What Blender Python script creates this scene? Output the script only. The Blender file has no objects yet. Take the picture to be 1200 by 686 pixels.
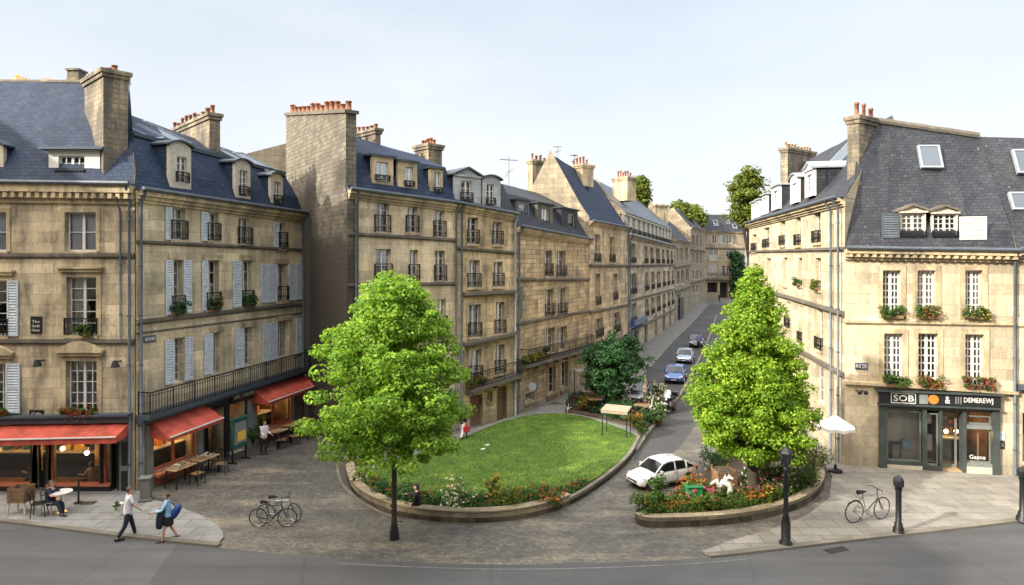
import bpy, bmesh, math, random
import numpy as np
from mathutils import Vector, Matrix
random.seed(7); RNG = np.random.default_rng(11)
S = bpy.context.scene
C = S.collection
FPX, HC, YH = 760.0, 9.0, 305.0          # focal length in photo pixels, camera height, horizon row

def V(*a): return Vector(a)
def G(px, py):                            # ground point seen at a photo pixel
    s = (py - YH) / HC
    return Vector(((px - 600) / s, FPX / s))
def ZY(py, Y): return HC - (py - YH) * Y / FPX
def lerp(a, b, t): return a + (b - a) * t

# ------------------------------------------------------------------ mesh builder
ORG = {}
class MB:
    def __init__(s): s.v = []; s.f = []; s.m = []
    def poly(s, pts, m=0):
        i = len(s.v); s.v += [tuple(p) for p in pts]; s.f.append(tuple(range(i, i + len(pts)))); s.m.append(m)
    def hexa(s, p, m=0):                  # 8 points: bottom 0-3 ccw, top 4-7
        i = len(s.v); s.v += [tuple(q) for q in p]
        for f in ((3, 2, 1, 0), (4, 5, 6, 7), (0, 1, 5, 4), (1, 2, 6, 5), (2, 3, 7, 6), (3, 0, 4, 7)):
            s.f.append(tuple(i + k for k in f)); s.m.append(m)
    def box(s, c, d, rz=0.0, m=0, tilt=None):
        hx, hy, hz = d[0] / 2, d[1] / 2, d[2] / 2
        M = Matrix.Rotation(rz, 3, 'Z')
        if tilt is not None: M = M @ tilt
        P = [Vector(c) + M @ Vector((x * hx, y * hy, z * hz)) for z in (-1, 1) for x, y in ((-1, -1), (1, -1), (1, 1), (-1, 1))]
        s.hexa(P, m)
    def bar(s, a, b, w, h=None, m=0):     # square bar between two points
        a = Vector(a); b = Vector(b); h = h or w
        d = (b - a); L = d.length
        if L < 1e-6: return
        d.normalize(); up = V(0, 0, 1) if abs(d.z) < .9 else V(0, 1, 0)
        x = d.cross(up).normalized() * w / 2; y = x.cross(d).normalized() * h / 2
        s.hexa([a - x - y, a + x - y, a + x + y, a - x + y, b - x - y, b + x - y, b + x + y, b - x + y], m)
    def tube(s, pts, r, n=8, m=0, cap=True):
        pts = [Vector(p) for p in pts]; k = len(pts)
        if not hasattr(r, '__len__'): r = [r] * k
        base = len(s.v)
        for i, p in enumerate(pts):
            d = (pts[min(i + 1, k - 1)] - pts[max(i - 1, 0)]).normalized()
            up = V(0, 0, 1) if abs(d.z) < .85 else V(1, 0, 0)
            x = d.cross(up).normalized(); y = d.cross(x).normalized()
            for j in range(n):
                t = 2 * math.pi * j / n
                s.v.append(tuple(p + (x * math.cos(t) + y * math.sin(t)) * r[i]))
        for i in range(k - 1):
            for j in range(n):
                a = base + i * n + j; b = base + i * n + (j + 1) % n
                s.f.append((a, b, b + n, a + n)); s.m.append(m)
        if cap:
            s.f.append(tuple(base + j for j in range(n))); s.m.append(m)
            s.f.append(tuple(base + (k - 1) * n + j for j in reversed(range(n)))); s.m.append(m)
    def lathe(s, prof, c=(0, 0, 0), n=16, m=0):   # prof: (r, z)
        s.tube([(c[0], c[1], c[2] + z) for r, z in prof], [max(r, 1e-3) for r, z in prof], n, m)
    def ball(s, c, r, n=8, m=0, sz=1.0):
        k = n
        s.lathe([(r * math.sin(math.pi * i / k), -r * sz * math.cos(math.pi * i / k)) for i in range(k + 1)], c, n, m)
    def build(s, name, mats, parent=None, smooth=False, org=None, bevel=0):
        me = bpy.data.meshes.new(name)
        o3 = Vector(org) if org is not None else (ORG.get(parent.name, V(0, 0, 0)) if parent else V(0, 0, 0))
        ox, oy, oz = o3
        me.from_pydata([(x - ox, y - oy, z - oz) for x, y, z in s.v], [], s.f)
        if not isinstance(mats, (list, tuple)): mats = [mats]
        for mt in mats: me.materials.append(mt)
        if len(mats) > 1: me.polygons.foreach_set('material_index', s.m)
        uv = me.uv_layers.new(name='UVMap').data
        me.update()
        for p in me.polygons:
            n = p.normal
            if abs(n.z) > .96: t = V(1, 0, 0); b = V(0, 1, 0)
            else:
                t = V(-n.y, n.x, 0).normalized(); b = n.cross(t)
            for li in p.loop_indices:
                co = s.v[me.loops[li].vertex_index]
                uv[li].uv = (co[0] * t.x + co[1] * t.y, co[0] * b.x + co[1] * b.y + co[2] * b.z)
            p.use_smooth = smooth
        o = bpy.data.objects.new(name, me); C.objects.link(o)
        if parent: o.parent = parent; ORG[o.name] = o3
        else:
            o.location = o3; ORG[o.name] = o3
        if bevel:
            md = o.modifiers.new('b', 'BEVEL'); md.width = bevel; md.segments = 2; md.limit_method = 'ANGLE'
        return o

def tag(o, label=None, cat=None, group=None, kind=None):
    for k, v in (('label', label), ('category', cat), ('group', group), ('kind', kind)):
        if v: o[k] = v
    return o
def thing(name, label, cat, loc=(0, 0, 0), rz=0, group=None, org=None):
    o = bpy.data.objects.new(name, None); o.empty_display_size = .3; C.objects.link(o)
    o.location = org if org is not None else loc; o.rotation_euler = (0, 0, rz)
    ORG[o.name] = Vector(org) if org is not None else V(0, 0, 0)
    return tag(o, label, cat, group)
def struct(o): o['kind'] = 'structure'; return o
def copy_tree(o, parent=None):
    c = o.copy(); C.objects.link(c); c.parent = parent
    for ch in list(o.children): copy_tree(ch, c)
    return c

# ------------------------------------------------------------------ materials
def mat(name, build):
    m = bpy.data.materials.new(name); m.use_nodes = True
    nt = m.node_tree; nt.nodes.clear()
    out = nt.nodes.new('ShaderNodeOutputMaterial')
    def N(t, **kw):
        n = nt.nodes.new(t)
        for k, v in kw.items():
            if k.startswith('i_'):
                key = k[2:].replace('_', ' ')
                n.inputs[key].default_value = v
            else: setattr(n, k, v)
        return n
    def L(a, b): nt.links.new(a, b)
    sh = build(N, L)
    L(sh, out.inputs['Surface'])
    return m
def rgb(c): return (c[0], c[1], c[2], 1)
def ramp(N, L, src, stops):
    r = N('ShaderNodeValToRGB'); cr = r.color_ramp
    cr.elements[0].position = stops[0][0]; cr.elements[0].color = rgb(stops[0][1])
    cr.elements[1].position = stops[-1][0]; cr.elements[1].color = rgb(stops[-1][1])
    for p, c in stops[1:-1]:
        e = cr.elements.new(p); e.color = rgb(c)
    L(src, r.inputs[0]); return r.outputs[0]
def mixc(N, L, f, a, b, mode='MIX'):
    m = N('ShaderNodeMix', data_type='RGBA', blend_type=mode)
    if isinstance(f, (int, float)): m.inputs[0].default_value = f
    else: L(f, m.inputs[0])
    for i, x in ((6, a), (7, b)):
        if isinstance(x, (tuple, list)): m.inputs[i].default_value = rgb(x)
        else: L(x, m.inputs[i])
    return m.outputs[2]
def noise(N, L, vec, scale, detail=4, rough=.55, vscale=None):
    n = N('ShaderNodeTexNoise'); n.inputs['Scale'].default_value = scale
    n.inputs['Detail'].default_value = detail; n.inputs['Roughness'].default_value = rough
    if vscale:
        mp = N('ShaderNodeMapping'); mp.inputs['Scale'].default_value = vscale; L(vec, mp.inputs[0]); vec = mp.outputs[0]
    L(vec, n.inputs['Vector']); return n.outputs[0]
def bump(N, L, h, strength=.3, dist=.02):
    b = N('ShaderNodeBump'); b.inputs['Strength'].default_value = strength; b.inputs['Distance'].default_value = dist
    L(h, b.inputs['Height']); return b.outputs[0]
def prin(N, L, col, rough=.7, nrm=None, metal=0, spec=None, coat=0):
    p = N('ShaderNodeBsdfPrincipled')
    if isinstance(col, (tuple, list)): p.inputs['Base Color'].default_value = rgb(col)
    else: L(col, p.inputs['Base Color'])
    if isinstance(rough, (int, float)): p.inputs['Roughness'].default_value = rough
    else: L(rough, p.inputs['Roughness'])
    p.inputs['Metallic'].default_value = metal
    if spec is not None: p.inputs['Specular IOR Level'].default_value = spec
    if coat: p.inputs['Coat Weight'].default_value = coat
    if nrm is not None: L(nrm, p.inputs['Normal'])
    return p.outputs[0]

def m_stone(name, c1, c2, mort, w=.75, h=.36, rub=0.0, grime=.5, gcol=(.10, .09, .075), dark=0.0):
    def b(N, L):
        tc = N('ShaderNodeTexCoord'); uv = tc.outputs['UV']; ob = tc.outputs['Object']
        wob = noise(N, L, uv, 3.0, 2)
        vm = N('ShaderNodeMix', data_type='RGBA'); vm.inputs[0].default_value = .01 + rub * .06
        L(uv, vm.inputs[6]); 
        nn = N('ShaderNodeTexNoise'); nn.inputs['Scale'].default_value = 4; L(uv, nn.inputs['Vector']); L(nn.outputs[1], vm.inputs[7])
        br = N('ShaderNodeTexBrick'); L(vm.outputs[2], br.inputs['Vector'])
        br.inputs['Color1'].default_value = rgb(c1); br.inputs['Color2'].default_value = rgb(c2); br.inputs['Mortar'].default_value = rgb(mort)
        br.inputs['Scale'].default_value = 1; br.inputs['Brick Width'].default_value = w; br.inputs['Row Height'].default_value = h
        br.inputs['Mortar Size'].default_value = .008 + rub * .012; br.inputs['Mortar Smooth'].default_value = .6; br.inputs['Bias'].default_value = -.1
        br.offset_frequency = 2
        big = noise(N, L, ob, .35, 5, .6)
        vr = N('ShaderNodeTexBrick'); L(vm.outputs[2], vr.inputs['Vector'])
        vr.inputs['Color1'].default_value = (.7, .67, .62, 1); vr.inputs['Color2'].default_value = (1.25, 1.21, 1.12, 1); vr.inputs['Mortar'].default_value = (1, 1, 1, 1)
        vr.inputs['Scale'].default_value = 1; vr.inputs['Brick Width'].default_value = w * 2; vr.inputs['Row Height'].default_value = h; vr.inputs['Mortar Size'].default_value = 0; vr.inputs['Bias'].default_value = 0
        vr.offset = .37
        c = mixc(N, L, ramp(N, L, big, [(.35, (0, 0, 0)), (.7, (1, 1, 1))]), br.outputs[0], tuple(x * y for x, y in zip(c1, (1.12, 1.08, .98))), 'MIX')
        c = mixc(N, L, .6, c, br.outputs[0])
        c = mixc(N, L, .75, c, vr.outputs[0], 'MULTIPLY')
        mot = noise(N, L, ob, 1.6, 5, .7)
        c = mixc(N, L, .6, c, ramp(N, L, mot, [(.3, (.72, .68, .62)), (.5, (1, 1, 1)), (.7, (1.2, 1.17, 1.08))]), 'MULTIPLY')
        fine = noise(N, L, ob, 9, 6, .7)
        c = mixc(N, L, .55, c, ramp(N, L, fine, [(.2, (.45, .42, .38)), (.55, (1, 1, 1)), (.8, (1.15, 1.12, 1.05))]), 'MULTIPLY')
        st = noise(N, L, uv, 1.0, 5, .65, (1.6, .22, 1))
        st2 = noise(N, L, ob, .8, 6, .7)
        mm = N('ShaderNodeMath', operation='MULTIPLY'); L(st, mm.inputs[0]); L(st2, mm.inputs[1])
        g = ramp(N, L, mm.outputs[0], [(.215 - dark, (0, 0, 0)), (.36 - dark, (grime, grime, grime))])
        c = mixc(N, L, g, c, gcol)
        pv = N('ShaderNodeTexVoronoi'); pv.inputs['Scale'].default_value = .55; L(vm.outputs[2], pv.inputs['Vector']); c = mixc(N, L, .55, c, ramp(N, L, pv.outputs['Color'], [(.25, (.82, .82, .84)), (.5, (1, 1, 1)), (.8, (1.16, 1.15, 1.14))]), 'MULTIPLY')
        fs = noise(N, L, uv, 1.0, 6, .75, (7, .5, 1)); fm = noise(N, L, ob, .5, 3, .5)
        m2 = N('ShaderNodeMath', operation='MULTIPLY'); L(fs, m2.inputs[0]); L(fm, m2.inputs[1])
        c = mixc(N, L, ramp(N, L, m2.outputs[0], [(.27, (0, 0, 0)), (.38, (grime * .7,) * 3)]), c, (.17, .15, .125))
        sx = N('ShaderNodeSeparateXYZ'); L(uv, sx.inputs[0]); dm = N('ShaderNodeMath', operation='MULTIPLY_ADD'); L(st2, dm.inputs[0]); dm.inputs[1].default_value = 3.5; L(sx.outputs[1], dm.inputs[2])
        mr = N('ShaderNodeMapRange'); mr.inputs[1].default_value = 1.4; mr.inputs[2].default_value = 3.4; mr.inputs[3].default_value = .5; mr.inputs[4].default_value = 0; L(dm.outputs[0], mr.inputs[0])
        c = mixc(N, L, mr.outputs[0], c, (.15, .135, .11))
        pits = noise(N, L, ob, 28, 3, .6)
        c = mixc(N, L, ramp(N, L, pits, [(.66, (0, 0, 0)), (.72, (.55, .55, .55))]), c, (.09, .075, .06))
        hh = mixc(N, L, .5, br.outputs[1], fine)
        inv = N('ShaderNodeMath', operation='MULTIPLY_ADD'); inv.inputs[1].default_value = -1; inv.inputs[2].default_value = 1; L(br.outputs[1], inv.inputs[0])
        ad = N('ShaderNodeMath', operation='ADD'); L(inv.outputs[0], ad.inputs[0]); L(fine, ad.inputs[1])
        return prin(N, L, c, .88, bump(N, L, ad.outputs[0], .45, .015 + rub * .03))
    return mat(name, b)
def m_gable():
    def b(N, L):
        tc = N('ShaderNodeTexCoord'); uv = tc.outputs['UV']
        vm = N('ShaderNodeMix', data_type='RGBA'); vm.inputs[0].default_value = .07
        nn = N('ShaderNodeTexNoise'); nn.inputs['Scale'].default_value = 4; L(uv, nn.inputs['Vector']); L(uv, vm.inputs[6]); L(nn.outputs[1], vm.inputs[7])
        br = N('ShaderNodeTexBrick'); L(vm.outputs[2], br.inputs['Vector']); br.inputs['Color1'].default_value = (.2, .18, .148, 1); br.inputs['Color2'].default_value = (.12, .107, .088, 1); br.inputs['Mortar'].default_value = (.1, .088, .07, 1)
        br.inputs['Scale'].default_value = 1; br.inputs['Brick Width'].default_value = .42; br.inputs['Row Height'].default_value = .2; br.inputs['Mortar Size'].default_value = .02; br.inputs['Mortar Smooth'].default_value = .6
        mo = noise(N, L, uv, 1.1, 6, .7); c = mixc(N, L, .8, br.outputs[0], ramp(N, L, mo, [(.3, (.6, .6, .58)), (.7, (1.25, 1.2, 1.1))]), 'MULTIPLY')
        sx = N('ShaderNodeSeparateXYZ'); L(uv, sx.inputs[0])
        big = noise(N, L, uv, .33, 4, .55); e = N('ShaderNodeMath', operation='MULTIPLY_ADD'); L(big, e.inputs[0]); e.inputs[1].default_value = 17; L(sx.outputs[1], e.inputs[2])
        soot = noise(N, L, uv, 5, 6, .75); f = N('ShaderNodeMath', operation='MULTIPLY_ADD'); L(soot, f.inputs[0]); f.inputs[1].default_value = 6; L(e.outputs[0], f.inputs[2])
        mr = N('ShaderNodeMapRange'); mr.inputs[1].default_value = 22.2; mr.inputs[2].default_value = 24.6; mr.inputs[3].default_value = .93; mr.inputs[4].default_value = .0; L(f.outputs[0], mr.inputs[0])
        c = mixc(N, L, mr.outputs[0], c, (.045, .038, .03))
        ad = N('ShaderNodeMath', operation='SUBTRACT'); L(soot, ad.inputs[0]); L(br.outputs[1], ad.inputs[1])
        return prin(N, L, c, .9, bump(N, L, ad.outputs[0], .6, .04))
    return mat('sooty_rubble', b)
def m_slate(name, c1, c2, w=.30, h=.17, spots=0.0, rough=.5):
    def b(N, L):
        tc = N('ShaderNodeTexCoord'); uv = tc.outputs['UV']
        br = N('ShaderNodeTexBrick'); L(uv, br.inputs['Vector'])
        br.inputs['Color1'].default_value = rgb(c1); br.inputs['Color2'].default_value = rgb(c2); br.inputs['Mortar'].default_value = rgb([x * .3 for x in c1])
        br.inputs['Scale'].default_value = 1; br.inputs['Brick Width'].default_value = w; br.inputs['Row Height'].default_value = h
        br.inputs['Mortar Size'].default_value = .014
        n = noise(N, L, uv, .7, 6, .7, (1, .35, 1))
        c = mixc(N, L, .8, br.outputs[0], ramp(N, L, n, [(.3, (.5, .5, .55)), (.7, (1.5, 1.45, 1.35))]), 'MULTIPLY')
        mo = noise(N, L, tc.outputs['Object'], .9, 6, .75)
        c = mixc(N, L, ramp(N, L, mo, [(.56, (0, 0, 0)), (.72, (.45, .45, .45))]), c, (.085, .085, .07))
        n2 = noise(N, L, uv, 14, 4, .7)
        c = mixc(N, L, .5, c, ramp(N, L, n2, [(.3, (.5, .5, .5)), (.7, (1.5, 1.5, 1.5))]), 'MULTIPLY')
        if spots:
            n3 = noise(N, L, uv, 7, 2, .5)
            c = mixc(N, L, ramp(N, L, n3, [(.71, (0, 0, 0)), (.74, (spots, spots, spots))]), c, (.35, .34, .3))
        return prin(N, L, c, rough, bump(N, L, br.outputs[0], .6, .012), spec=.3)
    return mat(name, b)
def m_plain(name, col, rough=.6, metal=0, var=.25, vs=6, bmp=.1, coat=0, spec=None):
    def b(N, L):
        tc = N('ShaderNodeTexCoord')
        n = noise(N, L, tc.outputs['Object'], vs, 5, .65)
        lo = 1 - var; hi = 1 + var * .6
        c = mixc(N, L, 1.0, col, ramp(N, L, n, [(.3, (lo,) * 3), (.7, (hi,) * 3)]), 'MULTIPLY')
        return prin(N, L, c, rough, bump(N, L, n, bmp, .01) if bmp else None, metal, spec, coat)
    return mat(name, b)
def m_emit(name, col, k):
    def b(N, L):
        e = N('ShaderNodeEmission'); e.inputs[0].default_value = rgb(col); e.inputs[1].default_value = k; return e.outputs[0]
    return mat(name, b)
def m_glass(name, tint=(.75, .8, .85), refl=.18, rough=.03):
    def b(N, L):
        t = N('ShaderNodeBsdfTransparent'); t.inputs[0].default_value = rgb(tint)
        g = N('ShaderNodeBsdfGlossy'); g.inputs['Roughness'].default_value = rough; g.inputs[0].default_value = (.95, .97, 1, 1)
        tc = N('ShaderNodeTexCoord'); nn = noise(N, L, tc.outputs['Object'], 1.5, 2)
        L(bump(N, L, nn, .15, .03), g.inputs['Normal'])
        f = N('ShaderNodeFresnel'); f.inputs[0].default_value = 1.5
        a = N('ShaderNodeMath', operation='ADD'); a.inputs[1].default_value = refl; L(f.outputs[0], a.inputs[0]); a.use_clamp = True
        m = N('ShaderNodeMixShader'); L(a.outputs[0], m.inputs[0]); L(t.outputs[0], m.inputs[1]); L(g.outputs[0], m.inputs[2])
        return m.outputs[0]
    return mat(name, b)
def m_leaf(name, c1, c2, c3, trans=.35):
    def b(N, L):
        g = N('ShaderNodeNewGeometry')
        r = ramp(N, L, g.outputs['Random Per Island'], [(0, c1), (.55, c2), (1, c3)])
        tc = N('ShaderNodeTexCoord'); n = noise(N, L, tc.outputs['Object'], 1.3, 3)
        r = mixc(N, L, .7, r, ramp(N, L, n, [(.3, (.6, .68, .6)), (.7, (1.3, 1.2, 1.1))]), 'MULTIPLY')
        p = prin(N, L, r, .55, spec=.25)
        t = N('ShaderNodeBsdfTranslucent'); L(mixc(N, L, 1, r, (1.5, 1.4, .7), 'MULTIPLY'), t.inputs[0])
        m = N('ShaderNodeMixShader'); m.inputs[0].default_value = trans; L(p, m.inputs[1]); L(t.outputs[0], m.inputs[2])
        return m.outputs[0]
    return mat(name, b)
def m_ground(name, kind):
    def b(N, L):
        tc = N('ShaderNodeTexCoord'); uv = tc.outputs['UV']
        big = noise(N, L, uv, .18, 6, .65); mid = noise(N, L, uv, 1.3, 5, .6); fine = noise(N, L, uv, 30, 4, .7)
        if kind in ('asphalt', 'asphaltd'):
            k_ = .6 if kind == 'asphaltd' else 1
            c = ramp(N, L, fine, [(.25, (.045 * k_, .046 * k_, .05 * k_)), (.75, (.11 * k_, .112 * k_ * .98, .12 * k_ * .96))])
            c = mixc(N, L, .8, c, ramp(N, L, big, [(.3, (.75, .75, .75)), (.7, (1.25, 1.24, 1.22))]), 'MULTIPLY')
            st = noise(N, L, uv, 1, 4, .6, (.1, 1.6, 1))
            c = mixc(N, L, .6, c, ramp(N, L, st, [(.35, (.75, .75, .75)), (.65, (1.2, 1.2, 1.2))]), 'MULTIPLY')
            vo = N('ShaderNodeTexVoronoi', feature='DISTANCE_TO_EDGE'); vo.inputs['Scale'].default_value = .17; wv = N('ShaderNodeMix', data_type='RGBA'); wv.inputs[0].default_value = .3; n3 = N('ShaderNodeTexNoise'); n3.inputs['Scale'].default_value = 1.2; n3.inputs['Detail'].default_value = 6; L(uv, n3.inputs['Vector']); L(uv, wv.inputs[6]); L(n3.outputs[1], wv.inputs[7]); L(wv.outputs[2], vo.inputs['Vector'])
            ck = ramp(N, L, vo.outputs[0], [(0, (.22, .22, .22)), (.007, (0, 0, 0))]); c = mixc(N, L, ck, c, (.02, .02, .02))
            pt = N('ShaderNodeTexVoronoi'); pt.inputs['Scale'].default_value = .16; L(uv, pt.inputs['Vector']); c = mixc(N, L, .35, c, ramp(N, L, pt.outputs['Color'], [(.2, (.6, .6, .6)), (.8, (1.35, 1.35, 1.35))]), 'MULTIPLY')
            return prin(N, L, c, .85, bump(N, L, fine, .3, .01))
        if kind == 'cobble':
            br = N('ShaderNodeTexBrick'); 
            vm = N('ShaderNodeMix', data_type='RGBA'); vm.inputs[0].default_value = .03
            nn = N('ShaderNodeTexNoise'); nn.inputs['Scale'].default_value = 2; L(uv, nn.inputs['Vector'])
            rot = N('ShaderNodeMapping'); rot.inputs['Rotation'].default_value = (0, 0, .5); L(uv, rot.inputs[0])
            L(rot.outputs[0], vm.inputs[6]); L(nn.outputs[1], vm.inputs[7]); L(vm.outputs[2], br.inputs['Vector'])
            br.inputs['Scale'].default_value = 1; br.inputs['Brick Width'].default_value = .15; br.inputs['Row Height'].default_value = .11
            br.inputs['Mortar Size'].default_value = .012; br.inputs['Mortar Smooth'].default_value = .7
            br.inputs['Color1'].default_value = (.095, .091, .085, 1); br.inputs['Color2'].default_value = (.165, .156, .145, 1); br.inputs['Mortar'].default_value = (.085, .08, .073, 1)
            c = mixc(N, L, .9, br.outputs[0], ramp(N, L, big, [(.3, (.5, .5, .52)), (.5, (.8, .78, .75)), (.7, (1.3, 1.2, 1.05))]), 'MULTIPLY')
            stk = noise(N, L, uv, 1, 5, .65, (.22, 1.1, 1))
            c = mixc(N, L, .8, c, ramp(N, L, stk, [(.3, (.7, .7, .7)), (.52, (1, 1, 1)), (.68, (2.0, 1.85, 1.55))]), 'MULTIPLY')  # pale worn streaks that also paint dappled sunlight into the cobble colour
            c = mixc(N, L, .7, c, ramp(N, L, mid, [(.3, (.7, .7, .7)), (.7, (1.3, 1.3, 1.25))]), 'MULTIPLY')
            sp = noise(N, L, uv, 5, 3, .7)
            c = mixc(N, L, ramp(N, L, sp, [(.66, (0, 0, 0)), (.72, (.5, .5, .5))]), c, (.36, .33, .28))
            inv = N('ShaderNodeMath', operation='MULTIPLY_ADD'); inv.inputs[1].default_value = -1; inv.inputs[2].default_value = 1; L(br.outputs[1], inv.inputs[0])
            return prin(N, L, c, .8, bump(N, L, inv.outputs[0], .6, .02))
        if kind in ('flag', 'flagwarm'):
            br = N('ShaderNodeTexBrick'); L(uv, br.inputs['Vector'])
            br.inputs['Scale'].default_value = 1; br.inputs['Brick Width'].default_value = 1.0; br.inputs['Row Height'].default_value = .62
            br.inputs['Mortar Size'].default_value = .014; br.inputs['Mortar Smooth'].default_value = .3
            a, d = ((.21, .207, .2), (.27, .265, .255)) if kind == 'flag' else ((.20, .185, .16), (.25, .232, .2))
            br.inputs['Color1'].default_value = rgb(a); br.inputs['Color2'].default_value = rgb(d); br.inputs['Mortar'].default_value = (.075, .07, .062, 1)
            c = mixc(N, L, .8, br.outputs[0], ramp(N, L, mid, [(.3, (.68, .68, .68)), (.7, (1.2, 1.2, 1.2))]), 'MULTIPLY')
            c = mixc(N, L, .4, c, ramp(N, L, fine, [(.3, (.7, .7, .7)), (.7, (1.3, 1.3, 1.3))]), 'MULTIPLY')
            return prin(N, L, c, .82, bump(N, L, fine, .2, .01))
        if kind == 'grass':
            c = ramp(N, L, fine, [(.25, (.03, .07, .008)), (.75, (.12, .20, .025))])
            c = mixc(N, L, .8, c, ramp(N, L, mid, [(.3, (.65, .8, .65)), (.54, (1.1, 1.1, 1)), (.7, (2.6, 2.0, 1.3))]), 'MULTIPLY')
            c = mixc(N, L, .7, c, ramp(N, L, big, [(.3, (.75, .8, .7)), (.7, (1.4, 1.3, 1.1))]), 'MULTIPLY')
            return prin(N, L, c, .9, bump(N, L, fine, .8, .04))
        if kind == 'soil':
            c = ramp(N, L, fine, [(.3, (.03, .022, .015)), (.7, (.1, .075, .05))])
            return prin(N, L, c, .95, bump(N, L, mid, .6, .05))
        if kind == 'setts':
            c = ramp(N, L, mid, [(.3, (.11, .107, .10)), (.7, (.19, .182, .17))])
            c = mixc(N, L, .5, c, ramp(N, L, fine, [(.3, (.7, .7, .7)), (.7, (1.3, 1.3, 1.3))]), 'MULTIPLY')
            return prin(N, L, c, .85, bump(N, L, fine, .3, .01))
    return mat(name, b)

M = {}
M['stoneA'] = m_stone('stoneA', (.71, .61, .45), (.46, .385, .28), (.17, .14, .105), .8, .40, grime=.85)
M['stoneB'] = m_stone('stoneB', (.74, .635, .47), (.55, .465, .335), (.28, .23, .165), .9, .42, grime=.6)
M['stoneC'] = m_stone('stoneC', (.70, .56, .37), (.48, .375, .24), (.19, .155, .11), .6, .34, .3, grime=.75)
M['stoneD'] = m_stone('stoneD', (.70, .55, .355), (.45, .345, .22), (.13, .105, .08), .5, .26, .8, grime=.8)
M['stoneE'] = m_stone('stoneE', (.62, .545, .42), (.44, .38, .285), (.3, .25, .18), .95, .44, grime=.4)
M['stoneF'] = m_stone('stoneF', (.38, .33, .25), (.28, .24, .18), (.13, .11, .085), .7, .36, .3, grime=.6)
M['trim'] = m_stone('trim', (.64, .54, .37), (.56, .46, .31), (.46, .37, .25), 1.6, 1.0, grime=.7, dark=.03)
M['trimdk'] = m_stone('trimdk', (.30, .26, .2), (.20, .17, .135), (.1, .085, .07), 1.3, .6, grime=.95, dark=.12)
M['stack'] = m_stone('stack', (.46, .39, .28), (.30, .25, .175), (.15, .125, .09), .42, .19, .9, grime=.95, dark=.07)
M['gable'] = m_gable()
M['slateA'] = m_slate('slateA', (.024, .043, .088), (.014, .026, .06), rough=.75)
M['slateB'] = m_slate('slateB', (.042, .046, .058), (.024, .028, .038), spots=.7, rough=.6)
M['slateC'] = m_slate('slateC', (.036, .042, .056), (.024, .029, .04), rough=.62)
M['zinc'] = m_plain('zinc', (.10, .12, .145), .5, .3, .3, 3)
M['zincL'] = m_plain('zincL', (.36, .4, .44), .45, .3, .25, 2)
M['lead'] = m_plain('lead', (.06, .08, .105), .55, .2, .3, 3)
M['white'] = m_plain('white', (.64, .63, .60), .5, 0, .15, 8, .05)
M['cream'] = m_plain('cream', (.55, .50, .41), .6, 0, .25, 6)
M['shutter'] = m_plain('shutter', (.55, .60, .66), .6, 0, .25, 5)
M['shutterg'] = m_plain('shutterg', (.07, .12, .11), .6, 0, .3, 5)
M['greyrender'] = m_plain('greyrender', (.36, .38, .40), .8, 0, .35, 2)
M['iron'] = m_plain('iron', (.022, .023, .026), .45, .4, .2, 8)
M['terra'] = m_plain('terra', (.27, .12, .07), .85, 0, .6, 9)
M['potyel'] = m_plain('potyel', (.42, .30, .18), .85, 0, .5, 9)
M['awning'] = m_plain('awning', (.50, .085, .055), .85, 0, .45, 2.2)
M['awnwhite'] = m_plain('awnwhite', (.75, .72, .68), .8, 0, .1, 3)
M['shopred'] = m_plain('shopred', (.42, .13, .075), .6, 0, .25, 4)
M['black'] = m_plain('black', (.018, .02, .023), .35, 0, .3, 3, .05)
M['shopgrey'] = m_plain('shopgrey', (.055, .068, .066), .38, 0, .3, 2, .05)
M['shopgreyl'] = m_plain('shopgreyl', (.20, .215, .205), .45, 0, .3, 2, .05)
M['green'] = m_plain('green', (.02, .16, .06), .4, 0, .25, 5)
M['dkgreen'] = m_plain('dkgreen', (.03, .10, .085), .4, 0, .25, 5)
M['yellow'] = m_plain('yellow', (.7, .45, .07), .6, 0, .15, 5)
M['orange'] = m_plain('orange', (.6, .2, .03), .6, 0, .15, 5)
M['wood'] = m_plain('wood', (.22, .13, .07), .65, 0, .5, 5)
M['woodl'] = m_plain('woodl', (.40, .28, .16), .65, 0, .4, 6)
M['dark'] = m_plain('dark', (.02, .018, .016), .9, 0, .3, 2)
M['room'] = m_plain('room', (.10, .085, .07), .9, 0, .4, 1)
M['shoproom'] = m_plain('shoproom', (.22, .14, .085), .8, 0, .5, 2)
M['curtain'] = m_plain('curtain', (.8, .78, .74), .9, 0, .2, 3)
M['blind'] = m_plain('blind', (.66, .72, .84), .8, 0, .05, 2)
M['glass'] = m_glass('glass', (.9, .93, .96), refl=.16)
M['glass2'] = m_glass('glass2', (.8, .86, .92), refl=.38, rough=.06)
M['glass3'] = m_glass('glass3', (.92, .93, .94), refl=.06)
M['glassS'] = m_glass('glassS', (.96, .96, .96), .01)
M['glassD'] = m_glass('glassD', (.15, .17, .2), .15)
M['chrome'] = m_plain('chrome', (.6, .6, .6), .25, 1, .1, 5, 0)
M['rubber'] = m_plain('rubber', (.02, .02, .02), .8, 0, .3, 8)
M['paintw'] = m_plain('paintw', (.82, .83, .84), .25, 0, .04, 2, 0, 1)
M['paintb'] = m_plain('paintb', (.035, .10, .34), .22, .2, .1, 2, 0, 1)
M['paints'] = m_plain('paints', (.33, .38, .46), .25, .5, .1, 2, 0, 1)
M['paintk'] = m_plain('paintk', (.012, .014, .017), .2, 0, .1, 2, 0, 1)
M['headl'] = m_plain('headl', (.6, .62, .65), .1, .3, .1, 2, 0, 1)
M['tail'] = m_plain('tail', (.4, .02, .02), .2, 0, .1, 2, 0, 1)
M['parasol'] = m_plain('parasol', (.74, .73, .7), .8, 0, .1, 3)
M['beige'] = m_plain('beige', (.33, .27, .2), .8, 0, .15, 3)
M['skin'] = m_plain('skin', (.50, .29, .20), .55, 0, .1, 9, .02)
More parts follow.
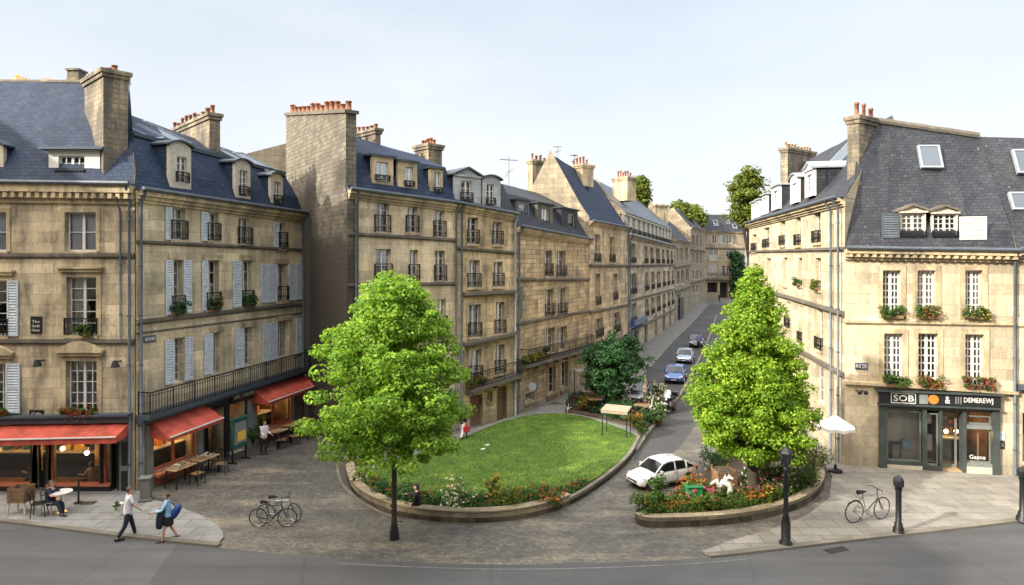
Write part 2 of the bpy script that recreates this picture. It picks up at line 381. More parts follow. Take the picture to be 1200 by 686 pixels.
M['hairb'] = m_plain('hairb', (.09, .045, .025), .6, 0, .4, 20)
M['haird'] = m_plain('haird', (.02, .015, .012), .6, 0, .4, 20)
M['cwhite'] = m_plain('cwhite', (.74, .70, .74), .85, 0, .12, 6)
M['cnavy'] = m_plain('cnavy', (.012, .018, .04), .85, 0, .3, 6)
M['cblack'] = m_plain('cblack', (.012, .012, .014), .85, 0, .3, 6)
M['cblue'] = m_plain('cblue', (.02, .06, .22), .8, 0, .3, 6)
M['clblue'] = m_plain('clblue', (.28, .50, .75), .8, 0, .2, 6)
M['cpeach'] = m_plain('cpeach', (.55, .33, .2), .8, 0, .2, 6)
M['cred'] = m_plain('cred', (.5, .03, .04), .8, 0, .2, 6)
M['cpurple'] = m_plain('cpurple', (.18, .12, .32), .8, 0, .2, 6)
M['warm'] = m_emit('warm', (1, .6, .24), 22)
M['signblue'] = m_plain('signblue', (.03, .05, .12), .4, 0, .1, 5, 0)
M['asphalt'] = m_ground('asphalt', 'asphalt'); M['asphaltd'] = m_ground('asphaltd', 'asphaltd'); M['cobble'] = m_ground('cobble', 'cobble')
M['flag'] = m_ground('flag', 'flag'); M['flagwarm'] = m_ground('flagwarm', 'flagwarm')
M['grass'] = m_ground('grass', 'grass'); M['soil'] = m_ground('soil', 'soil'); M['setts'] = m_ground('setts', 'setts')
M['wornline'] = m_plain('wornline', (.125, .125, .122), .8, 0, .5, 3)
M['kerb'] = m_stone('kerb', (.2, .19, .17), (.15, .14, .12), (.08, .07, .06), .9, .5, grime=.5)
M['lowwall'] = m_stone('lowwall', (.40, .335, .235), (.25, .205, .145), (.07, .06, .045), .7, .17, .4, grime=.6)
M['bark'] = m_plain('bark', (.055, .042, .03), .9, 0, .5, 14, .6)
M['leaf1'] = m_leaf('leaf1', (.09, .21, .025), (.20, .36, .045), (.38, .55, .08), .42)
M['leaf2'] = m_leaf('leaf2', (.09, .20, .018), (.20, .34, .03), (.37, .5, .05), .4)
M['leaf3'] = m_leaf('leaf3', (.015, .05, .018), (.03, .09, .03), (.06, .15, .045), .2)
M['leaf4'] = m_leaf('leaf4', (.055, .09, .015), (.12, .16, .022), (.21, .24, .035), .3)
M['leafl'] = m_leaf('leafl', (.035, .09, .012), (.07, .15, .02), (.13, .22, .035), .3)
M['leafs'] = m_leaf('leafs', (.02, .05, .012), (.05, .11, .02), (.12, .2, .04), .25)
M['leafg'] = m_leaf('leafg', (.5, .3, .06), (.6, .4, .1), (.7, .5, .15), .4)
for k, c in dict(fred=(.42, .03, .03), forange=(.45, .12, .03), fyellow=(.5, .36, .05), fpink=(.45, .1, .2), fwhite=(.7, .68, .63)).items():
    M[k] = m_leaf(k, [x * .7 for x in c], c, [min(1, x * 1.2) for x in c], .2)
# ------------------------------------------------------------------ facades and buildings
class Fac:
    def __init__(s, O, E):
        s.O = Vector(O); s.E = Vector(E); d = s.E - s.O; s.L = d.length; s.u = d / s.L; s.n = Vector((s.u.y, -s.u.x))
    def a(s, px):
        k = (px - 600) / FPX
        return (k * s.O.y - s.O.x) / (s.u.x - k * s.u.y)
    def z(s, a, py): return HC - (py - YH) * (s.O.y + a * s.u.y) / FPX
    def zx(s, px, py): return s.z(s.a(px), py)
    def P(s, a, z, d=0): return V(s.O.x + a * s.u.x + d * s.n.x, s.O.y + a * s.u.y + d * s.n.y, z)
    def off(s, d): return Fac(s.O + s.n * d, s.E + s.n * d)
    def hex(s, mb, a0, a1, z00, z01, d0, d1, z10=None, z11=None, m=0):
        z10 = z00 if z10 is None else z10; z11 = z01 if z11 is None else z11
        mb.hexa([s.P(a0, z00, d1), s.P(a1, z10, d1), s.P(a1, z10, d0), s.P(a0, z00, d0),
                 s.P(a0, z01, d1), s.P(a1, z11, d1), s.P(a1, z11, d0), s.P(a0, z01, d0)], m)
    def rect(s, r):                       # photo rectangle -> a0,a1,z0,z1
        a0 = s.a(r[0]); a1 = s.a(r[1]); am = (a0 + a1) / 2
        return a0, a1, s.z(am, r[3]), s.z(am, r[2])
    @property
    def rot(s): return math.atan2(s.u.y, s.u.x)

def front_wall(mb, F, holes, zL, zR, reveal=.22, zb=-.3, a0=0, a1=None):
    a1 = F.L if a1 is None else a1
    zt = lambda a: lerp(zL, zR, a / F.L)
    br = sorted({a0, a1} | {min(max(h[i], a0), a1) for h in holes for i in (0, 1)})
    for p, q in zip(br, br[1:]):
        if q - p < 1e-4: continue
        mid = (p + q) / 2; cur = zb
        for h in sorted([h for h in holes if h[0] < mid < h[1]], key=lambda h: h[2]):
            if h[2] > cur + 1e-4: mb.poly([F.P(p, cur), F.P(q, cur), F.P(q, h[2]), F.P(p, h[2])])
            cur = max(cur, h[3])
        mb.poly([F.P(p, cur), F.P(q, cur), F.P(q, zt(q)), F.P(p, zt(p))])
    for h in holes:
        A, B, Z0, Z1 = h[:4]; r = -(h[4] if len(h) > 4 else reveal) - .06
        mb.poly([F.P(A, Z0), F.P(A, Z0, r), F.P(A, Z1, r), F.P(A, Z1)]); mb.poly([F.P(B, Z0), F.P(B, Z1), F.P(B, Z1, r), F.P(B, Z0, r)])
        mb.poly([F.P(A, Z0), F.P(B, Z0), F.P(B, Z0, r), F.P(A, Z0, r)]); mb.poly([F.P(A, Z1), F.P(A, Z1, r), F.P(B, Z1, r), F.P(B, Z1)])

def railing(F, a0, a1, z0, z1, d, parent, returns=True, name='railing', zs=0, step=.13, rr=.016, d0=0.0, fancy=True):
    mb = MB(); zz = lambda a: (a - a0) / (a1 - a0) * zs
    def run(p, q, za, zb):
        n = max(2, int((Vector(q) - Vector(p)).length / step))
        for h, w in ((0.05, .03), (z1 - z0, .045), (z1 - z0 - .13, .02)):
            mb.bar(V(p[0], p[1], za + h), V(q[0], q[1], zb + h), w)
        for i in range(n + 1):
            t = i / n; x = Vector(p).lerp(Vector(q), t); zz0 = lerp(za, zb, t)
            mb.bar(V(x[0], x[1], zz0), V(x[0], x[1], zz0 + z1 - z0), rr * (2 if i % 8 == 0 else 1))
            if fancy and i < n:
                x2 = Vector(p).lerp(Vector(q), (i + 1) / n)
                mb.bar(V(x[0], x[1], zz0 + .12), V(x2[0], x2[1], zz0 + .3), rr * .8)
                mb.bar(V(x[0], x[1], zz0 + .3), V(x2[0], x2[1], zz0 + .12), rr * .8)
    A = F.P(a0, 0, d); B = F.P(a1, 0, d)
    run(A, B, z0, z0 + zs)
    if returns:
        run(F.P(a0, 0, d0), A, z0, z0); run(B, F.P(a1, 0, d0), z0 + zs, z0 + zs)
    return mb.build(name, M['iron'], parent)

def shutter(F, a0, a1, z0, z1, parent, mt='shutter', d=.03):
    mb = MB(); w = .06; t = .045
    for x0, x1 in ((a0, a0 + w), (a1 - w, a1)): F.hex(mb, x0, x1, z0, z1, d, d + t)
    nb = max(1, int((z1 - z0) / .9)) 
    for i in range(nb + 1):
        z = lerp(z0, z1 - .08, i / nb); F.hex(mb, a0 + w, a1 - w, z, z + .08, d, d + t)
    n = int((z1 - z0) / .11)
    for i in range(n):
        z = z0 + .08 + (z1 - z0 - .16) * i / n
        mb.hexa([F.P(a0 + w, z, d + .035), F.P(a1 - w, z, d + .035), F.P(a1 - w, z + .075, d + .008), F.P(a0 + w, z + .075, d + .008),
                 F.P(a0 + w, z + .012, d + .04), F.P(a1 - w, z + .012, d + .04), F.P(a1 - w, z + .087, d + .012), F.P(a0 + w, z + .087, d + .012)])
    return mb.build('shutter', M[mt], parent)

def window(F, r, parent, aspart=True, depth=.2, nx=2, ny=3, curtain='rand', rail=0, railmat=None, sh=(), shz=None, surround=.0, sill=True,
           frame='white', glass='glass', fw=.055, shmt='shutter', simple=False, name='window', trim='trim', lintel=0, room='dark'):
    """r=(a0,a1,z0,z1) clear opening; frame + pane + curtain (+ shutters, railing, sill, surround)"""
    a0, a1, z0, z1 = r; mb = MB(); d = -depth
    F.hex(mb, a0, a0 + fw, z0, z1, d - .05, d); F.hex(mb, a1 - fw, a1, z0, z1, d - .05, d)
    F.hex(mb, a0 + fw, a1 - fw, z1 - fw, z1, d - .05, d); F.hex(mb, a0 + fw, a1 - fw, z0, z0 + fw * 1.4, d - .05, d)
    if not simple:
        for i in range(1, nx):
            x = lerp(a0, a1, i / nx); w = fw * (.95 if (nx == 2 or i == nx // 2) else .35); F.hex(mb, x - w, x + w, z0 + fw * 1.4, z1 - fw, d - .048, d + .012)
        for i in range(1, ny):
            z = lerp(z0, z1, i / ny); F.hex(mb, a0 + fw, a1 - fw, z - (.015 if ny < 7 else .028), z + (.015 if ny < 7 else .028), d - .044, d - .008)
    elif nx > 1:
        x = (a0 + a1) / 2; F.hex(mb, x - fw * .7, x + fw * .7, z0 + fw * 1.4, z1 - fw, d - .048, d + .01)
    w = mb.build(name if aspart else 'frame', M[frame], parent)
    sub = w if aspart else parent
    pb = MB(); pb.poly([F.P(a0, z0, d - .025), F.P(a1, z0, d - .025), F.P(a1, z1, d - .025), F.P(a0, z1, d - .025)])
    pb.build('pane', M[random.choice(['glass', 'glass', 'glass2', 'glass3']) if glass == 'glass' and curtain != 'blind' else ('glass3' if glass == 'glass' else glass)], sub)
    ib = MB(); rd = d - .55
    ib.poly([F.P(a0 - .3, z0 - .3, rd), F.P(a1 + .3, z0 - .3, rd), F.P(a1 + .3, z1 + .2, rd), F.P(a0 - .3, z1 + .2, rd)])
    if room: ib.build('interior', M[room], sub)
    if curtain == 'rand': curtain = random.choice(['both', 'both', 'left', 'right', 'full', 'none', 'half', 'blind'])
    if curtain and curtain != 'none':
        W = a1 - a0; spans = {'both': [(0, .27), (.73, 1)], 'left': [(0, .42)], 'right': [(.55, 1)], 'full': [(.02, .98)], 'half': [(.03, .97)], 'blind': [(.02, .98)]}[curtain]
        ztop = z1 - fw; zbot = z0 + .06 if curtain != 'half' else z0 + .06
        if curtain == 'half': ztop = lerp(z0, z1, .55)
        for p, q in spans:
            cb = MB(); n = max(3, int((q - p) * W / .05)) if curtain != 'blind' else 1
            pts = [(a0 + W * lerp(p, q, i / n), d - .11 - (.03 * (i % 2)) - random.random() * .012) for i in range(n + 1)]
            for (x0, e0), (x1, e1) in zip(pts, pts[1:]):
                cb.poly([F.P(x0, zbot, e0), F.P(x1, zbot, e1), F.P(x1, ztop, e1), F.P(x0, ztop, e0)])
            cb.build('curtain' if curtain != 'blind' else 'blind', M['curtain' if curtain != 'blind' else 'blind'], sub)
    if sill:
        sb = MB(); F.hex(sb, a0 - .08, a1 + .08, z0 - .12, z0 - .003, -.15, .09); sb.build('sill', M[trim], sub)
    if surround:
        sb = MB(); t = surround; dd = .035
        F.hex(sb, a0 - t, a0 - .003, z0, z1 + t, -.02, dd); F.hex(sb, a1 + .003, a1 + t, z0, z1 + t, -.02, dd); F.hex(sb, a0 - .003, a1 + .003, z1 + .003, z1 + t, -.02, dd + .002)
        if lintel:
            F.hex(sb, a0 - t - .05, a1 + t + .05, z1 + t + .004, z1 + t + .13, -.02, .16)
            F.hex(sb, a0 - t - .12, a1 + t + .12, z1 + t + .132, z1 + t + .2, -.02, .24)
        if lintel == 2:
            c = (a0 + a1) / 2
            for k in range(6):
                p0, p1 = k / 6, (k + 1) / 6
                f = lambda t_: .34 * math.sin(math.pi * t_) + .0
                A = lerp(a0 - t - .12, a1 + t + .12, p0); Bq = lerp(a0 - t - .12, a1 + t + .12, p1)
                F.hex(sb, A, Bq, z1 + t + .202, z1 + t + .24 + f(p0), -.02, .2, z1 + t + .202, z1 + t + .24 + f(p1))
        sb.build('surround', M[trim], sub)
    if rail:
        railing(F, a0 - .05, a1 + .05, z0 + .03, z0 + rail, .10, sub, zs=0)
    for s_ in sh:
        sz0, sz1 = (z0, z1) if shz is None else shz
        shutter(F, s_[0], s_[1], sz0, sz1, sub, shmt)
    return w

def profile_z(prof, d, left=True):
    pts = [(p[0], p[1] if left else p[2]) for p in prof]
    for (d0, z0), (d1, z1) in zip(pts, pts[1:]):
        if d0 <= d <= d1: return lerp(z0, z1, (d - d0) / max(d1 - d0, 1e-6))
    return pts[-1][1]

class Bld:
    def Bk(s, a, z, d):
        F = s.F; k = lerp(s.kL, s.kR, a / F.L)
        p = F.O + F.u * (a + k * d) - F.n * d
        return V(p.x, p.y, z)
    def __init__(s, name, label, F, zL, zR, D, cat='building', group=None, kL=0, kR=0):
        s.F = F; s.kL = kL; s.kR = kR; s.zL = zL; s.zR = zR; s.D = D
        s.root = thing(name, label, cat, org=F.P(F.L / 2, 0, 0), group=group)
        s.holes = []; s.prof = None
    def zt(s, a): return lerp(s.zL, s.zR, a / s.F.L)
    def win(s, px, **k):
        r = s.F.rect(px); s.holes.append(r + ((k.get('depth', .2)),)); 
        shp = k.pop('shpx', ()); shs = [(s.F.a(p[0]), s.F.a(p[1])) for p in shp]
        if shs: k['sh'] = shs
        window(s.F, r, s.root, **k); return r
    def hole(s, px, depth=.3): r = s.F.rect(px); s.holes.append(r + (depth,)); return r
    def walls(s, mt='stoneB', side=None, aL=0, aR=None, gabL=True, gabR=True, par=.0, backpts=None):
        F = s.F; mb = MB(); side = side or mt
        front_wall(mb, F, s.holes, s.zL, s.zR)
        mats = [M[mt], M[side]]
        for a, left in ((0, True), (F.L, False)):
            zt = s.zL if left else s.zR
            pts = [F.P(a, -.3), F.P(a, zt)]
            if s.prof and (gabL if left else gabR):
                pts += [s.Bk(a, (p[1] if left else p[2]) - .05 + par, p[0]) for p in s.prof]
            pts += [s.Bk(a, zt, s.D), s.Bk(a, -.3, s.D)]
            mb.poly(pts if not left else pts[::-1], 1)
        mb.poly([s.Bk(F.L, -.3, s.D), s.Bk(0, -.3, s.D), s.Bk(0, s.zL, s.D), s.Bk(F.L, s.zR, s.D)], 1)
        mb.poly([F.P(0, s.zL - .2, 0), F.P(F.L, s.zR - .2, 0), s.Bk(F.L, s.zR - .2, s.D), s.Bk(0, s.zL - .2, s.D)], 1)
        return mb.build('wall', mats, s.root)
    def roof(s, prof, mt='slateA', aL=0.0, aR=None, seg=1.6, name='roof', over=.25):
        F = s.F; s.prof = prof; aR = F.L if aR is None else aR
        mb = MB(); n = max(1, int((aR - aL) / seg)); rnd = random.Random(5)
        full = [(-over, prof[0][1] - .02, prof[0][2] - .02)] + list(prof) + [(s.D, s.zL, s.zR)]
        rows = []
        for j, (d, zl, zr) in enumerate(full):
            rows.append([s.Bk(lerp(aL, aR, i / n), lerp(zl, zr, lerp(aL, aR, i / n) / F.L) + (rnd.uniform(-.03, .03) if j > 1 else 0), d) for i in range(n + 1)])
        base = []
        for rw in rows:
            i0 = len(mb.v); mb.v += [tuple(p) for p in rw]; base.append(i0)
        for r0, r1 in zip(base, base[1:]):
            for i in range(n): mb.f.append((r0 + i, r0 + i + 1, r1 + i + 1, r1 + i)); mb.m.append(0)
        return mb.build(name, M[mt], s.root)
    def cornice(s, h=.4, dep=.32, mt='trim', dent=False, name='cornice', dz=0, gutter=True):
        F = s.F; mb = MB()
        F.hex(mb, -.02, F.L + .02, s.zL - h * .45 - dz, s.zL - .04 - dz, -.02, dep, s.zR - h * .45 - dz, s.zR - .04 - dz)
        F.hex(mb, -.01, F.L + .01, s.zL - h * .75 - dz, s.zL - h * .45 - .003 - dz, -.02, dep * .6, s.zR - h * .75 - dz, s.zR - h * .45 - .003 - dz)
        F.hex(mb, 0, F.L, s.zL - h - dz, s.zL - h * .75 - .003 - dz, -.02, dep * .3, s.zR - h - dz, s.zR - h * .75 - .003 - dz)
        o = mb.build(name, M[mt], s.root)
        if dent:
            db = MB(); n = int(F.L / .3)
            for i in range(n):
                a = (i + .5) * F.L / n; z = s.zt(a)
                F.hex(db, a - .075, a + .075, z - h * .75 - dz + .0, z - h * .45 - .006 - dz, dep * .6 + .002, dep * .9)
            db.build('dentils', M[mt], o)
        if gutter:
            gb = MB(); gb.tube([F.P(-.02, s.zL + .02 - dz, dep + .06), F.P(F.L + .02, s.zR + .02 - dz, dep + .06)], .085, 8)
            F.hex(gb, -.02, F.L + .02, s.zL - .038 - dz, s.zL + .03 - dz, -.1, dep + .03, s.zR - .038 - dz, s.zR + .03 - dz)
            gb.build('gutter', M['zinc'], s.root)
    def ledge(s, pxL, yL, pxR, yR, h=.16, dep=.14, mt='trimdk', name='string_course', ext=0):
        F = s.F; mb = MB(); a0 = F.a(pxL) if pxL is not None else 0; a1 = F.a(pxR) if pxR is not None else F.L
        a0 = max(a0, -ext); a1 = min(a1, F.L + ext)
        z0 = F.z(a0, yL); z1 = F.z(a1, yR)
        F.hex(mb, a0, a1, z0 - h, z0, -.02, dep, z1 - h, z1); F.hex(mb, a0, a1, z0 - h * 1.5, z0 - h - .003, -.02, dep * .5, z1 - h * 1.5, z1 - h - .003)
        mb.build(name, M[mt], s.root); return a0, a1, z0, z1
    def pipe(s, a, z0=0.1, z1=None, d=.13, r=.055, mt='zinc'):
        F = s.F; mb = MB(); z1 = s.zt(min(max(a, 0), F.L)) - .1 if z1 is None else z1
        mb.tube([F.P(a, z1 + .1, d + .25), F.P(a, z1 - .1, d + .2), F.P(a, z1 - .45, d), F.P(a, z0, d)], r, 8)
        z = z0 + 1
        while z < z1 - .6: mb.tube([F.P(a, z, d), F.P(a, z + .07, d)], r * 1.35, 8); z += 1.9
        mb.build('drainpipe', M[mt], s.root, smooth=True)
    def balcony(s, pxL, yL, pxR, yR, dep=.7, rail=.95, ret=True, plants=False):
        F = s.F; a0 = max(F.a(pxL), 0.02); a1 = min(F.a(pxR), F.L - .02); z0 = F.z(a0, yL); z1 = F.z(a1, yR); mb = MB()
        F.hex(mb, a0, a1, z0 - .18, z0, -.02, dep, z1 - .18, z1); n = max(2, int((a1 - a0) / 1.5))
        for i in range(n + 1):
            a = lerp(a0 + .1, a1 - .1, i / n); z = lerp(z0, z1, i / n) - .183
            F.hex(mb, a - .08, a + .08, z - .22, z, -.02, dep * .75)
        b = mb.build('balcony', M['trimdk'], s.root)
        railing(F, a0 + .04, a1 - .04, z0 + .01, z0 + rail, dep - .06, b, ret, 'railing', zs=z1 - z0)
        return b
    def chimney(s, pxN, pxL, pxR, Y, ytop, ybot, th=45, pots=6, mt='stack', potm='terra', name='chimney', cap=.16, hp=.55, lowbase=None, potside='L'):
        """stack seen at its nearest edge pxN, long side running back left (pxL) and right (pxR)"""
        t = math.radians(th); dr = Vector((math.cos(t), math.sin(t))); dl = Vector((-math.sin(t), math.cos(t)))
        Nn = Vector(((pxN - 600) / FPX * Y, Y))
        def ln(px, d): k = (px - 600) / FPX; return (k * Nn.y - Nn.x) / (d.x - k * d.y)
        lr = ln(pxR, dr); ll = ln(pxL, dl); zt = ZY(ytop, Y); zb = ZY(ybot, Y)
        mb = MB(); q = lambda i, j, e=0: Nn + dr * (i * lr + (e if i else -e)) + dl * (j * ll + (e if j else -e))
        def blk(z0, z1, e):
            P = [q(0, 0, e), q(1, 0, e), q(1, 1, e), q(0, 1, e)]
            mb.hexa([V(p.x, p.y, z0) for p in P] + [V(p.x, p.y, z1) for p in P])
        blk(zb, zt - cap * 2, 0); blk(zt - cap * 2 + .002, zt - cap, .07); blk(zt - cap + .002, zt, .13)
        o = mb.build(name, M[mt], s.root)
        for i in range(pots):
            f = (i + .5) / pots
            p = q(.5, 0) * (1 - f) + q(.5, 1) * f if potside == 'L' else q(0, .5) * (1 - f) + q(1, .5) * f
            h = hp * random.uniform(.5, .95); pb = MB(); r = random.uniform(.09, .13)
            pb.lathe([(r * .95, zt - .01), (r * .8, zt + h * .8), (r * 1.05, zt + h * .82), (r * 1.05, zt + h * .93), (r * .85, zt + h), (r * .6, zt + h), (r * .55, zt + h * .7)], (p.x, p.y, 0), 10)
            pb.build('chimney_pot', M[potm], o, smooth=True)
        return o
    def dormer(s, box, win, ds=.3, dep=2.0, top='flat', front='cream', cheek='slateA', roofm='lead', over=.12, nx=2, ny=3, rail=0, curtain='rand', sh=(), shz=None, fac=None):
        F = (fac or s.F).off(-ds); a0, a1, z0, z1 = F.rect(box); W = [F.rect(w) for w in (win if isinstance(win, list) else [win])]
        mb = MB()
        loc = Fac(F.P(a0, 0).xy, F.P(a1, 0).xy)
        hol = [(max(w[0] - a0, .05), min(w[1] - a0, a1 - a0 - .05), max(w[2], z0 + .03), min(w[3], z1 - .05), .1) for w in W]
        front_wall(mb, loc, hol, z1, z1, zb=z0, reveal=.1)
        F.hex(mb, a0 + .001, a0 + .12, z0, z1 - .003, -dep, -.17, m=1); F.hex(mb, a1 - .12, a1 - .001, z0, z1 - .003, -dep, -.17, m=1)
        mb.poly([F.P(a0, z0), F.P(a0, z1), F.P(a0, z1, -.17), F.P(a0, z0, -.17)]); mb.poly([F.P(a1, z0), F.P(a1, z0, -.17), F.P(a1, z1, -.17), F.P(a1, z1)])
        d = mb.build('dormer', [M[front], M[cheek]], s.root)
        rb = MB()
        if top == 'flat': F.hex(rb, a0 - over, a1 + over, z1, z1 + .1, -dep - .2, over)
        elif top == 'ped':
            h = (a1 - a0) * .22; c = (a0 + a1) / 2
            for dd0, dd1, hh in ((-dep - .2, over, h),):
                A, B, T = (a0 - over, z1 - .02), (a1 + over, z1 - .02), (c, z1 + hh)
                for P0, P1 in ((A, T), (T, B)):
                    rb.hexa([F.P(P0[0], P0[1], dd1), F.P(P1[0], P1[1], dd1), F.P(P1[0], P1[1], dd0), F.P(P0[0], P0[1], dd0),
                             F.P(P0[0], P0[1] + .1, dd1), F.P(P1[0], P1[1] + .1, dd1), F.P(P1[0], P1[1] + .1, dd0), F.P(P0[0], P0[1] + .1, dd0)])
            g = MB(); g.poly([F.P(a0, z1 - .02, .001), F.P(a1, z1 - .02, .001), F.P(c, z1 + h - .0, .001)]); F.hex(g, a0 - over * .6, a1 + over * .6, z1 - .08, z1 - .0, 0.003, over * .7); g.build('pediment', M[front], d)
        elif top == 'arch':
            n = 8; w = a1 - a0; h = w * .17; g = MB()
            zz = lambda t: z1 + h * math.sin(math.pi * t) ** .8
            for i in range(n):
                t0, t1 = i / n, (i + 1) / n; x0 = lerp(a0 - over, a1 + over, t0); x1 = lerp(a0 - over, a1 + over, t1)
                F.hex(rb, x0, x1, zz(t0), zz(t0) + .08, -dep - .2, over, zz(t1), zz(t1) + .08)
                y0 = lerp(a0, a1, t0); y1 = lerp(a0, a1, t1)
                g.poly([F.P(y0, z1 - .01, .001), F.P(y1, z1 - .01, .001), F.P(y1, zz(t1), .001), F.P(y0, zz(t0), .001)])
            g.build('pediment', M[front], d)
        rb.build('dormer_roof', M[roofm], d)
        for h in hol:
            window(loc, (h[0], h[1], h[2], h[3]), d, aspart=False, depth=.09, nx=nx, ny=ny, sill=False, curtain=curtain, rail=rail)
        for a_, b_ in sh:
            z_ = (z0 + .1, z1 - .1); shutter(F, F.a(a_), F.a(b_), z_[0], z_[1], d, 'white')
        return d
    def skylight(s, px4, seg=0, lift=.06, mt='glass'):
        """window lying in the roof plane between profile points seg and seg+1; px4 = photo rectangle"""
        F = s.F; p0, p1 = s.prof[seg], s.prof[seg + 1]
        am = F.L / 2; A = F.P(0, p0[1], -p0[0]); Bp = F.P(F.L, p0[2], -p0[0]); Cc = F.P(0, p1[1], -p1[0])
        nrm = (Bp - A).cross(Cc - A).normalized(); nrm = -nrm if nrm.z < 0 else nrm
        cam = V(0, 0, HC); pts = []
        for px, py in ((px4[0], px4[3]), (px4[1], px4[3]), (px4[1], px4[2]), (px4[0], px4[2])):
            d = V((px - 600) / FPX, 1, -(py - YH) / FPX); t = (A - cam).dot(nrm) / d.dot(nrm); pts.append(cam + d * t)
        u = ((pts[1] - pts[0]) + (pts[2] - pts[3])) / 2; v = ((pts[3] - pts[0]) + (pts[2] - pts[1])) / 2; c = sum(pts, V(0, 0, 0)) / 4
        mb = MB(); w = .08; U = u.length / 2; W = v.length / 2; u = (u).normalized(); v = (v - u * v.dot(u)).normalized()
        def slab(x0, x1, y0, y1, l0, l1, m=0):
            Q = [(x0, y0), (x1, y0), (x1, y1), (x0, y1)]
            mb.hexa([c + u * x + v * y + nrm * l0 for x, y in Q] + [c + u * x + v * y + nrm * l1 for x, y in Q], m)
        slab(-U, U, -W, -W + w, -.1, lift); slab(-U, U, W - w, W, -.1, lift); slab(-U, -U + w, -W + w, W - w, -.1, lift); slab(U - w, U, -W + w, W - w, -.1, lift)
        o = mb.build('skylight', M['zincL'], s.root)
        mb = MB(); slab(-U + w, U - w, -W + w, W - w, .0, .03); mb.build('pane', M['skyglass'], o)

def m_skyg():
    def b(N, L):
        tc = N('ShaderNodeTexCoord'); n = noise(N, L, tc.outputs['Object'], 2, 2)
        return prin(N, L, (.12, .14, .17), .04, bump(N, L, n, .1, .02), .35, .8)
    return mat('skyglass', b)
M['skyglass'] = m_skyg()

def text_part(txt, F, a0, a1, z0, z1, d, parent, mt, name='lettering', ext=.012):
    cu = bpy.data.curves.new('t', 'FONT'); cu.body = txt; cu.size = 1; cu.extrude = .01; cu.resolution_u = 2; cu.offset = .012
    t = bpy.data.objects.new('t', cu); C.objects.link(t)
    dg = bpy.context.evaluated_depsgraph_get(); me = bpy.data.meshes.new_from_object(t.evaluated_get(dg))
    xs = [v.co.x for v in me.vertices]; ys = [v.co.y for v in me.vertices]
    mb = MB()
    for p in me.polygons:
        mb.poly([F.P(lerp(a0, a1, (me.vertices[i].co.x - min(xs)) / (max(xs) - min(xs))), lerp(z0, z1, (me.vertices[i].co.y - min(ys)) / (max(ys) - min(ys))), d + (ext if me.vertices[i].co.z > 0 else 0)) for i in p.vertices])
    bpy.data.objects.remove(t); bpy.data.curves.remove(cu); bpy.data.meshes.remove(me)
    return mb.build(name, M[mt], parent)

def awning(b, aL, aR, zt0, zt1, zb0, zb1, dep, val=.22, d0=.12, zigzag=False):
    """sloping cloth from (aL..aR, top) out to dep with a hanging valance and a white edge line"""
    F = b.F; mb = MB(); n = 14
    for i in range(n):
        t0, t1 = i / n, (i + 1) / n; x0 = lerp(aL, aR, t0); x1 = lerp(aL, aR, t1); k = 4
        for j in range(k):
            s0, s1 = j / k, (j + 1) / k
            sag = lambda s_, t_: -.05 * math.sin(math.pi * s_) - .015 * math.sin(t_ * 40)
            f = lambda t_, s_: F.P(lerp(aL, aR, t_), lerp(lerp(zt0, zt1, t_), lerp(zb0, zb1, t_), s_) + sag(s_, t_), lerp(d0, dep, s_))
            mb.poly([f(t0, s1), f(t1, s1), f(t1, s0), f(t0, s0)])
        mb.poly([F.P(x0, lerp(zb0, zb1, t0) - val, dep + .01), F.P(x1, lerp(zb0, zb1, t1) - val, dep + .01), F.P(x1, lerp(zb0, zb1, t1) - .015 * 0, dep), F.P(x0, lerp(zb0, zb1, t0), dep)])
    for a, zt, zb in ((aL, zt0, zb0), (aR, zt1, zb1)):
        mb.poly([F.P(a, zt, d0), F.P(a, zb, dep), F.P(a, zb - val, dep), F.P(a, zb - val * .6, d0)])
    o = mb.build('awning', M['awning'], b.root)
    md = o.modifiers.new('s', 'SOLIDIFY'); md.thickness = .012
    e = MB(); e.bar(F.P(aL, zb0 - .0, dep + .035), F.P(aR, zb1 - .0, dep + .035), .045); e.build('white_edge', M['awnwhite'], o)
    for a, zt, zb in ((aL + .15, zt0, zb0), (aR - .15, zt1, zb1)): e = MB(); e.bar(F.P(a, zt - .35, d0), F.P(a, zb - .03, dep - .02), .035); e.build('folding_arm', M['chrome'], o)
    return o

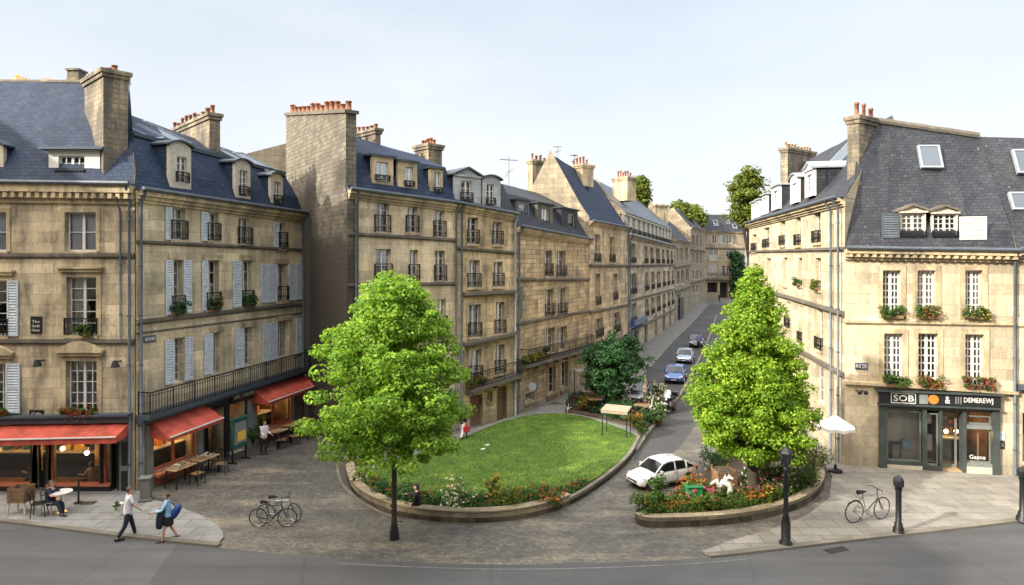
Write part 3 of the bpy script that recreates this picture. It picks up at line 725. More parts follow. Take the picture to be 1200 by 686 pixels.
def shop_interior(b, aL, aR, z0, z1, dep=3.0, lamps=4, shelves=True, warm=True, people=0, seed=1):
    F = b.F; R = random.Random(seed); mb = MB()
    q = lambda a, z, d: F.P(a, z, d)
    mb.poly([q(aL, z0, -dep), q(aR, z0, -dep), q(aR, z1, -dep), q(aL, z1, -dep)]); mb.poly([q(aL, z0, -.3), q(aL, z0, -dep), q(aL, z1, -dep), q(aL, z1, -.3)])
    mb.poly([q(aR, z0, -.3), q(aR, z1, -.3), q(aR, z1, -dep), q(aR, z0, -dep)]); mb.poly([q(aL, z0, -.3), q(aR, z0, -.3), q(aR, z0, -dep), q(aL, z0, -dep)]); mb.poly([q(aL, z1, -.3), q(aL, z1, -dep), q(aR, z1, -dep), q(aR, z1, -.3)])
    o = mb.build('shop_interior', M['shoproom' if warm else 'greyrender'], b.root)
    sb = MB(); mats = [M['wood'], M['orange'], M['cream'], M['green'], M['terra'], M['black'], M['yellow']]
    if shelves:
        for k in range(4):
            z = z0 + .35 + k * .52; F.hex(sb, aL + .2, aR - .2, z, z + .05, -dep + .02, -dep + .4)
            a = aL + .3
            while a < aR - .4:
                w = R.uniform(.08, .25); F.hex(sb, a, a + w, z + .053, z + .05 + R.uniform(.12, .42), -dep + .08, -dep + .33, m=R.randrange(1, 7)); a += w + R.uniform(.03, .2)
        F.hex(sb, aL + .4, aR - .6, z0, z0 + 1.0, -dep + 1.0, -dep + 1.6, m=5); F.hex(sb, aL + .35, aR - .55, z0 + 1.003, z0 + 1.06, -dep + .95, -dep + 1.65, m=2)
        a = aL + .6
        while a < aR - .9:
            w = R.uniform(.1, .3); F.hex(sb, a, a + w, z0 + 1.063, z0 + 1.06 + R.uniform(.08, .4), -dep + 1.1, -dep + 1.4, m=R.randrange(1, 7)); a += w + R.uniform(.1, .5)
        sb.build('display_shelves', mats, b.root)
    for i in range(lamps):
        a = lerp(aL + .4, aR - .4, (i + .5) / lamps); p = q(a, z1 - R.uniform(.45, 1.25), -R.uniform(.6, dep - 1.0)); lb = MB(); lb.ball(p, .085, 8)
        lb.build('pendant_lamp', M['warm'], o, smooth=True); cb = MB(); cb.bar(p + V(0, 0, .1), V(p.x, p.y, z1), .015); cb.build('lamp_cord', M['black'], o)
# ================================================================== BUILDINGS
GRP = None
# ---- left corner house with the red awning (B1)
F1 = Fac(G(-150, 577), G(158, 577))
b = Bld('corner_building', 'leftmost tan stone building with blue slate roof and a wide red awning', F1, F1.z(0, 213), F1.z(F1.L, 217), 9, kR=-.66)
b.roof([(.0, b.zL, b.zR), (1.3, 14.6, 14.4), (3.0, 16.75, 16.65), (3.3, 16.8, 16.7)], 'slateA')
for px in ((76.4, 112.8, 249, 295), (-29, 8, 249, 295)):
    b.win(px, ny=2, curtain='blind', surround=.16, sill=True)
for px, shp in (((78.7, 113, 325, 393), ()), ((-25, 9, 329, 394), ((9.6, 22.4),))):
    b.win(px, ny=5, nx=2, surround=.2, lintel=1, rail=.65, shpx=shp, curtain='left')
for px, shp in (((77.7, 113.8, 423, 487), ()), ((-25, 8, 426, 484), ((8, 24.5),))):
    b.win(px, nx=4, ny=5, surround=.2, lintel=2, shpx=shp, curtain='none')
b.hole((-145, 36, 515, 570), .3); b.hole((38, 54, 515, 579), .5); b.hole((57, 130, 515, 570), .3); b.hole((131, 139, 505, 579), .8)
b.walls('stoneA', par=.15)
for r_, nx_ in (((-145, -60, 515, 570), 3), ((-58, 36, 515, 570), 2), ((57, 117, 515, 570), 1), ((119, 130, 515, 570), 1)):
    window(F1, F1.rect(r_), b.root, depth=.12, nx=nx_, ny=1, curtain='none', frame='shopred', glass='glassS', sill=False, room=None, fw=.09, simple=True, name='shop_window')
shop_interior(b, F1.a(-145), F1.a(139), .05, 2.5, 3.2, 16, seed=3)
mb = MB()
for x0, x1 in ((36, 38), (54, 57), (117, 119), (130, 131.5), (139, 140.5)): F1.hex(mb, F1.a(x0), F1.a(x1), 0, 2.55, -.25, .04)
F1.hex(mb, 0, F1.a(36), 0, .28, -.2, .1); F1.hex(mb, F1.a(57), F1.a(131), 0, .28, -.2, .1)
F1.hex(mb, F1.a(131.6), F1.a(138.9), 0, 2.4, -.9, -.8)
mb.build('shopfront_frame', M['black'], b.root)
mb = MB(); F1.hex(mb, F1.a(38.1), F1.a(53.9), 0, .7, -.42, -.36); F1.hex(mb, F1.a(38.1), F1.a(39.5), .7, 2.3, -.42, -.36); F1.hex(mb, F1.a(52.5), F1.a(53.9), .7, 2.3, -.42, -.36); F1.hex(mb, F1.a(39.5), F1.a(52.5), 2.2, 2.3, -.42, -.36)
dd = mb.build('shop_door', M['black'], b.root); mb = MB(); F1.hex(mb, F1.a(39.5), F1.a(52.5), .7, 2.2, -.4, -.39); mb.build('pane', M['glassS'], dd)
for q0, q1 in ((F1.a(57), F1.a(131)), (0, F1.a(36))): mb = MB(); F1.hex(mb, q0, q1, .28, .34, -.15, .2); mb.build('window_ledge', M['shopred'], b.root)
mb = MB(); F1.hex(mb, F1.a(141), F1.a(153), .0, 2.5, -.02, .06); w_ = mb.build('side_door', M['shopgreyl'], b.root)
mb = MB(); F1.hex(mb, F1.a(143.5), F1.a(150.5), 1.05, 1.95, .06, .075); F1.hex(mb, F1.a(143), F1.a(152), .03, .85, .06, .08); mb.build('dark_panel', M['black'], w_)
mb = MB(); F1.hex(mb, 0, F1.a(155), 2.62, 2.82, -.02, .3, 2.78, 3.02); F1.hex(mb, 0, F1.a(156), 2.823, 2.9, -.02, .42, 3.023, 3.1); mb.build('shop_fascia', M['lead'], b.root)
awning(b, F1.a(-140), F1.a(154.5), 2.58, 2.72, 2.2, 2.42, 1.0, .24)
b.ledge(None, 297, None, 297, .13, .1, 'trimdk'); b.ledge(None, 397, None, 397.5, .14, .12, 'trimdk')
b.cornice(.75, .38, dent=True)
mb = MB(); F1.hex(mb, F1.a(36.5), F1.a(49.5), F1.z(11, 391), F1.z(11, 371), -.01, .04); pl = mb.build('wall_plaque', M['black'], b.root)
for i_, t_ in enumerate(('The', 'Gardel', 'Hcuse')): text_part(t_, F1, F1.a(38.5), F1.a(47.5), F1.z(11, 378.5 + 5 * i_), F1.z(11, 375.2 + 5 * i_), .041, pl, 'cream')
mb = MB(); F1.hex(mb, F1.a(35), F1.a(52), F1.z(11, 489), F1.z(11, 480.5), -.01, .04); pl = mb.build('wall_plaque', M['black'], b.root)
text_part('Cafe', F1, F1.a(38), F1.a(49), F1.z(11, 486.7), F1.z(11, 483), .041, pl, 'cream')
for px_, py_ in ((52, 422), (142, 423)):
    mb = MB(); a_ = F1.a(px_); z_ = F1.z(a_, py_); mb.tube([F1.P(a_, z_, 0), F1.P(a_, z_, .35)], .03, 6); mb.lathe([(.04, .12), (.09, .1), (.16, -.12), (.15, -.14)], F1.P(a_, z_ - .05, .38), 10); mb.build('wall_lamp', M['iron'], b.root)
b.pipe(F1.L - .12, d=.16); b.pipe(F1.L - .5, z0=F1.z(F1.L, 400), z1=F1.z(F1.L, 235), d=.1, r=.04)
b.dormer((57, 117, 176, 213.5), (68.5, 99, 183, 208), .35, 2.2, 'flat', 'white', 'slateA', nx=4, ny=3, rail=.25, over=.25)
b.dormer((-60, 4, 172, 213.5), (-40, -8, 183, 208), .35, 2.2, 'arch', 'cream', 'slateA', nx=4, ny=3)
b.chimney(121, 99, 150, 25.35, 80, 222, 48, 9, hp=.34)
mb = MB(); c_ = V(-19.2, 28.6, 0); mb.box((c_.x, c_.y, 16.9), (.5, .5, .8)); mb.box((c_.x, c_.y, 17.34), (.62, .62, .08)); mb.build('chimney', M['stack'], b.root)
mb = MB(); mb.tube([b.Bk(0, 16.78, 3.15), b.Bk(F1.L, 16.72, 3.15)], .13, 8); mb.build('ridge_cap', M['trimdk'], b.root)

# ---- long shuttered building along the cobbled lane (B2)
F2 = Fac(G(159.5, 578), G(355, 500))
b = Bld('shuttered_building', 'tan stone building with pale blue shutters, blue mansard roof and two red awnings', F2, F2.z(0, 222), F2.z(F2.L, 250), 8, kL=.78)
b.roof([(0, b.zL, b.zR), (.35, b.zL + .9, b.zR + .9), (1.2, 14.1, 13.7), (4, 15.6, 14.9)], 'slateA')
mb = MB()
for i in range(9): mb.bar(b.Bk(lerp(0, F2.L, i / 9), lerp(14.13, 13.73, i / 9), 1.17), b.Bk(lerp(0, F2.L, (i + 1) / 9), lerp(14.13, 13.73, (i + 1) / 9), 1.17), .16)
mb.build('roof_flashing', M['lead'], b.root)
top = [((200.4, 217.3, 244, 281.5), ((193, 200.4),)), ((243, 256, 249.6, 283), ((235, 243),)), ((279.7, 293.5, 256, 287), ()), ((326, 335, 261.5, 291), ((319.5, 326),))]
for px, sh in top: b.win(px, ny=3, nx=2, shpx=sh, rail=.8)
mid = [((201.5, 214, 305, 368), ((193.4, 201.5), (214, 223.6))), ((242, 256.6, 305.5, 363), ((236, 242),)), ((284, 295.5, 305.5, 359), ((272, 282),)), ((324.7, 336, 309.7, 353), ((305, 314), (314.6, 324), (337.6, 346), (346.6, 354.6)))]
for px, sh in mid: b.win(px, ny=4, nx=2, shpx=sh, rail=.75, depth=.24)
low = [((203, 215, 396.5, 448), ((192.6, 202.4), (215.5, 224.8))), ((249, 258, 390, 437), ((238.5, 248.6),)), ((285, 296, 384, 429), ((274.6, 284.4),)), ((324.7, 339.6, 376, 419), ((307, 315.6), (316, 324.2), (346, 354.6)))]
for px, sh in low: b.win(px, ny=5, nx=2, shpx=sh, surround=.0, depth=.24, sill=False)
for px, _ in low + mid:
    mb = MB(); r = F2.rect(px); F2.hex(mb, r[0] - .2, r[1] + .2, r[3] + .02, r[3] + .26, -.02, .05); mb.build('lintel', M['trim'], b.root)
zs = lambda px, y: F2.zx(px, y)
W1 = F2.a(179), F2.a(229.5), .55, 2.35; W2 = F2.a(301), F2.a(341), .6, 2.35
D1 = F2.a(238), F2.a(262), 0.02, 2.35; D2 = F2.a(268), F2.a(287), .02, 2.4
b.holes += [W1 + (.25,), W2 + (.25,), D1 + (.9,), D2 + (.9,)]
b.walls('stoneB')
for W, n_ in ((W1, 2), (W2, 2)):
    window(F2, W, b.root, depth=.1, nx=n_, ny=1, curtain='none', frame='shopred', glass='glassS', sill=False, room=None, fw=.09, simple=True, name='shop_window')
    mb = MB(); F2.hex(mb, W[0] - .1, W[1] + .1, W[2] - .14, W[2] - .03, -.05, .42); F2.hex(mb, W[0] - .05, W[1] + .05, .0, W[2] - .143, -.02, .06); mb.build('window_ledge', M['shopred'], b.root)
shop_interior(b, .4, F2.a(262), .04, 2.45, 2.6, 7, seed=5); shop_interior(b, F2.a(265), F2.a(346), .04, 2.45, 2.6, 7, seed=9)
for x0, x1 in ((169.5, 178), (230.5, 236.5), (288, 299.5), (342.5, 347)):
    mb = MB(); F2.hex(mb, F2.a(x0), F2.a(x1), -.02, 2.5, -.02, .1); mb.build('pilaster', M['shopgreyl'], b.root)
mb = MB()
for x0, x1 in ((236.6, 238), (262, 268), (287, 288)): F2.hex(mb, F2.a(x0), F2.a(x1), 0, 2.5, -.02, .06)
F2.hex(mb, F2.a(238), F2.a(262), 2.35, 2.6, -.02, .062); F2.hex(mb, F2.a(268), F2.a(299), 2.4, 2.95, -.02, .2)
F2.hex(mb, D1[0] + .1, D1[1] - .1, .05, 2.3, -.8, -.75)
sg = mb.build('shopfront_frame', M['black'], b.root)
text_part('DES THERMES', F2, F2.a(270), F2.a(297), 2.58, 2.82, .201, sg, 'cream')
mb = MB(); F2.hex(mb, F2.a(237), F2.a(262), 2.55, 3.0, -.02, .3); sg = mb.build('sign_board', M['black'], b.root)
# zinc canopy roof under the balcony
zb0, zb1 = F2.z(0, 486) , F2.z(F2.L, 428.5)
mb = MB(); F2.hex(mb, .0, F2.L, zb0 - .2, zb0 - .02, -.02, .62, zb1 - .2, zb1 - .02); F2.hex(mb, .0, F2.L, zb0 - .38, zb0 - .203, -.02, .35, zb1 - .38, zb1 - .203); bl = mb.build('balcony', M['lead'], b.root)
railing(F2, .1, F2.L - .05, zb0 - .02, zb0 + .85, .58, bl, True, zs=zb1 - zb0, step=.14, fancy=False, rr=.02)
awning(b, F2.a(174), F2.a(238.5), zb0 - .42, zb0 - .42 + (zb1 - zb0) * .45, zb0 - .95, zb0 - .95 + (zb1 - zb0) * .45, 1.05, .16)
awning(b, F2.a(293), F2.a(352), lerp(zb0, zb1, .66) - .42, zb1 - .42, lerp(zb0, zb1, .66) - .95, zb1 - .95, 1.05, .16)
b.ledge(None, 281.5, None, 291.5, .1, .09, 'trimdk'); b.ledge(None, 375, None, 353.5, .14, .13, 'trimdk'); b.ledge(None, 390, None, 366, .05, .05, 'trimdk')
b.cornice(.5, .3)
b.pipe(.12, d=.12); b.pipe(F2.L - .15, d=.12)
mb = MB(); F2.hex(mb, F2.a(168), F2.a(182), F2.zx(175, 401), F2.zx(175, 393.5), 0, .04); pl = mb.build('street_plaque', M['signblue'], b.root); text_part('RUE DU BAC', F2, F2.a(169), F2.a(181), F2.zx(175, 399.4), F2.zx(175, 395.2), .041, pl, 'white')
for bx, wx in (((199, 224, 172, 221), (207.5, 219, 184, 215)), ((276, 293.5, 192, 235.5), (281, 290, 200, 230)), ((317.6, 331.5, 207, 245), (321.5, 329, 213, 240))):
    b.dormer(bx, wx, .12, 2.0, 'arch', 'cream', 'slateA', nx=2, ny=4, rail=.45)
b.skylight((158, 173, 150, 157.5), 2); b.skylight((181, 197, 151, 161), 2); b.skylight((270, 279, 181, 187), 2); b.skylight((294, 306, 187, 195), 2)
b.chimney(245.5, 197, 258, 31.5, 132, 178, 44, 10, hp=.6)
Fg = Fac(V(-16.6, 40, 0).xy, V(-12.6, 41.5, 0).xy)
g = Bld('rear_house', 'dark stone gable peeping above the slate roof between two chimney stacks', Fg, 14.5, 12, 5, cat='building')
g.walls('stoneF'); mb = MB(); mb.poly([Fg.P(-1.5, 15, .01), Fg.P(Fg.L, 13, .01), Fg.P(Fg.L * .62, 16.4, .01)]); mb.hexa([Fg.P(-1.5, 13, 0), Fg.P(Fg.L, 12, 0), Fg.P(Fg.L, 12, -3), Fg.P(-1.5, 13, -3), Fg.P(-1.5, 15, 0), Fg.P(Fg.L * .62, 16.4, 0), Fg.P(Fg.L * .62, 16.4, -3), Fg.P(-1.5, 15, -3)]); mb.build('gable', M['stoneF'], g.root)
mb = MB(); mb.hexa([Fg.P(Fg.L * .6, 16.35, .1), Fg.P(Fg.L + .6, 13.0, .1), Fg.P(Fg.L + .6, 13.0, -5), Fg.P(Fg.L * .6, 16.35, -5), Fg.P(Fg.L * .6, 16.55, .1), Fg.P(Fg.L + .6, 13.2, .1), Fg.P(Fg.L + .6, 13.2, -5), Fg.P(Fg.L * .6, 16.55, -5)]); mb.build('roof', M['slateC'], g.root)

# ---- B3a with the great blind gable
A3 = G(408, 530); E3 = G(604, 489); u3 = (E3 - A3).normalized(); F3 = Fac(A3, E3); aS = F3.a(535)
F3a = Fac(A3, A3 + u3 * (aS - .01)); F3b = Fac(A3 + u3 * (aS + .01), E3)
b = Bld('gable_end_building', 'tan stone building with a huge dark rubble gable end behind the left tree', F3a, F3a.z(0, 222), F3a.z(F3a.L, 238.5), 9.5, kL=.1)
b.roof([(0, b.zL, b.zR), (1.0, 14.3, 14.0), (4, 15.9, 15.1)], 'slateA', aL=.05)
rows = [[(440, 456, 237, 273), (476.6, 489, 242, 273), (509, 521, 247, 278.6)], [(440, 458, 292, 330), (480, 490, 293, 330), (510, 521.5, 294, 330)],
        [(440, 457, 348, 392), (480, 491, 349, 391), (511.5, 522.5, 351, 390)], [(440, 457, 412, 460), (480, 491, 410, 454), (512, 523, 408, 449)]]
for i, rw in enumerate(rows):
    for px in rw: b.win(px, ny=4, nx=2, rail=.85 if i < 3 else .7, surround=.0 if i else .0)
for px in ((442, 456, 478, 528), (482, 492, 474, 520), (513, 524, 468, 512)): b.win(px, ny=4, nx=2, depth=.3, frame='wood')
b.walls('stoneB', 'stoneF')
b.ledge(None, 272, None, 280, .12, .12); b.ledge(None, 332, None, 330.5, .12, .12); b.ledge(None, 398, None, 392, .12, .14); b.ledge(None, 466, None, 456, .16, .16)
b.cornice(.45, .3, dent=False); b.pipe(.35); b.pipe(F3a.L - .1)
# gable wall slab with stack
gd = Vector((-6.05, 8.6)).normalized(); gz = [16.2, 17.4]
Gf = Fac(A3 + gd * 9.8, A3 + gd * -.02)
mb = MB(); Gf.hex(mb, .0, Gf.L, -.3, 12.2, -.5, .06); Gf.hex(mb, 0.0, Gf.L - .15, 12.2, 17.55, -.45, .062, 12.2, 15.9); o = mb.build('gable_wall', M['gable'], b.root)
mb = MB(); Gf.hex(mb, -.1, Gf.L - .05, 17.553, 17.72, -.55, .16, 15.903, 16.07); mb.build('coping', M['trimdk'], o)
for i in range(13):
    a = lerp(.4, Gf.L - .5, i / 12); p = Gf.P(a, lerp(17.72, 16.07, a / Gf.L), -.2); mb = MB(); h = random.uniform(.3, .5)
    mb.lathe([(.15, 0), (.13, h * .8), (.17, h * .85), (.17, h * .95), (.13, h), (.09, h), (.08, h * .7)], p, 10); mb.build('chimney_pot', M['terra'], o, smooth=True)
b.dormer((436, 461, 184, 218.5), (441, 455, 190, 213), .25, 2.2, 'flat', 'trim', 'slateA', rail=.3, ny=3)
b.dormer((466, 489, 190, 223.5), (475, 484, 196, 219.5), .25, 2.0, 'flat', 'trim', 'slateA', rail=.3, ny=3, over=.1)
b.dormer((504, 519, 198, 231), (509.5, 516.5, 202, 227), .25, 2.0, 'flat', 'trim', 'slateA', rail=.3, ny=3, over=.1)
b.chimney(440, 411, 446, 36, 150, 185, 45, 6, mt='stack', potm='terra', hp=.45)
b.chimney(502, 486, 518, 37.2, 168, 205, 45, 5, hp=.5)

# ---- B3b two big grey dormers
b = Bld('grey_dormer_building', 'narrow tan stone building with two large pale grey dormers beside the lawn', F3b, F3b.z(0, 238.5), F3b.z(F3b.L, 251.5), 8)
b.roof([(0, b.zL, b.zR), (1.1, 13.7, 13.4), (3.5, 14.2, 13.9)], 'slateC')
rows = [[(547.7, 560, 255, 286), (577, 588, 260.5, 287)], [(548, 562, 305, 337), (578, 589, 307, 336)], [(549, 563, 357, 395), (580, 591, 354, 391)], [(550, 563.7, 410, 445), (580, 591, 404, 438)]]
for rw in rows:
    for px in rw: b.win(px, ny=4, nx=2, rail=.75, surround=.13)
b.win((571.5, 577, 459, 471), ny=2, nx=1); b.hole((550.7, 565.6, 463, 504), .3); b.hole((582.5, 594, 453, 495), .3)
b.walls('stoneC')
for px in ((550.7, 565.6, 463, 503.5), (582.5, 594, 453, 494.5)):
    r = F3b.rect(px); mb = MB(); F3b.hex(mb, r[0], r[1], 0, r[3], -.33, -.28)
    for k in range(2):
        for j in range(3): F3b.hex(mb, lerp(r[0], r[1], k / 2) + .1, lerp(r[0], r[1], (k + 1) / 2) - .1, .2 + j * .75, .8 + j * .75, -.28, -.25)
    o = mb.build('door', M['wood'], b.root); mb = MB(); mb.ball(F3b.P(r[0] + (r[1] - r[0]) * .55, 1.1, -.22), .04, 6); mb.build('handle', M['chrome'], o)
b.ledge(None, 289, None, 295, .12, .14); b.balcony(541, 342.5, 601, 339.5, .45, .01 + .0, False) if False else b.ledge(541, 343, 601, 340, .16, .35)
b.ledge(541, 402, 601, 388.5, .16, .4); b.balcony(545, 454, 604, 437, .75, .8)
b.cornice(.4, .28); b.pipe(F3b.L - .12, mt='zincL'); b.pipe(.25)
b.dormer((533, 563.5, 206, 243), (540.5, 552.5, 212, 238), .15, 2.4, 'ped', 'greyrender', 'slateC', 'lead', rail=.55, ny=3)
b.dormer((565.5, 586.5, 211, 247), (570.5, 579, 216, 241), .15, 2.4, 'arch', 'greyrender', 'slateC', 'lead', rail=.4, ny=3)

def antenna(b, p, h=2.0, w=.9, rz=0):
    mb = MB(); p = Vector(p); mb.tube([p, p + V(0, 0, h)], .016, 6); c, s_ = math.cos(rz), math.sin(rz)
    mb.bar(p + V(-c * w, -s_ * w, h * .92), p + V(c * w, s_ * w, h * .92), .025)
    for i in range(7):
        t = lerp(-w, w, i / 6); q = p + V(c * t, s_ * t, h * .92); l = .32 - .02 * i; mb.bar(q + V(s_ * l, -c * l, 0), q - V(s_ * l, -c * l, 0), .016)
    mb.bar(p + V(-.25, 0, h * .6), p + V(.3, 0, h * .7), .02); mb.bar(p + V(-.25, .1, h * .5), p + V(.1, 0, h * .65), .02)
    mb.build('aerial', M['iron'], b.root)
# ---- B4
F4 = Fac(G(604.5, 489), G(690, 448))
b = Bld('eroded_stone_building', 'weathered tan stone building with paired windows and a satellite dish near its foot', F4, F4.z(0, 265), F4.z(F4.L, 281), 9, kL=.41)
b.roof([(0, b.zL, b.zR), (1.2, 13.0, 12.7), (4, 14.3, 14.1)], 'slateC')
rows = [[(638, 646.6, 293.7, 324), (652, 662.6, 294, 325)], [(638.4, 648.6, 339, 371), (653.6, 663, 338, 369.5)], [(639, 649.6, 384.6, 414), (654, 664, 383, 411)], [(641, 651, 430, 461.6), (657, 665, 424, 454.7)]]
for i, rw in enumerate(rows):
    for px in rw: b.win(px, ny=3, nx=2, rail=.8 if i < 2 else 0, surround=.14, curtain='both' if i < 3 else 'left')
b.win((615, 626, 460, 471), nx=3, ny=1, surround=.1)
b.walls('stoneD')
b.ledge(None, 326, None, 326.5, .13, .14); b.ledge(None, 378, None, 363, .13, .16); b.balcony(606, 427, 686, 406, .75, .85)
b.cornice(.45, .28, dent=True); b.pipe(.2)
for x0, x1, y in ((640, 652, 476), (656, 666, 470)):
    mb = MB(); F4.hex(mb, F4.a(x0), F4.a(x1), 0, F4.zx((x0 + x1) / 2, 462 if x0 < 650 else 457), .02, .12); mb.build('base_boarding', M['wood'], b.root)
mb = MB(); F4.hex(mb, F4.a(608), F4.a(611), F4.zx(609, 374), F4.zx(609, 336), .03, .08); mb.build('shutter', M['shutterg'], b.root)
mb = MB(); a_ = F4.a(615); c_ = F4.P(a_, F4.z(a_, 452), .5); dirv = (V(.3, -1, .25)).normalized()
rr_ = [(.24, 0.0), (.2, -.03), (.12, -.06), (.02, -.07)]
mb.tube([c_ + dirv * z for r, z in rr_], [r for r, z in rr_], 16); mb.tube([c_ - dirv * .1, F4.P(a_, F4.z(a_, 455), 0)], .03, 6); mb.tube([c_ - dirv * .05, c_ + dirv * .4], .015, 6); mb.ball(c_ + dirv * .4, .05, 6)
mb.build('satellite_dish', M['zincL'], b.root)
b.dormer((606, 620, 236, 262), (608, 618.5, 239, 257), .5, 1.6, 'flat', 'zinc', 'slateC', 'slateC', nx=1, ny=1, curtain='blind', over=.08)
b.dormer((630, 648, 240, 269), (635, 644, 245, 265), .35, 2, 'flat', 'trimdk', 'slateC', 'slateC', nx=2, ny=2, curtain='both')
b.dormer((658, 677, 246, 275), (665.5, 674, 251, 272), .35, 2, 'flat', 'slateC', 'slateC', 'slateC', nx=1, ny=1, curtain='blind')
antenna(b, V(-.2, 42, 13.0), 2.7, .6, .4)

# ---- B5 tall blue roof with light gable
F5 = Fac(G(690.5, 448), G(736, 418))
b = Bld('steep_roof_building', 'tan stone building with a tall smooth blue slate roof and pale stone gable', F5, 11.9, 12.0, 6)
b.roof([(0, b.zL, b.zR), (.7, 12.9, 12.9), (3.0, 17.0, 16.5)], 'slateA', aL=.3)
for px in ((696, 703, 275, 308), (714, 720, 278, 308), (698, 703, 321, 358), (718.5, 723, 321, 352), (698, 706, 373, 396), (719, 726, 366, 390)): b.win(px, ny=3, nx=2, rail=.7, surround=.1)
b.win((700, 707, 412, 432), ny=2); b.win((722, 729, 402, 420), ny=2)
b.walls('stoneC', 'stoneF', par=.35)
b.ledge(None, 310, None, 310.5, .14, .2); b.ledge(None, 365, None, 356, .14, .16); b.ledge(None, 407, None, 392, .14, .14)
b.cornice(.35, .25); b.pipe(F5.L - .3, mt='zinc')
b.chimney(624, 618.5, 643, 49.6, 187, 235, 40, 4, mt='trim', hp=.55, potm='terra', potside='R')
b.chimney(683, 664, 695.5, 54, 192, 218, 45, 5, mt='trim', hp=.8)
antenna(b, V(3.6, 51, 16.8), 1.2, .3); antenna(b, V(5.2, 54, 16.6), 1.2, .35, 1)

# ---- B6 long with attic row
F6 = Fac(G(736.5, 418), G(790, 379))
b = Bld('attic_row_building', 'long tan stone building with a row of white attic windows above the narrow street', F6, F6.z(0, 276), F6.z(F6.L, 289), 9)
b.roof([(0, b.zL, b.zR), (.8, b.zL + .2, b.zR + .2), (.81, 13.4, 13.3), (.2, 13.5, 13.4), (5, 17.6, 17.6)], 'zinc', name='roof')
xs = [(738, 744.5), (755, 758.6), (762, 765.3), (768.8, 772.5), (775.5, 778.3), (781, 783.6), (786, 788)]
for i, (x0, x1) in enumerate(xs):
    t = (x0 - 738) / 50
    for (ya, yb, yc, yd) in ((286, 309, 295, 309.5), (321, 345, 317, 333), (356, 379, 341, 356)):
        b.win((x0 + (1 if ya > 300 else 0), x1 + (1 if ya > 300 else 0), lerp(ya, yc, t), lerp(yb, yd, t)), simple=True, nx=2, sill=True, rail=.6, surround=.12)
b.holes += [(3, 5.4, .02, 2.6, .3), (9, 11, .02, 2.6, .3), (16, 18, .02, 2.6, .3), (23, 25, .02, 2.6, .3), (29, 31, .02, 2.6, .3)]
b.walls('stoneA')
for a0_, a1_ in ((3, 5.4), (9, 11), (16, 18), (23, 25), (29, 31)):
    mb = MB(); F6.hex(mb, a0_, a1_, 0, 2.6, -.3, -.25); mb.build('door', M['dark' if a0_ != 16 else 'woodl'], b.root)
mb = MB(); F6.hex(mb, .5, 7.5, 2.7, 3.3, -.02, .5); F6.hex(mb, .8, 2.8, .1, 2.6, -.02, .08); mb.build('blue_shopfront', M['paintb'], b.root)
at = F6.off(-.45); mb = MB(); n = 11
F6.hex(mb, 0, F6.L, b.zL - .02, b.zL + .35, -.6, -.4, b.zR - .02, b.zR + .35)
F6.hex(mb, 0, F6.L, 13.25, 13.45, -.6, -.3, 13.15, 13.35)
for i in range(n + 1):
    a = lerp(0.3, F6.L - .3, i / n); F6.hex(mb, a - .55, a + .55, b.zt(a) + .3, 13.3, -.6, -.41)
mb.build('attic_wall', M['cream'], b.root)
for i in range(n):
    a0_ = lerp(.3, F6.L - .3, i / n) + .56; a1_ = lerp(.3, F6.L - .3, (i + 1) / n) - .56
    window(F6.off(-.4), (a0_, a1_, b.zt(a0_) + .36, 13.22), b.root, depth=.1, simple=True, nx=2, sill=False, rail=.5, room='dark')
b.ledge(None, 310.5, None, 310, .14, .2); b.ledge(None, 351.5, None, 338, .14, .16); b.ledge(None, 388, None, 361, .18, .3)
b.cornice(.35, .3); b.pipe(.25)
b.chimney(735, 718, 745, 66, 207, 235, 45, 6, mt='trim', potm='terra', hp=.9)

# ---- B9 / B10 further up the street
F9 = Fac(G(790.5, 378.5), G(809, 365.5))
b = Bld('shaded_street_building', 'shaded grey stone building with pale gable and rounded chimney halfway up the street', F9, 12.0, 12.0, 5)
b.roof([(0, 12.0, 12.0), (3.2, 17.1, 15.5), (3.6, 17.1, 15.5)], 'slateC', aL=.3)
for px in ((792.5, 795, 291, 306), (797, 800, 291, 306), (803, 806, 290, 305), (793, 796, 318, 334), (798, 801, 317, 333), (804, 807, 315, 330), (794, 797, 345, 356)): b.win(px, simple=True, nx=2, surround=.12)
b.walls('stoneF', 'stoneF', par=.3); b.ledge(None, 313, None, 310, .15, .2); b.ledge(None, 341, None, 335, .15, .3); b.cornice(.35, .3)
b.chimney(768, 764, 783, 93.5, 240, 262, 20, 2, mt='trim', potm='potyel', hp=.3, potside='R')
mb = MB(); F9.hex(mb, 4, 9, .2, 3.2, 0, .3); mb.build('shopfront', M['black'], b.root)
F10 = Fac(G(809.3, 365.3), G(826, 352))
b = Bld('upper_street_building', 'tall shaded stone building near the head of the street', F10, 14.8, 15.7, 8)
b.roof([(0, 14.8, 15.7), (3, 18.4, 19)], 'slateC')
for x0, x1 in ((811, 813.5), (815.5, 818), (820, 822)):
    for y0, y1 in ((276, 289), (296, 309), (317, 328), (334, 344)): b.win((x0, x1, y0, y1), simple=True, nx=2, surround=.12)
b.walls('stoneF'); b.cornice(.4, .3); b.ledge(None, 292, None, 294, .2, .25); b.ledge(None, 331, None, 327, .2, .25)
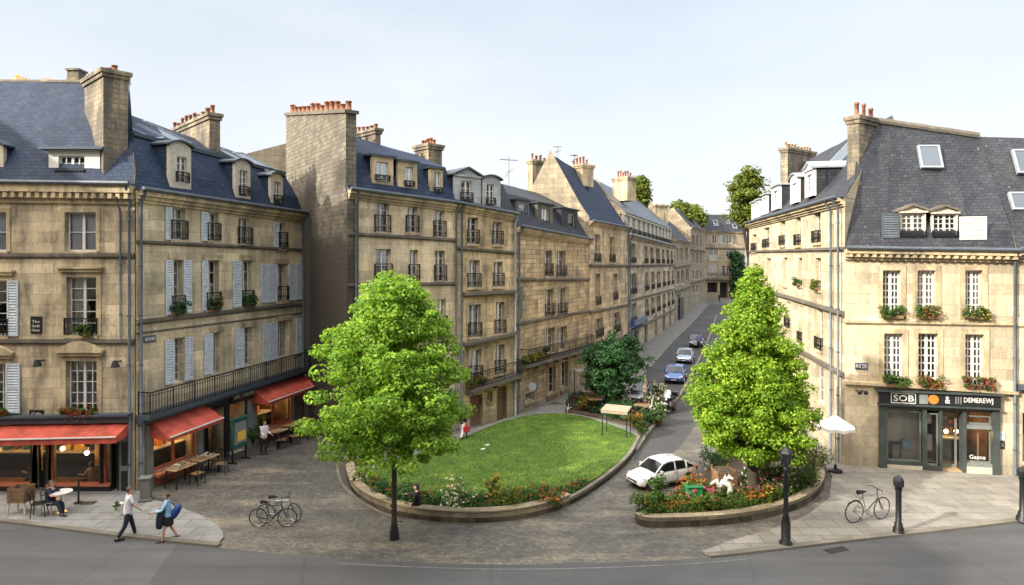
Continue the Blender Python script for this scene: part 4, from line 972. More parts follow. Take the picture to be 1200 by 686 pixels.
# ---- end of street
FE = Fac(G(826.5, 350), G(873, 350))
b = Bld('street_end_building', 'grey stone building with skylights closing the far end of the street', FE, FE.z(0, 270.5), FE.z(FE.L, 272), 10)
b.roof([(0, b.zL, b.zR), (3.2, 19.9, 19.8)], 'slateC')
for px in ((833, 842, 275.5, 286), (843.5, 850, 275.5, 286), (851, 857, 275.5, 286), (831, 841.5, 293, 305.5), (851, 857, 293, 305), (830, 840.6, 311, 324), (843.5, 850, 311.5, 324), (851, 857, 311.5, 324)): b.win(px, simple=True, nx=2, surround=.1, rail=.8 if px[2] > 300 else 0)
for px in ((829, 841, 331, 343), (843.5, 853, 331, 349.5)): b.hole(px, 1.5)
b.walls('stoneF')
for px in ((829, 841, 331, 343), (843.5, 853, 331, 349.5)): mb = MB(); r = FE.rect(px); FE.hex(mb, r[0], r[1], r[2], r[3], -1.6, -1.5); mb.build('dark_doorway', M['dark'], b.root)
b.ledge(None, 290, None, 290.5, .3, .2); b.ledge(None, 326, None, 327, .4, .5); b.cornice(.5, .4)
for px in ((836, 841, 258.5, 265), (851.5, 855, 259, 262.5), (858.5, 863, 263, 268)): b.skylight(px, 0, .1)

# ---- right side: B7 lane building
C8 = G(990, 546.5)
F7 = Fac(G(878, 443), C8)
b = Bld('right_lane_building', 'sunlit tan stone building with white dormers along the right side of the street', F7, F7.z(0, 262), F7.z(F7.L, 231), 9, kR=-1.38)
b.roof([(0, b.zL, b.zR), (4, 16.4, 16.4)], 'slateB')
rows = [[(881.5, 886.4, 275, 295), (895, 901.6, 263 + 4, 291), (914.7, 920, 257, 288), (932.5, 938.3, 253, 288), (953.5, 961.6, 247, 285)],
        [(882.5, 888, 309, 330), (898, 903, 303, 330), (917.8, 922.6, 302, 335), (935.4, 940, 302.5, 335), (955.3, 962, 302.5, 340)],
        [(900, 905, 346, 372), (921, 926, 354, 384), (936.4, 940, 358.6, 402), (957, 964, 364, 410)], [(919, 925, 398, 424), (936, 943, 412, 444), (956, 966, 429, 473)]]
for i, rw in enumerate(rows):
    for px in rw: b.win(px, ny=3, nx=2, rail=.6 if i in (0, 2) else 0, sill=True)
b.walls('stoneE')
b.ledge(None, 294, None, 289.5, .12, .12); b.ledge(None, 333, None, 365, .16, .2); b.ledge(None, 376, None, 437, .16, .2)
b.cornice(.4, .3); b.pipe(F7.L - 1.5, mt='zinc'); b.pipe(F7.L - .25, mt='zinc', d=.2)
for bx, wx, tp in (((943, 952.6, 199, 231), (945, 951, 205, 226), 'ped'), ((926, 934.5, 210, 238.5), (928, 933, 215, 234), 'arch'), ((904, 912.7, 219, 246), (906, 911, 224, 242), 'flat'), ((893, 898, 229, 251.6), (894, 897, 232, 248), 'flat'), ((885.5, 890, 235, 255), (886.5, 889.3, 238, 252), 'flat'), ((880.6, 884, 238, 258), (881.5, 883.4, 241, 255), 'flat')):
    b.dormer(bx, wx, .3, 2.6, tp, 'white', 'slateB', 'zincL', ny=2, over=.12)
b.skylight((972, 984, 185, 197), 0)
b.chimney(923, 914.7, 955, 47.5, 173, 216, 35, 9, potm='potyel', hp=.55, potside='R')
b.chimney(1006.6, 993, 1031, 30.0, 135, 215, 35, 3, hp=.75, potside='R', cap=.18)
b.chimney(1003, 1000, 1021, 29.6, 214, 292, 25, 0, name='chimney_breast')

# ---- B8 corner building with the black shopfront
F8 = Fac(C8, G(1191, 559))
b = Bld('corner_shop_building', 'sunlit cream stone corner building with huge grey slate roof above the dark grey shopfront', F8, F8.z(0, 291), F8.z(F8.L, 294), 9, kL=.5)
b.roof([(0, b.zL, b.zR), (.35, b.zL + .85, b.zR + .85), (3.2, 15.75, 14.7)], 'slateB')
mb = MB(); mb.tube([b.Bk(F8.L * i / 8, lerp(15.8, 14.75, i / 8) + random.uniform(-.01, .02), 3.2) for i in range(9)], .16, 8); mb.build('ridge_cap', M['trimdk'], b.root)
for px in ((1034.4, 1055.4, 317, 373), (1075, 1096, 317, 373), (1131, 1151, 317, 374)): b.win(px, nx=4, ny=7, surround=.2, curtain='none', fw=.06, depth=.2)
for px in ((1036, 1058, 391, 452), (1076, 1099, 391, 453), (1131, 1153, 392, 454)): b.win(px, nx=4, ny=7, surround=.2, curtain='none', fw=.06, depth=.2)
rW = F8.rect((1040, 1080, 482, 541)); rS = F8.rect((1086, 1100, 485, 546)); rD = F8.rect((1104, 1127, 486, 556)); rT = F8.rect((1132, 1162, 488, 498)); rR = F8.rect((1132, 1162, 503, 543))
rD = (rD[0], rD[1], 0.03, rD[3])
b.holes.append((F8.a(1031), F8.a(1168), 0.0, F8.zx(1100, 480), .35))
b.walls('stoneE')
top_ = F8.zx(1100, 463)
mb = MB()
zt_ = F8.zx(1100, 480); A = lambda x: F8.a(x)
for x0, x1 in ((1029.5, 1038.5), (1161.5, 1170)): F8.hex(mb, A(x0), A(x1), 0, zt_ + .1, -.05, .14)
F8.hex(mb, A(1038.5), A(1161.5), zt_ - .04, zt_ + .098, -.3, .06)
for x0, x1 in ((1080.5, 1085.5), (1100.5, 1103.5)): F8.hex(mb, A(x0), A(x1), .0, zt_ - .043, -.3, .07)
F8.hex(mb, A(1080.5), A(1103.5), 0, rS[2], -.28, .09)
F8.hex(mb, A(1038.6), A(1080.4), rW[2] - .14, rW[2], -.28, .08); F8.hex(mb, A(1127.6), A(1131.8), 0, zt_ - .043, -.3, .07)
fr = mb.build('shopfront_frame', M['shopgrey'], b.root)
mb = MB(); zf0 = F8.zx(1100, 474.5); zf1 = F8.zx(1100, 460.5)
F8.hex(mb, A(1028), A(1171), zt_ + .103, zf0, -.02, .12); F8.hex(mb, A(1029), A(1170), zf0 + .003, zf1, -.02, .2); 
fb = mb.build('sign_board', M['black'], b.root)
mb = MB(); F8.hex(mb, A(1025), A(1173), zf1 + .003, zf1 + .08, -.02, .3); F8.hex(mb, A(1028), A(1170), zf0 - .06, zf0 + .0, .121, .3); mb.build('shop_cornice', M['shopgrey'], b.root)
mb = MB(); F8.hex(mb, A(1042), A(1071), zf0 + .03, zf0 + .07, .2, .215); F8.hex(mb, A(1042), A(1071), zf1 - .07, zf1 - .03, .2, .215); F8.hex(mb, A(1042), A(1042.8), zf0 + .07, zf1 - .07, .2, .215); F8.hex(mb, A(1070.2), A(1071), zf0 + .07, zf1 - .07, .2, .215); mb.build('sign_border', M['white'], fb)
text_part('SOB', F8, A(1045), A(1069), zf0 + .12, zf1 - .12, .2, fb, 'white')
mb = MB(); F8.hex(mb, A(1075), A(1085), zf0 + .05, zf1 - .06, .2, .215); mb.build('sign_panel', M['shopgreyl'], fb)
mb = MB(); c_ = F8.P(A(1091.5), (zf0 + zf1) / 2, .2); nn_ = V(F8.n.x, F8.n.y, 0); mb.tube([c_, c_ + nn_ * .02], .2, 20); mb.build('sign_emblem', M['orange'], fb)
text_part('&', F8, A(1105), A(1111), zf0 + .1, zf1 - .1, .2, fb, 'white'); text_part('III', F8, A(1117), A(1124), zf0 + .1, zf1 - .1, .2, fb, 'shopgreyl')
text_part('DEMEREWJ', F8, A(1127), A(1161), zf0 + .12, zf1 - .12, .2, fb, 'white')
for x0, x1, zz0, zz1 in ((1039, 1080, .02, rW[2] - .143), (1132, 1162, .02, rR[2] - .14)): mb = MB(); F8.hex(mb, A(x0), A(x1), zz0, zz1, -.25, .1); mb.build('base_panel', M['cream'], b.root)
for q0, q1, q2 in ((rR[2] - .137, rR[2], .09), (rR[3] + .003, rT[2] - .003, .05)): mb = MB(); F8.hex(mb, A(1132), A(1162), q0, q1, -.28, q2); mb.build('window_rail', M['shopgreyl'], b.root)
for r_ in (rW, rS, rT, rR):
    window(F8, r_, b.root, depth=.08, nx=1, ny=1, curtain='none', frame='shopgreyl', glass='glassS', sill=False, room=None, fw=.05, simple=True, name='shop_window')
mb = MB(); F8.hex(mb, rD[0], rD[0] + .09, 0.03, rD[3], -.5, -.44); F8.hex(mb, rD[1] - .09, rD[1], .03, rD[3], -.5, -.44); F8.hex(mb, rD[0] + .09, rD[1] - .09, rD[3] - .1, rD[3], -.5, -.44); F8.hex(mb, rD[0] + .09, rD[1] - .09, .03, .25, -.5, -.44)
dr_ = mb.build('shop_door', M['shopgreyl'], b.root); mb = MB(); F8.hex(mb, rD[0] + .09, rD[1] - .09, .25, rD[3] - .1, -.48, -.47); mb.build('pane', M['glassS'], dr_); mb = MB(); mb.bar(F8.P(rD[0] + .14, .9, -.4), F8.P(rD[0] + .14, 1.4, -.4), .04); mb.build('handle', M['chrome'], dr_)
mb = MB(); F8.hex(mb, rD[0], rD[1], 0.0, .12, -.5, .05); mb.build('doorstep', M['woodl'], b.root)
shop_interior(b, A(1100), A(1166), .03, 2.6, 3.2, 4, seed=21)
# left display: pale room with a barber-like display
mb = MB(); a0_, a1_ = A(1039), A(1086)
P_ = lambda a, z, d: F8.P(a, z, d)
mb.poly([P_(a0_, .3, -.75), P_(a1_, .3, -.75), P_(a1_, 2.6, -.75), P_(a0_, 2.6, -.75)]); mb.poly([P_(a0_, .3, -.2), P_(a0_, .3, -.75), P_(a0_, 2.6, -.75), P_(a0_, 2.6, -.2)]); mb.poly([P_(a0_, .35, -.2), P_(a1_ + .5, .35, -.2), P_(a1_ + .5, .35, -.75), P_(a0_, .35, -.75)]); mb.build('display_backdrop', M['white'], b.root)
mb = MB(); F8.hex(mb, A(1049), A(1062), .95, 1.05, -.7, -.4, m=0); F8.hex(mb, A(1050), A(1051), .36, .95, -.6, -.5); F8.hex(mb, A(1060), A(1061), .36, .95, -.6, -.5); F8.hex(mb, A(1042), A(1049), .36, .6, -.7, -.4); mb.tube([P_(A(1046), .6, -.55), P_(A(1043), 1.1, -.55)], .1, 8); mb.tube([P_(A(1047), .6, -.55), P_(A(1050), .9, -.55)], .07, 8)
mb.build('display_chair', M['black'], b.root)
mb = MB(); F8.hex(mb, A(1063), A(1074), .75, 1.15, -.65, -.5); mb.build('display_box', M['clblue'], b.root)
mb = MB(); F8.hex(mb, A(1052), A(1066), 1.9, 2.5, -.73, -.70); F8.hex(mb, A(1088), A(1097), .8, 1.5, -.4, -.38); F8.hex(mb, A(1088), A(1096), 1.95, 2.35, -.4, -.38); mb.build('poster', M['white'], b.root)
text_part('Gasne', F8, A(1137), A(1156), rR[2] + .14, rR[2] + .32, -.09, b.root, 'white')
mb = MB(); F8.hex(mb, A(1170.5), A(1177.5), F8.zx(1174, 516), F8.zx(1174, 506), 0, .03); pl = mb.build('wall_notice', M['white'], b.root)
mb = MB(); F8.hex(mb, A(1171.5), A(1175), F8.zx(1174, 511), F8.zx(1174, 508), .03, .035); mb.build('notice_mark', M['clblue'], pl)
mb = MB(); F8.hex(mb, A(1170), A(1177), F8.zx(1174, 526), F8.zx(1174, 517), 0, .03); pl = mb.build('wall_notice', M['black'], b.root); text_part('24', F8, A(1171.5), A(1175.5), F8.zx(1174, 524), F8.zx(1174, 519), .031, pl, 'shopgreyl')
mb = MB(); F8.hex(mb, A(1002), A(1017), F8.zx(1010, 433), F8.zx(1010, 425.5), 0, .03); pl = mb.build('street_plaque', M['signblue'], b.root); text_part('RUE DES', F8, A(1003), A(1016), F8.zx(1010, 431.6), F8.zx(1010, 427), .031, pl, 'white')
mb = MB(); z_ = F8.zx(1010, 458)
for x_ in (1003, 1010): mb.tube([F8.P(A(x_), z_, 0), F8.P(A(x_), z_ + .05, .5)], .03, 6); mb.ball(F8.P(A(x_), z_ + .02, .55), .1, 8)
mb.build('wall_lamp', M['iron'], b.root)
b.ledge(None, 375.5, None, 378.5, .1, .1, 'trim'); b.ledge(None, 446, None, 458.5, .12, .2, 'trim')
b.cornice(.5, .36, dent=True); b.pipe(F8.L - .1, mt='zinc', d=.12)
b.dormer((1055, 1085, 247.5, 281), (1056.5, 1083, 250, 279), .25, 2.0, 'ped', 'cream', 'slateB', 'trimdk', nx=4, ny=5, rail=.25, curtain='none')
b.dormer((1092, 1122.5, 248.5, 281), (1094, 1120.5, 251, 279), .25, 2.0, 'ped', 'cream', 'slateB', 'trimdk', nx=4, ny=5, rail=.25, curtain='none')
Fd = F8.off(-.2)
shutter(Fd, Fd.a(1033), Fd.a(1054), Fd.zx(1043, 279.5), Fd.zx(1043, 250), b.root, 'zinc', d=0); shutter(Fd, Fd.a(1124), Fd.a(1156), Fd.zx(1140, 281), Fd.zx(1140, 254), b.root, 'white', d=0)
for px in ((1077, 1103, 171, 197), (1189, 1215, 176, 203), (1184, 1212, 226, 246)): b.skylight(px, 1)
b.chimney(1196, 1190, 1225, 31, 168, 200, 30, 3, hp=.4)

# ---- neighbour beyond on the right edge
F11 = Fac(G(1191.8, 559), G(1330, 572))
b = Bld('right_edge_building', 'cream stone building cut off by the right edge of the view', F11, 9.45, 9.3, 8, kL=-.149)
b.roof([(0, b.zL, b.zR), (.35, b.zL + .85, b.zR + .85), (3.2, 14.7, 14.3)], 'slateB')
for px in ((1215, 1240, 318, 374), (1215, 1240, 392, 454), (1270, 1295, 318, 374)): b.win(px, nx=4, ny=6, surround=.2)
b.hole((1198, 1260, 486, 546), .3)
b.walls('stoneE'); window(F11, F11.rect((1198, 1260, 486, 546)), b.root, depth=.1, nx=2, ny=1, frame='white', glass='glassS', sill=True, name='shop_window')
b.ledge(None, 378.5, None, 380, .12, .1, 'trim'); b.ledge(None, 450, None, 453, .2, .3, 'zinc'); b.cornice(.5, .36)

# ---- unseen blocks added behind and left of the camera, heights set to cast shade
for nm, lb, O_, E_, H_ in (('road_side_shade_block', 'unseen tan stone row behind the viewpoint, height set to shade the road', (60, -2.5), (-36, -2.5), 23.0), ('tall_road_side_shade_block', 'unseen tallest tan stone block left of the viewpoint, height set to shade the square', (-36.2, -2.5), (-80, -2.5), 29.5), ('crossing_shade_block', 'unseen lower tan stone block added left of the view to cast shade', (-33, -2), (-33, 6.8), 17.5), ('tall_crossing_shade_block', 'unseen higher tan stone block added left of the view to cast shade', (-33, 7), (-33, 19), 23.0)):
    F_ = Fac(Vector(O_), Vector(E_)) ; b = Bld(nm, lb, F_, H_ - 3, H_ - 3, 11)
    b.roof([(0, H_ - 3, H_ - 3), (1.5, H_, H_), (6, H_ + .8, H_ + .8)], 'slateC', seg=6)
    n = int(F_.L / 3.4)
    for i in range(n):
        for k in range(2 if F_.L > 50 else 3): b.holes.append((i * 3.4 + 1.1, i * 3.4 + 2.3, 4 + k * 4.6, 6.2 + k * 4.6, .2))
    b.walls('stoneB'); b.cornice(.6, .4)
# ================================================================== GROUND
def smooth(pts, n=4, closed=False):
    P = [Vector(p) for p in pts]; out = []; k = len(P)
    rng = range(k) if closed else range(k - 1)
    for i in rng:
        p0 = P[(i - 1) % k] if closed or i > 0 else P[i]; p1 = P[i]; p2 = P[(i + 1) % k]; p3 = P[(i + 2) % k] if closed or i + 2 < k else P[i + 1]
        for j in range(n):
            t = j / n; out.append(.5 * ((2 * p1) + (-p0 + p2) * t + (2 * p0 - 5 * p1 + 4 * p2 - p3) * t * t + (-p0 + 3 * p1 - 3 * p2 + p3) * t ** 3))
    if not closed: out.append(P[-1])
    return out
def sheet(name, pts, z, mt, zb=None, kind='structure'):
    mb = MB(); mb.poly([V(p[0], p[1], z) for p in pts])
    if zb is not None:
        n = len(pts)
        for i in range(n):
            a, b_ = pts[i], pts[(i + 1) % n]; mb.poly([V(a[0], a[1], z), V(a[0], a[1], zb), V(b_[0], b_[1], zb), V(b_[0], b_[1], z)])
    o = mb.build(name, M[mt]); o['kind'] = kind; return o
def ribbon(mb, pts, w0, w1, z0, z1, closed=False, m=0):   # wall along a line; w0..w1 offset to the left of travel
    P = [Vector(p) for p in pts]; k = len(P); N_ = []
    for i in range(k):
        d = (P[(i + 1) % k] - P[(i - 1) % k]) if closed else (P[min(i + 1, k - 1)] - P[max(i - 1, 0)]); d.normalize(); N_.append(Vector((-d.y, d.x)))
    i0 = len(mb.v)
    for p, n in zip(P, N_):
        a = p + n * w0; b_ = p + n * w1
        mb.v += [(a.x, a.y, z0), (a.x, a.y, z1), (b_.x, b_.y, z1), (b_.x, b_.y, z0)]
    for i in range(k if closed else k - 1):
        s0 = i0 + i * 4; s1 = i0 + ((i + 1) % k) * 4
        for q in range(3): mb.f.append((s0 + q, s1 + q, s1 + q + 1, s0 + q + 1)); mb.m.append(m)
    if not closed:
        mb.f.append((i0, i0 + 1, i0 + 2, i0 + 3)); e = i0 + (k - 1) * 4; mb.f.append((e + 3, e + 2, e + 1, e)); mb.m += [m, m]

mb = MB()
mb.poly([V(-1500, -1500, 0), V(1500, -1500, 0), V(1500, 2500, 0), V(-1500, 2500, 0)]); o = mb.build('ground', M['cobble']); struct(o)
edge = smooth([G(-260, 596), G(-120, 604), G(0, 613), (G(130, 629)), G(255, 642), G(400, 655), G(600, 662), G(800, 656), G(900, 647), G(1000, 635), G(1100, 624), G(1200, 612), G(1330, 598), G(1500, 585)], 4)
sheet('road', [Vector((edge[0].x - 40, edge[0].y))] + edge + [Vector((edge[-1].x + 30, edge[-1].y)), Vector((60, -2)), Vector((-75, -2))], .004, 'asphalt')
mb = MB(); ribbon(mb, [p + Vector((0, -.3)) for p in edge[20:32]], -.035, .035, .004, .009); o = mb.build('road_line', M['wornline']); struct(o)
# left pavement
kl = [p for p in edge if p.x < G(258, 640).x]
pl_ = [G(-260, 560)] + kl + [G(256, 638), G(262, 632), G(261, 625), G(252, 616), G(235, 606), G(200, 592), G(168, 586), G(160, 570), G(-150, 570)]
sheet('pavement', pl_, .07, 'flag', 0)
mb = MB(); ribbon(mb, kl, -.02, .2, 0, .082); struct(mb.build('kerb', M['kerb']))
# right pavement
kr = [p for p in edge if p.x > G(822, 655).x]
isl2r = [G(905, 622), G(945, 606), G(972, 585), G(975, 560), G(955, 530), G(930, 500), G(900, 470)]
pr_ = [G(822, 648)] + kr + [Vector((60, kr[-1].y)), Vector((60, 40)), G(990, 535), G(880, 440), G(872, 452)] + isl2r[::-1] + [G(862, 634)]
sheet('pavement', pr_, .06, 'flagwarm', 0)
mb = MB(); ribbon(mb, kr, -.02, .22, 0, .075); struct(mb.build('kerb', M['kerb']))
# lane left of the lawn: lighter worn setts strip and lane kerb
mb = MB(); ribbon(mb, smooth([G(400, 470), G(396, 520), G(398, 562), G(425, 590), G(470, 612)], 5), -.06, .06, .002, .05); struct(mb.build('kerb', M['kerb']))
# island 1 : low wall, soil, lawn, path
out1 = smooth([G(404, 548), G(412, 575), G(440, 596), G(490, 609), G(560, 613), G(620, 607), G(668, 592), G(708, 567), G(738, 540), G(751, 516)], 5)
top1 = [G(748, 508), G(700, 486), G(650, 474), G(604, 491), G(555, 507), G(480, 530), G(415, 535)]
sheet('flower_bed_soil', out1 + top1, .16, 'soil', 0)
wl1 = out1[:31]; mb = MB(); ribbon(mb, wl1, 0.0, .3, 0, .36); w = mb.build('low_wall', M['lowwall']); tag(w, 'low curved stone wall round the front of the lawn island', 'wall')
mb = MB(); ribbon(mb, wl1, -.03, .34, .363, .41); w2 = mb.build('coping', M['lowwall'], w)
mb = MB(); ribbon(mb, out1[30:], 0, .16, 0, .27); struct(mb.build('kerb', M['kerb']))
lawn = smooth([G(432, 557), G(480, 541), G(540, 519), G(590, 498), G(630, 490), G(672, 491), G(720, 504), G(746, 517), G(738, 535), G(700, 566), G(655, 584), G(600, 592), G(520, 594), G(470, 588), G(440, 574)], 5, True)
sheet('lawn', lawn, .24, 'grass', 0)
pth = [G(404, 552), G(430, 557), G(480, 543), G(540, 521), G(588, 500), G(630, 491.5), G(672, 492), G(720, 505), G(749, 518), G(754, 510), G(700, 488), G(668, 478), G(640, 478), G(604, 491), G(550, 508), G(480, 531), G(405, 533)]
sheet('path', pth, .20, 'setts', 0)
mb = MB(); ribbon(mb, smooth([G(432, 556), G(480, 541), G(540, 519.5), G(590, 499), G(630, 490.5), G(672, 491), G(720, 504.5), G(748, 517)], 5), 0, .12, .15, .262); struct(mb.build('kerb', M['flag']))
# grass blades (stuff)
def blades(name, poly, n, h, mt, z0=.24):
    xs = np.array([p[0] for p in poly]); ys = np.array([p[1] for p in poly])
    pts = []
    while len(pts) < n:
        q = RNG.uniform((xs.min(), ys.min()), (xs.max(), ys.max()), (n * 2, 2)); x, y = q[:, 0], q[:, 1]; ins = np.zeros(len(q), bool); j = len(xs) - 1
        for i in range(len(xs)):
            c = ((ys[i] > y) != (ys[j] > y)) & (x < (xs[j] - xs[i]) * (y - ys[i]) / (ys[j] - ys[i] + 1e-12) + xs[i]); ins ^= c; j = i
        pts += list(q[ins])
    P = np.array(pts[:n]); a = RNG.uniform(0, 6.283, n); w = .012; hh = h * RNG.uniform(.5, 1.3, n); v = np.zeros((n, 3, 3))
    dx, dy = np.cos(a) * w, np.sin(a) * w; ln = RNG.normal(0, .03, (n, 2))
    v[:, 0] = np.stack([P[:, 0] - dx, P[:, 1] - dy, np.full(n, z0)], 1); v[:, 1] = np.stack([P[:, 0] + dx, P[:, 1] + dy, np.full(n, z0)], 1); v[:, 2] = np.stack([P[:, 0] + ln[:, 0], P[:, 1] + ln[:, 1], z0 + hh], 1)
    return fastmesh(name, v.reshape(-1, 3), 3, mt)
def fastmesh(name, verts, k, mt, parent=None, org=None):
    n = len(verts) // k; me = bpy.data.meshes.new(name); me.vertices.add(n * k); o3 = np.array(org if org is not None else (0, 0, 0))
    me.vertices.foreach_set('co', (verts - o3).astype(np.float32).ravel()); me.loops.add(n * k); me.polygons.add(n)
    me.loops.foreach_set('vertex_index', np.arange(n * k, dtype=np.int32)); me.polygons.foreach_set('loop_start', np.arange(0, n * k, k, dtype=np.int32))
    me.update(calc_edges=True); me.validate(); me.materials.append(M[mt])
    o = bpy.data.objects.new(name, me); C.objects.link(o)
    if parent: o.parent = parent
    return o
o = blades("grass", lawn, 34000, .045, "leafl"); tag(o, 'short mown green grass on the oval lawn', 'grass', kind='stuff')

# island 2 planter
out2 = smooth([G(748, 560), G(744, 600), G(752, 617), G(800, 618), G(850, 615), G(900, 607), G(940, 594), G(962, 577), G(964, 556), G(945, 530), G(915, 500)], 5)
back2 = [G(880, 495), G(860, 520), G(835, 545)]
sheet('flower_bed_soil', out2[6:] + [G(870, 500), G(862, 530), G(835, 545), G(820, 575), G(775, 592)], .22, 'soil', 0)
mb = MB(); ribbon(mb, out2[8:], 0, .28, 0, .30); w = mb.build('low_wall', M['lowwall']); tag(w, 'low curved pale stone wall round the flower bed under the right tree', 'wall')
mb = MB(); ribbon(mb, out2[8:], -.03, .31, .303, .36); mb.build('coping', M['lowwall'], w)
# terrace bed soil + street kerb line
sheet('flower_bed_soil', [G(662, 488), G(700, 494), G(742, 506), G(752, 512), G(775, 490), G(765, 470), G(700, 462), G(668, 470)], .30, 'soil', 0)
sk = smooth([G(745, 530), G(760, 508), G(782, 482), G(800, 460), G(815, 432), G(828, 405), G(834, 388), G(840, 370)], 5)
mb = MB(); ribbon(mb, sk, -.1, .12, 0, .16); struct(mb.build('kerb', M['kerb']))
sl = [G(604, 492), G(690, 452), G(737, 421), G(790, 381), G(826, 354)]
sr = smooth([G(676, 476), G(712, 472), G(740, 452), G(765, 428), G(790, 400), G(812, 378), G(830, 358)], 4)
sheet('pavement', [G(604, 488), G(690, 447), G(737, 417), G(790, 378), G(826, 351)] + sr[::-1], .05, 'setts', 0)
mb = MB(); ribbon(mb, sr, -.05, .15, 0, .08); struct(mb.build('kerb', M['kerb']))
st_ = [G(745, 526)] + sk[1:] + [G(845, 356), G(832, 356)] + sr[::-1] 
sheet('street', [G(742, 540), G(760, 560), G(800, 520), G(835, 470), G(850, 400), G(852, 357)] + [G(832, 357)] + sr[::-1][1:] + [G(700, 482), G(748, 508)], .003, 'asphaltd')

for px_, py_, w_, d_, rz_, nm_ in ((104, 592, .5, .35, .1, 'drain_cover'), (980, 645, .8, .3, .35, 'drain_cover')):
    g = G(px_, py_); zz_ = .074 if py_ == 592 else .008; mb = MB()
    if nm_ == 'manhole_cover': mb.tube([(g.x, g.y, zz_ - .006), (g.x, g.y, zz_ + .004)], .31, 24)
    else:
        for k in range(6): mb.box((g.x + (k - 2.5) * w_ / 6 * math.cos(rz_), g.y + (k - 2.5) * w_ / 6 * math.sin(rz_), zz_), (w_ / 6 * .7, d_, .012), rz_)
    struct(mb.build(nm_, M['iron']))
# ================================================================== VEGETATION
def leafcloud(centers, radii, per, size, flat=.6, up=.5):
    """leaf quads gathered in clumps"""
    c = np.asarray(centers, float); k = len(c); n = k * per
    d = RNG.normal(size=(n, 3)); d /= np.linalg.norm(d, axis=1)[:, None]; r = RNG.uniform(.25, 1, n) ** .45
    R = np.repeat(np.asarray(radii, float), per)
    p = np.repeat(c, per, 0) + d * (r * R)[:, None] * np.array([1, 1, flat])
    nr = d * .7 + np.array([0, 0, up]) + RNG.normal(0, .45, (n, 3)); nr /= np.linalg.norm(nr, axis=1)[:, None]
    t = np.cross(nr, RNG.normal(size=(n, 3))); t /= np.linalg.norm(t, axis=1)[:, None] + 1e-9; b_ = np.cross(nr, t)
    s_ = (size * RNG.uniform(.6, 1.25, n))[:, None]
    v = np.stack([p - t * s_ * .5, p - b_ * s_ * .32 + nr * s_ * .06, p + t * s_ * .55, p + b_ * s_ * .32 + nr * s_ * .06], 1)
    return v.reshape(-1, 3)
def crown_pts(base, prof, n, shell=.55, jitter=.25, seed=1):
    """clump centres through a crown; prof: (z, radius) up the axis"""
    R = np.random.default_rng(seed); zs = np.array([p[0] for p in prof]); rs = np.array([p[1] for p in prof])
    w = rs ** 1.4; out = []
    th0 = R.uniform(0, 6.28, 5); am = R.uniform(.06, .14, 5)
    while len(out) < n:
        z = R.uniform(zs[0], zs[-1]); r = np.interp(z, zs, rs)
        if R.random() > (r / rs.max()) ** 1.2 + .05: continue
        th = R.uniform(0, 6.283); rr = r * (1 + sum(am[k] * math.sin((k + 2) * th + th0[k] + z * 1.3) for k in range(5))) * (R.uniform(shell, 1) if R.random() < .8 else R.uniform(.1, shell))
        out.append((base[0] + rr * math.cos(th), base[1] + rr * math.sin(th), base[2] + z + R.normal(0, jitter * .4)))
    return np.array(out)
def tree(name, label, cat, base, prof, trunk_r, trunk_h, n, per, size, mt, crad=(.28, .5), seed=1, group=None, limbs=9, straight=False, shell=.55, lean=(0, 0)):
    base = Vector(base); root = thing(name, label, cat, org=base, group=group); R = random.Random(seed)
    H = prof[-1][0]; mb = MB(); ztop = H * .86
    pts = [base + V(lean[0] * t + (0 if straight and t < .35 else R.uniform(-.06, .06)), lean[1] * t + (0 if straight and t < .35 else R.uniform(-.06, .06)), ztop * t) for t in [i / 9 for i in range(10)]]
    rad = [trunk_r * (1.55, 1.05, 1, .95, .85, .7, .52, .38, .24, .1)[i] for i in range(10)]
    pts.insert(1, base + V(0, 0, .25)); rad.insert(1, trunk_r * 1.12)
    mb.tube(pts, rad, 12); mb.build('trunk', M['bark'], root, smooth=True)
    cc = crown_pts(base, prof, n, shell, .25, seed)
    lb = MB(); zs = [p[0] for p in prof]; rs = [p[1] for p in prof]
    sel = [cc[R.randrange(len(cc))] for _ in range(limbs * 4)]
    for i in range(limbs * 4):
        e = Vector(sel[i]); zz = max(trunk_h, (e.z - base.z) * R.uniform(.45, .75)); f = min(1, zz / ztop); s0 = base + V(lean[0] * f, lean[1] * f, zz)
        if e.z < s0.z - .8: continue
        mid = s0.lerp(e, .5) + V(R.uniform(-.15, .15), R.uniform(-.15, .15), -.12 + R.uniform(-.1, .15)); r0 = trunk_r * (.42 if i < limbs else .2)
        lb.tube([s0, s0.lerp(mid, .5) + V(0, 0, .03), mid, mid.lerp(e, .55), e], [r0, r0 * .8, r0 * .6, r0 * .35, r0 * .12], 6)
    lb.build('limbs', M['bark'], root, smooth=True)
    rad = RNG.uniform(crad[0], crad[1], len(cc))
    o = fastmesh('crown', leafcloud(cc, rad, per, size), 4, mt, root, org=base)
    return root
def zy(py, Y): return ZY(py, Y)
# T1 maple-like tree on the left
bT = G(462, 632); b3 = V(bT.x, bT.y, 0)
tree('broadleaf_tree', 'bright green spreading tree with a slim dark trunk standing in the cobbles by the lawn', 'tree', b3,
     [(2.75, 1.2), (3.1, 2.15), (3.8, 2.45), (4.8, 2.35), (5.6, 2.15), (6.4, 1.85), (7.2, 1.45), (7.9, 1.05), (8.45, .4)], .085, 2.9, 430, 150, .125, 'leaf1', (.22, .52), 4, straight=True, shell=.45, limbs=20)
mb = MB(); mb.lathe([(.16, .0), (.15, .25), (.1, .5), (.09, .55)], (b3.x, b3.y, 0), 12); o = mb.build('tree_guard', M['iron']); tag(o, 'dark metal collar round the foot of the slim left tree', 'tree guard')
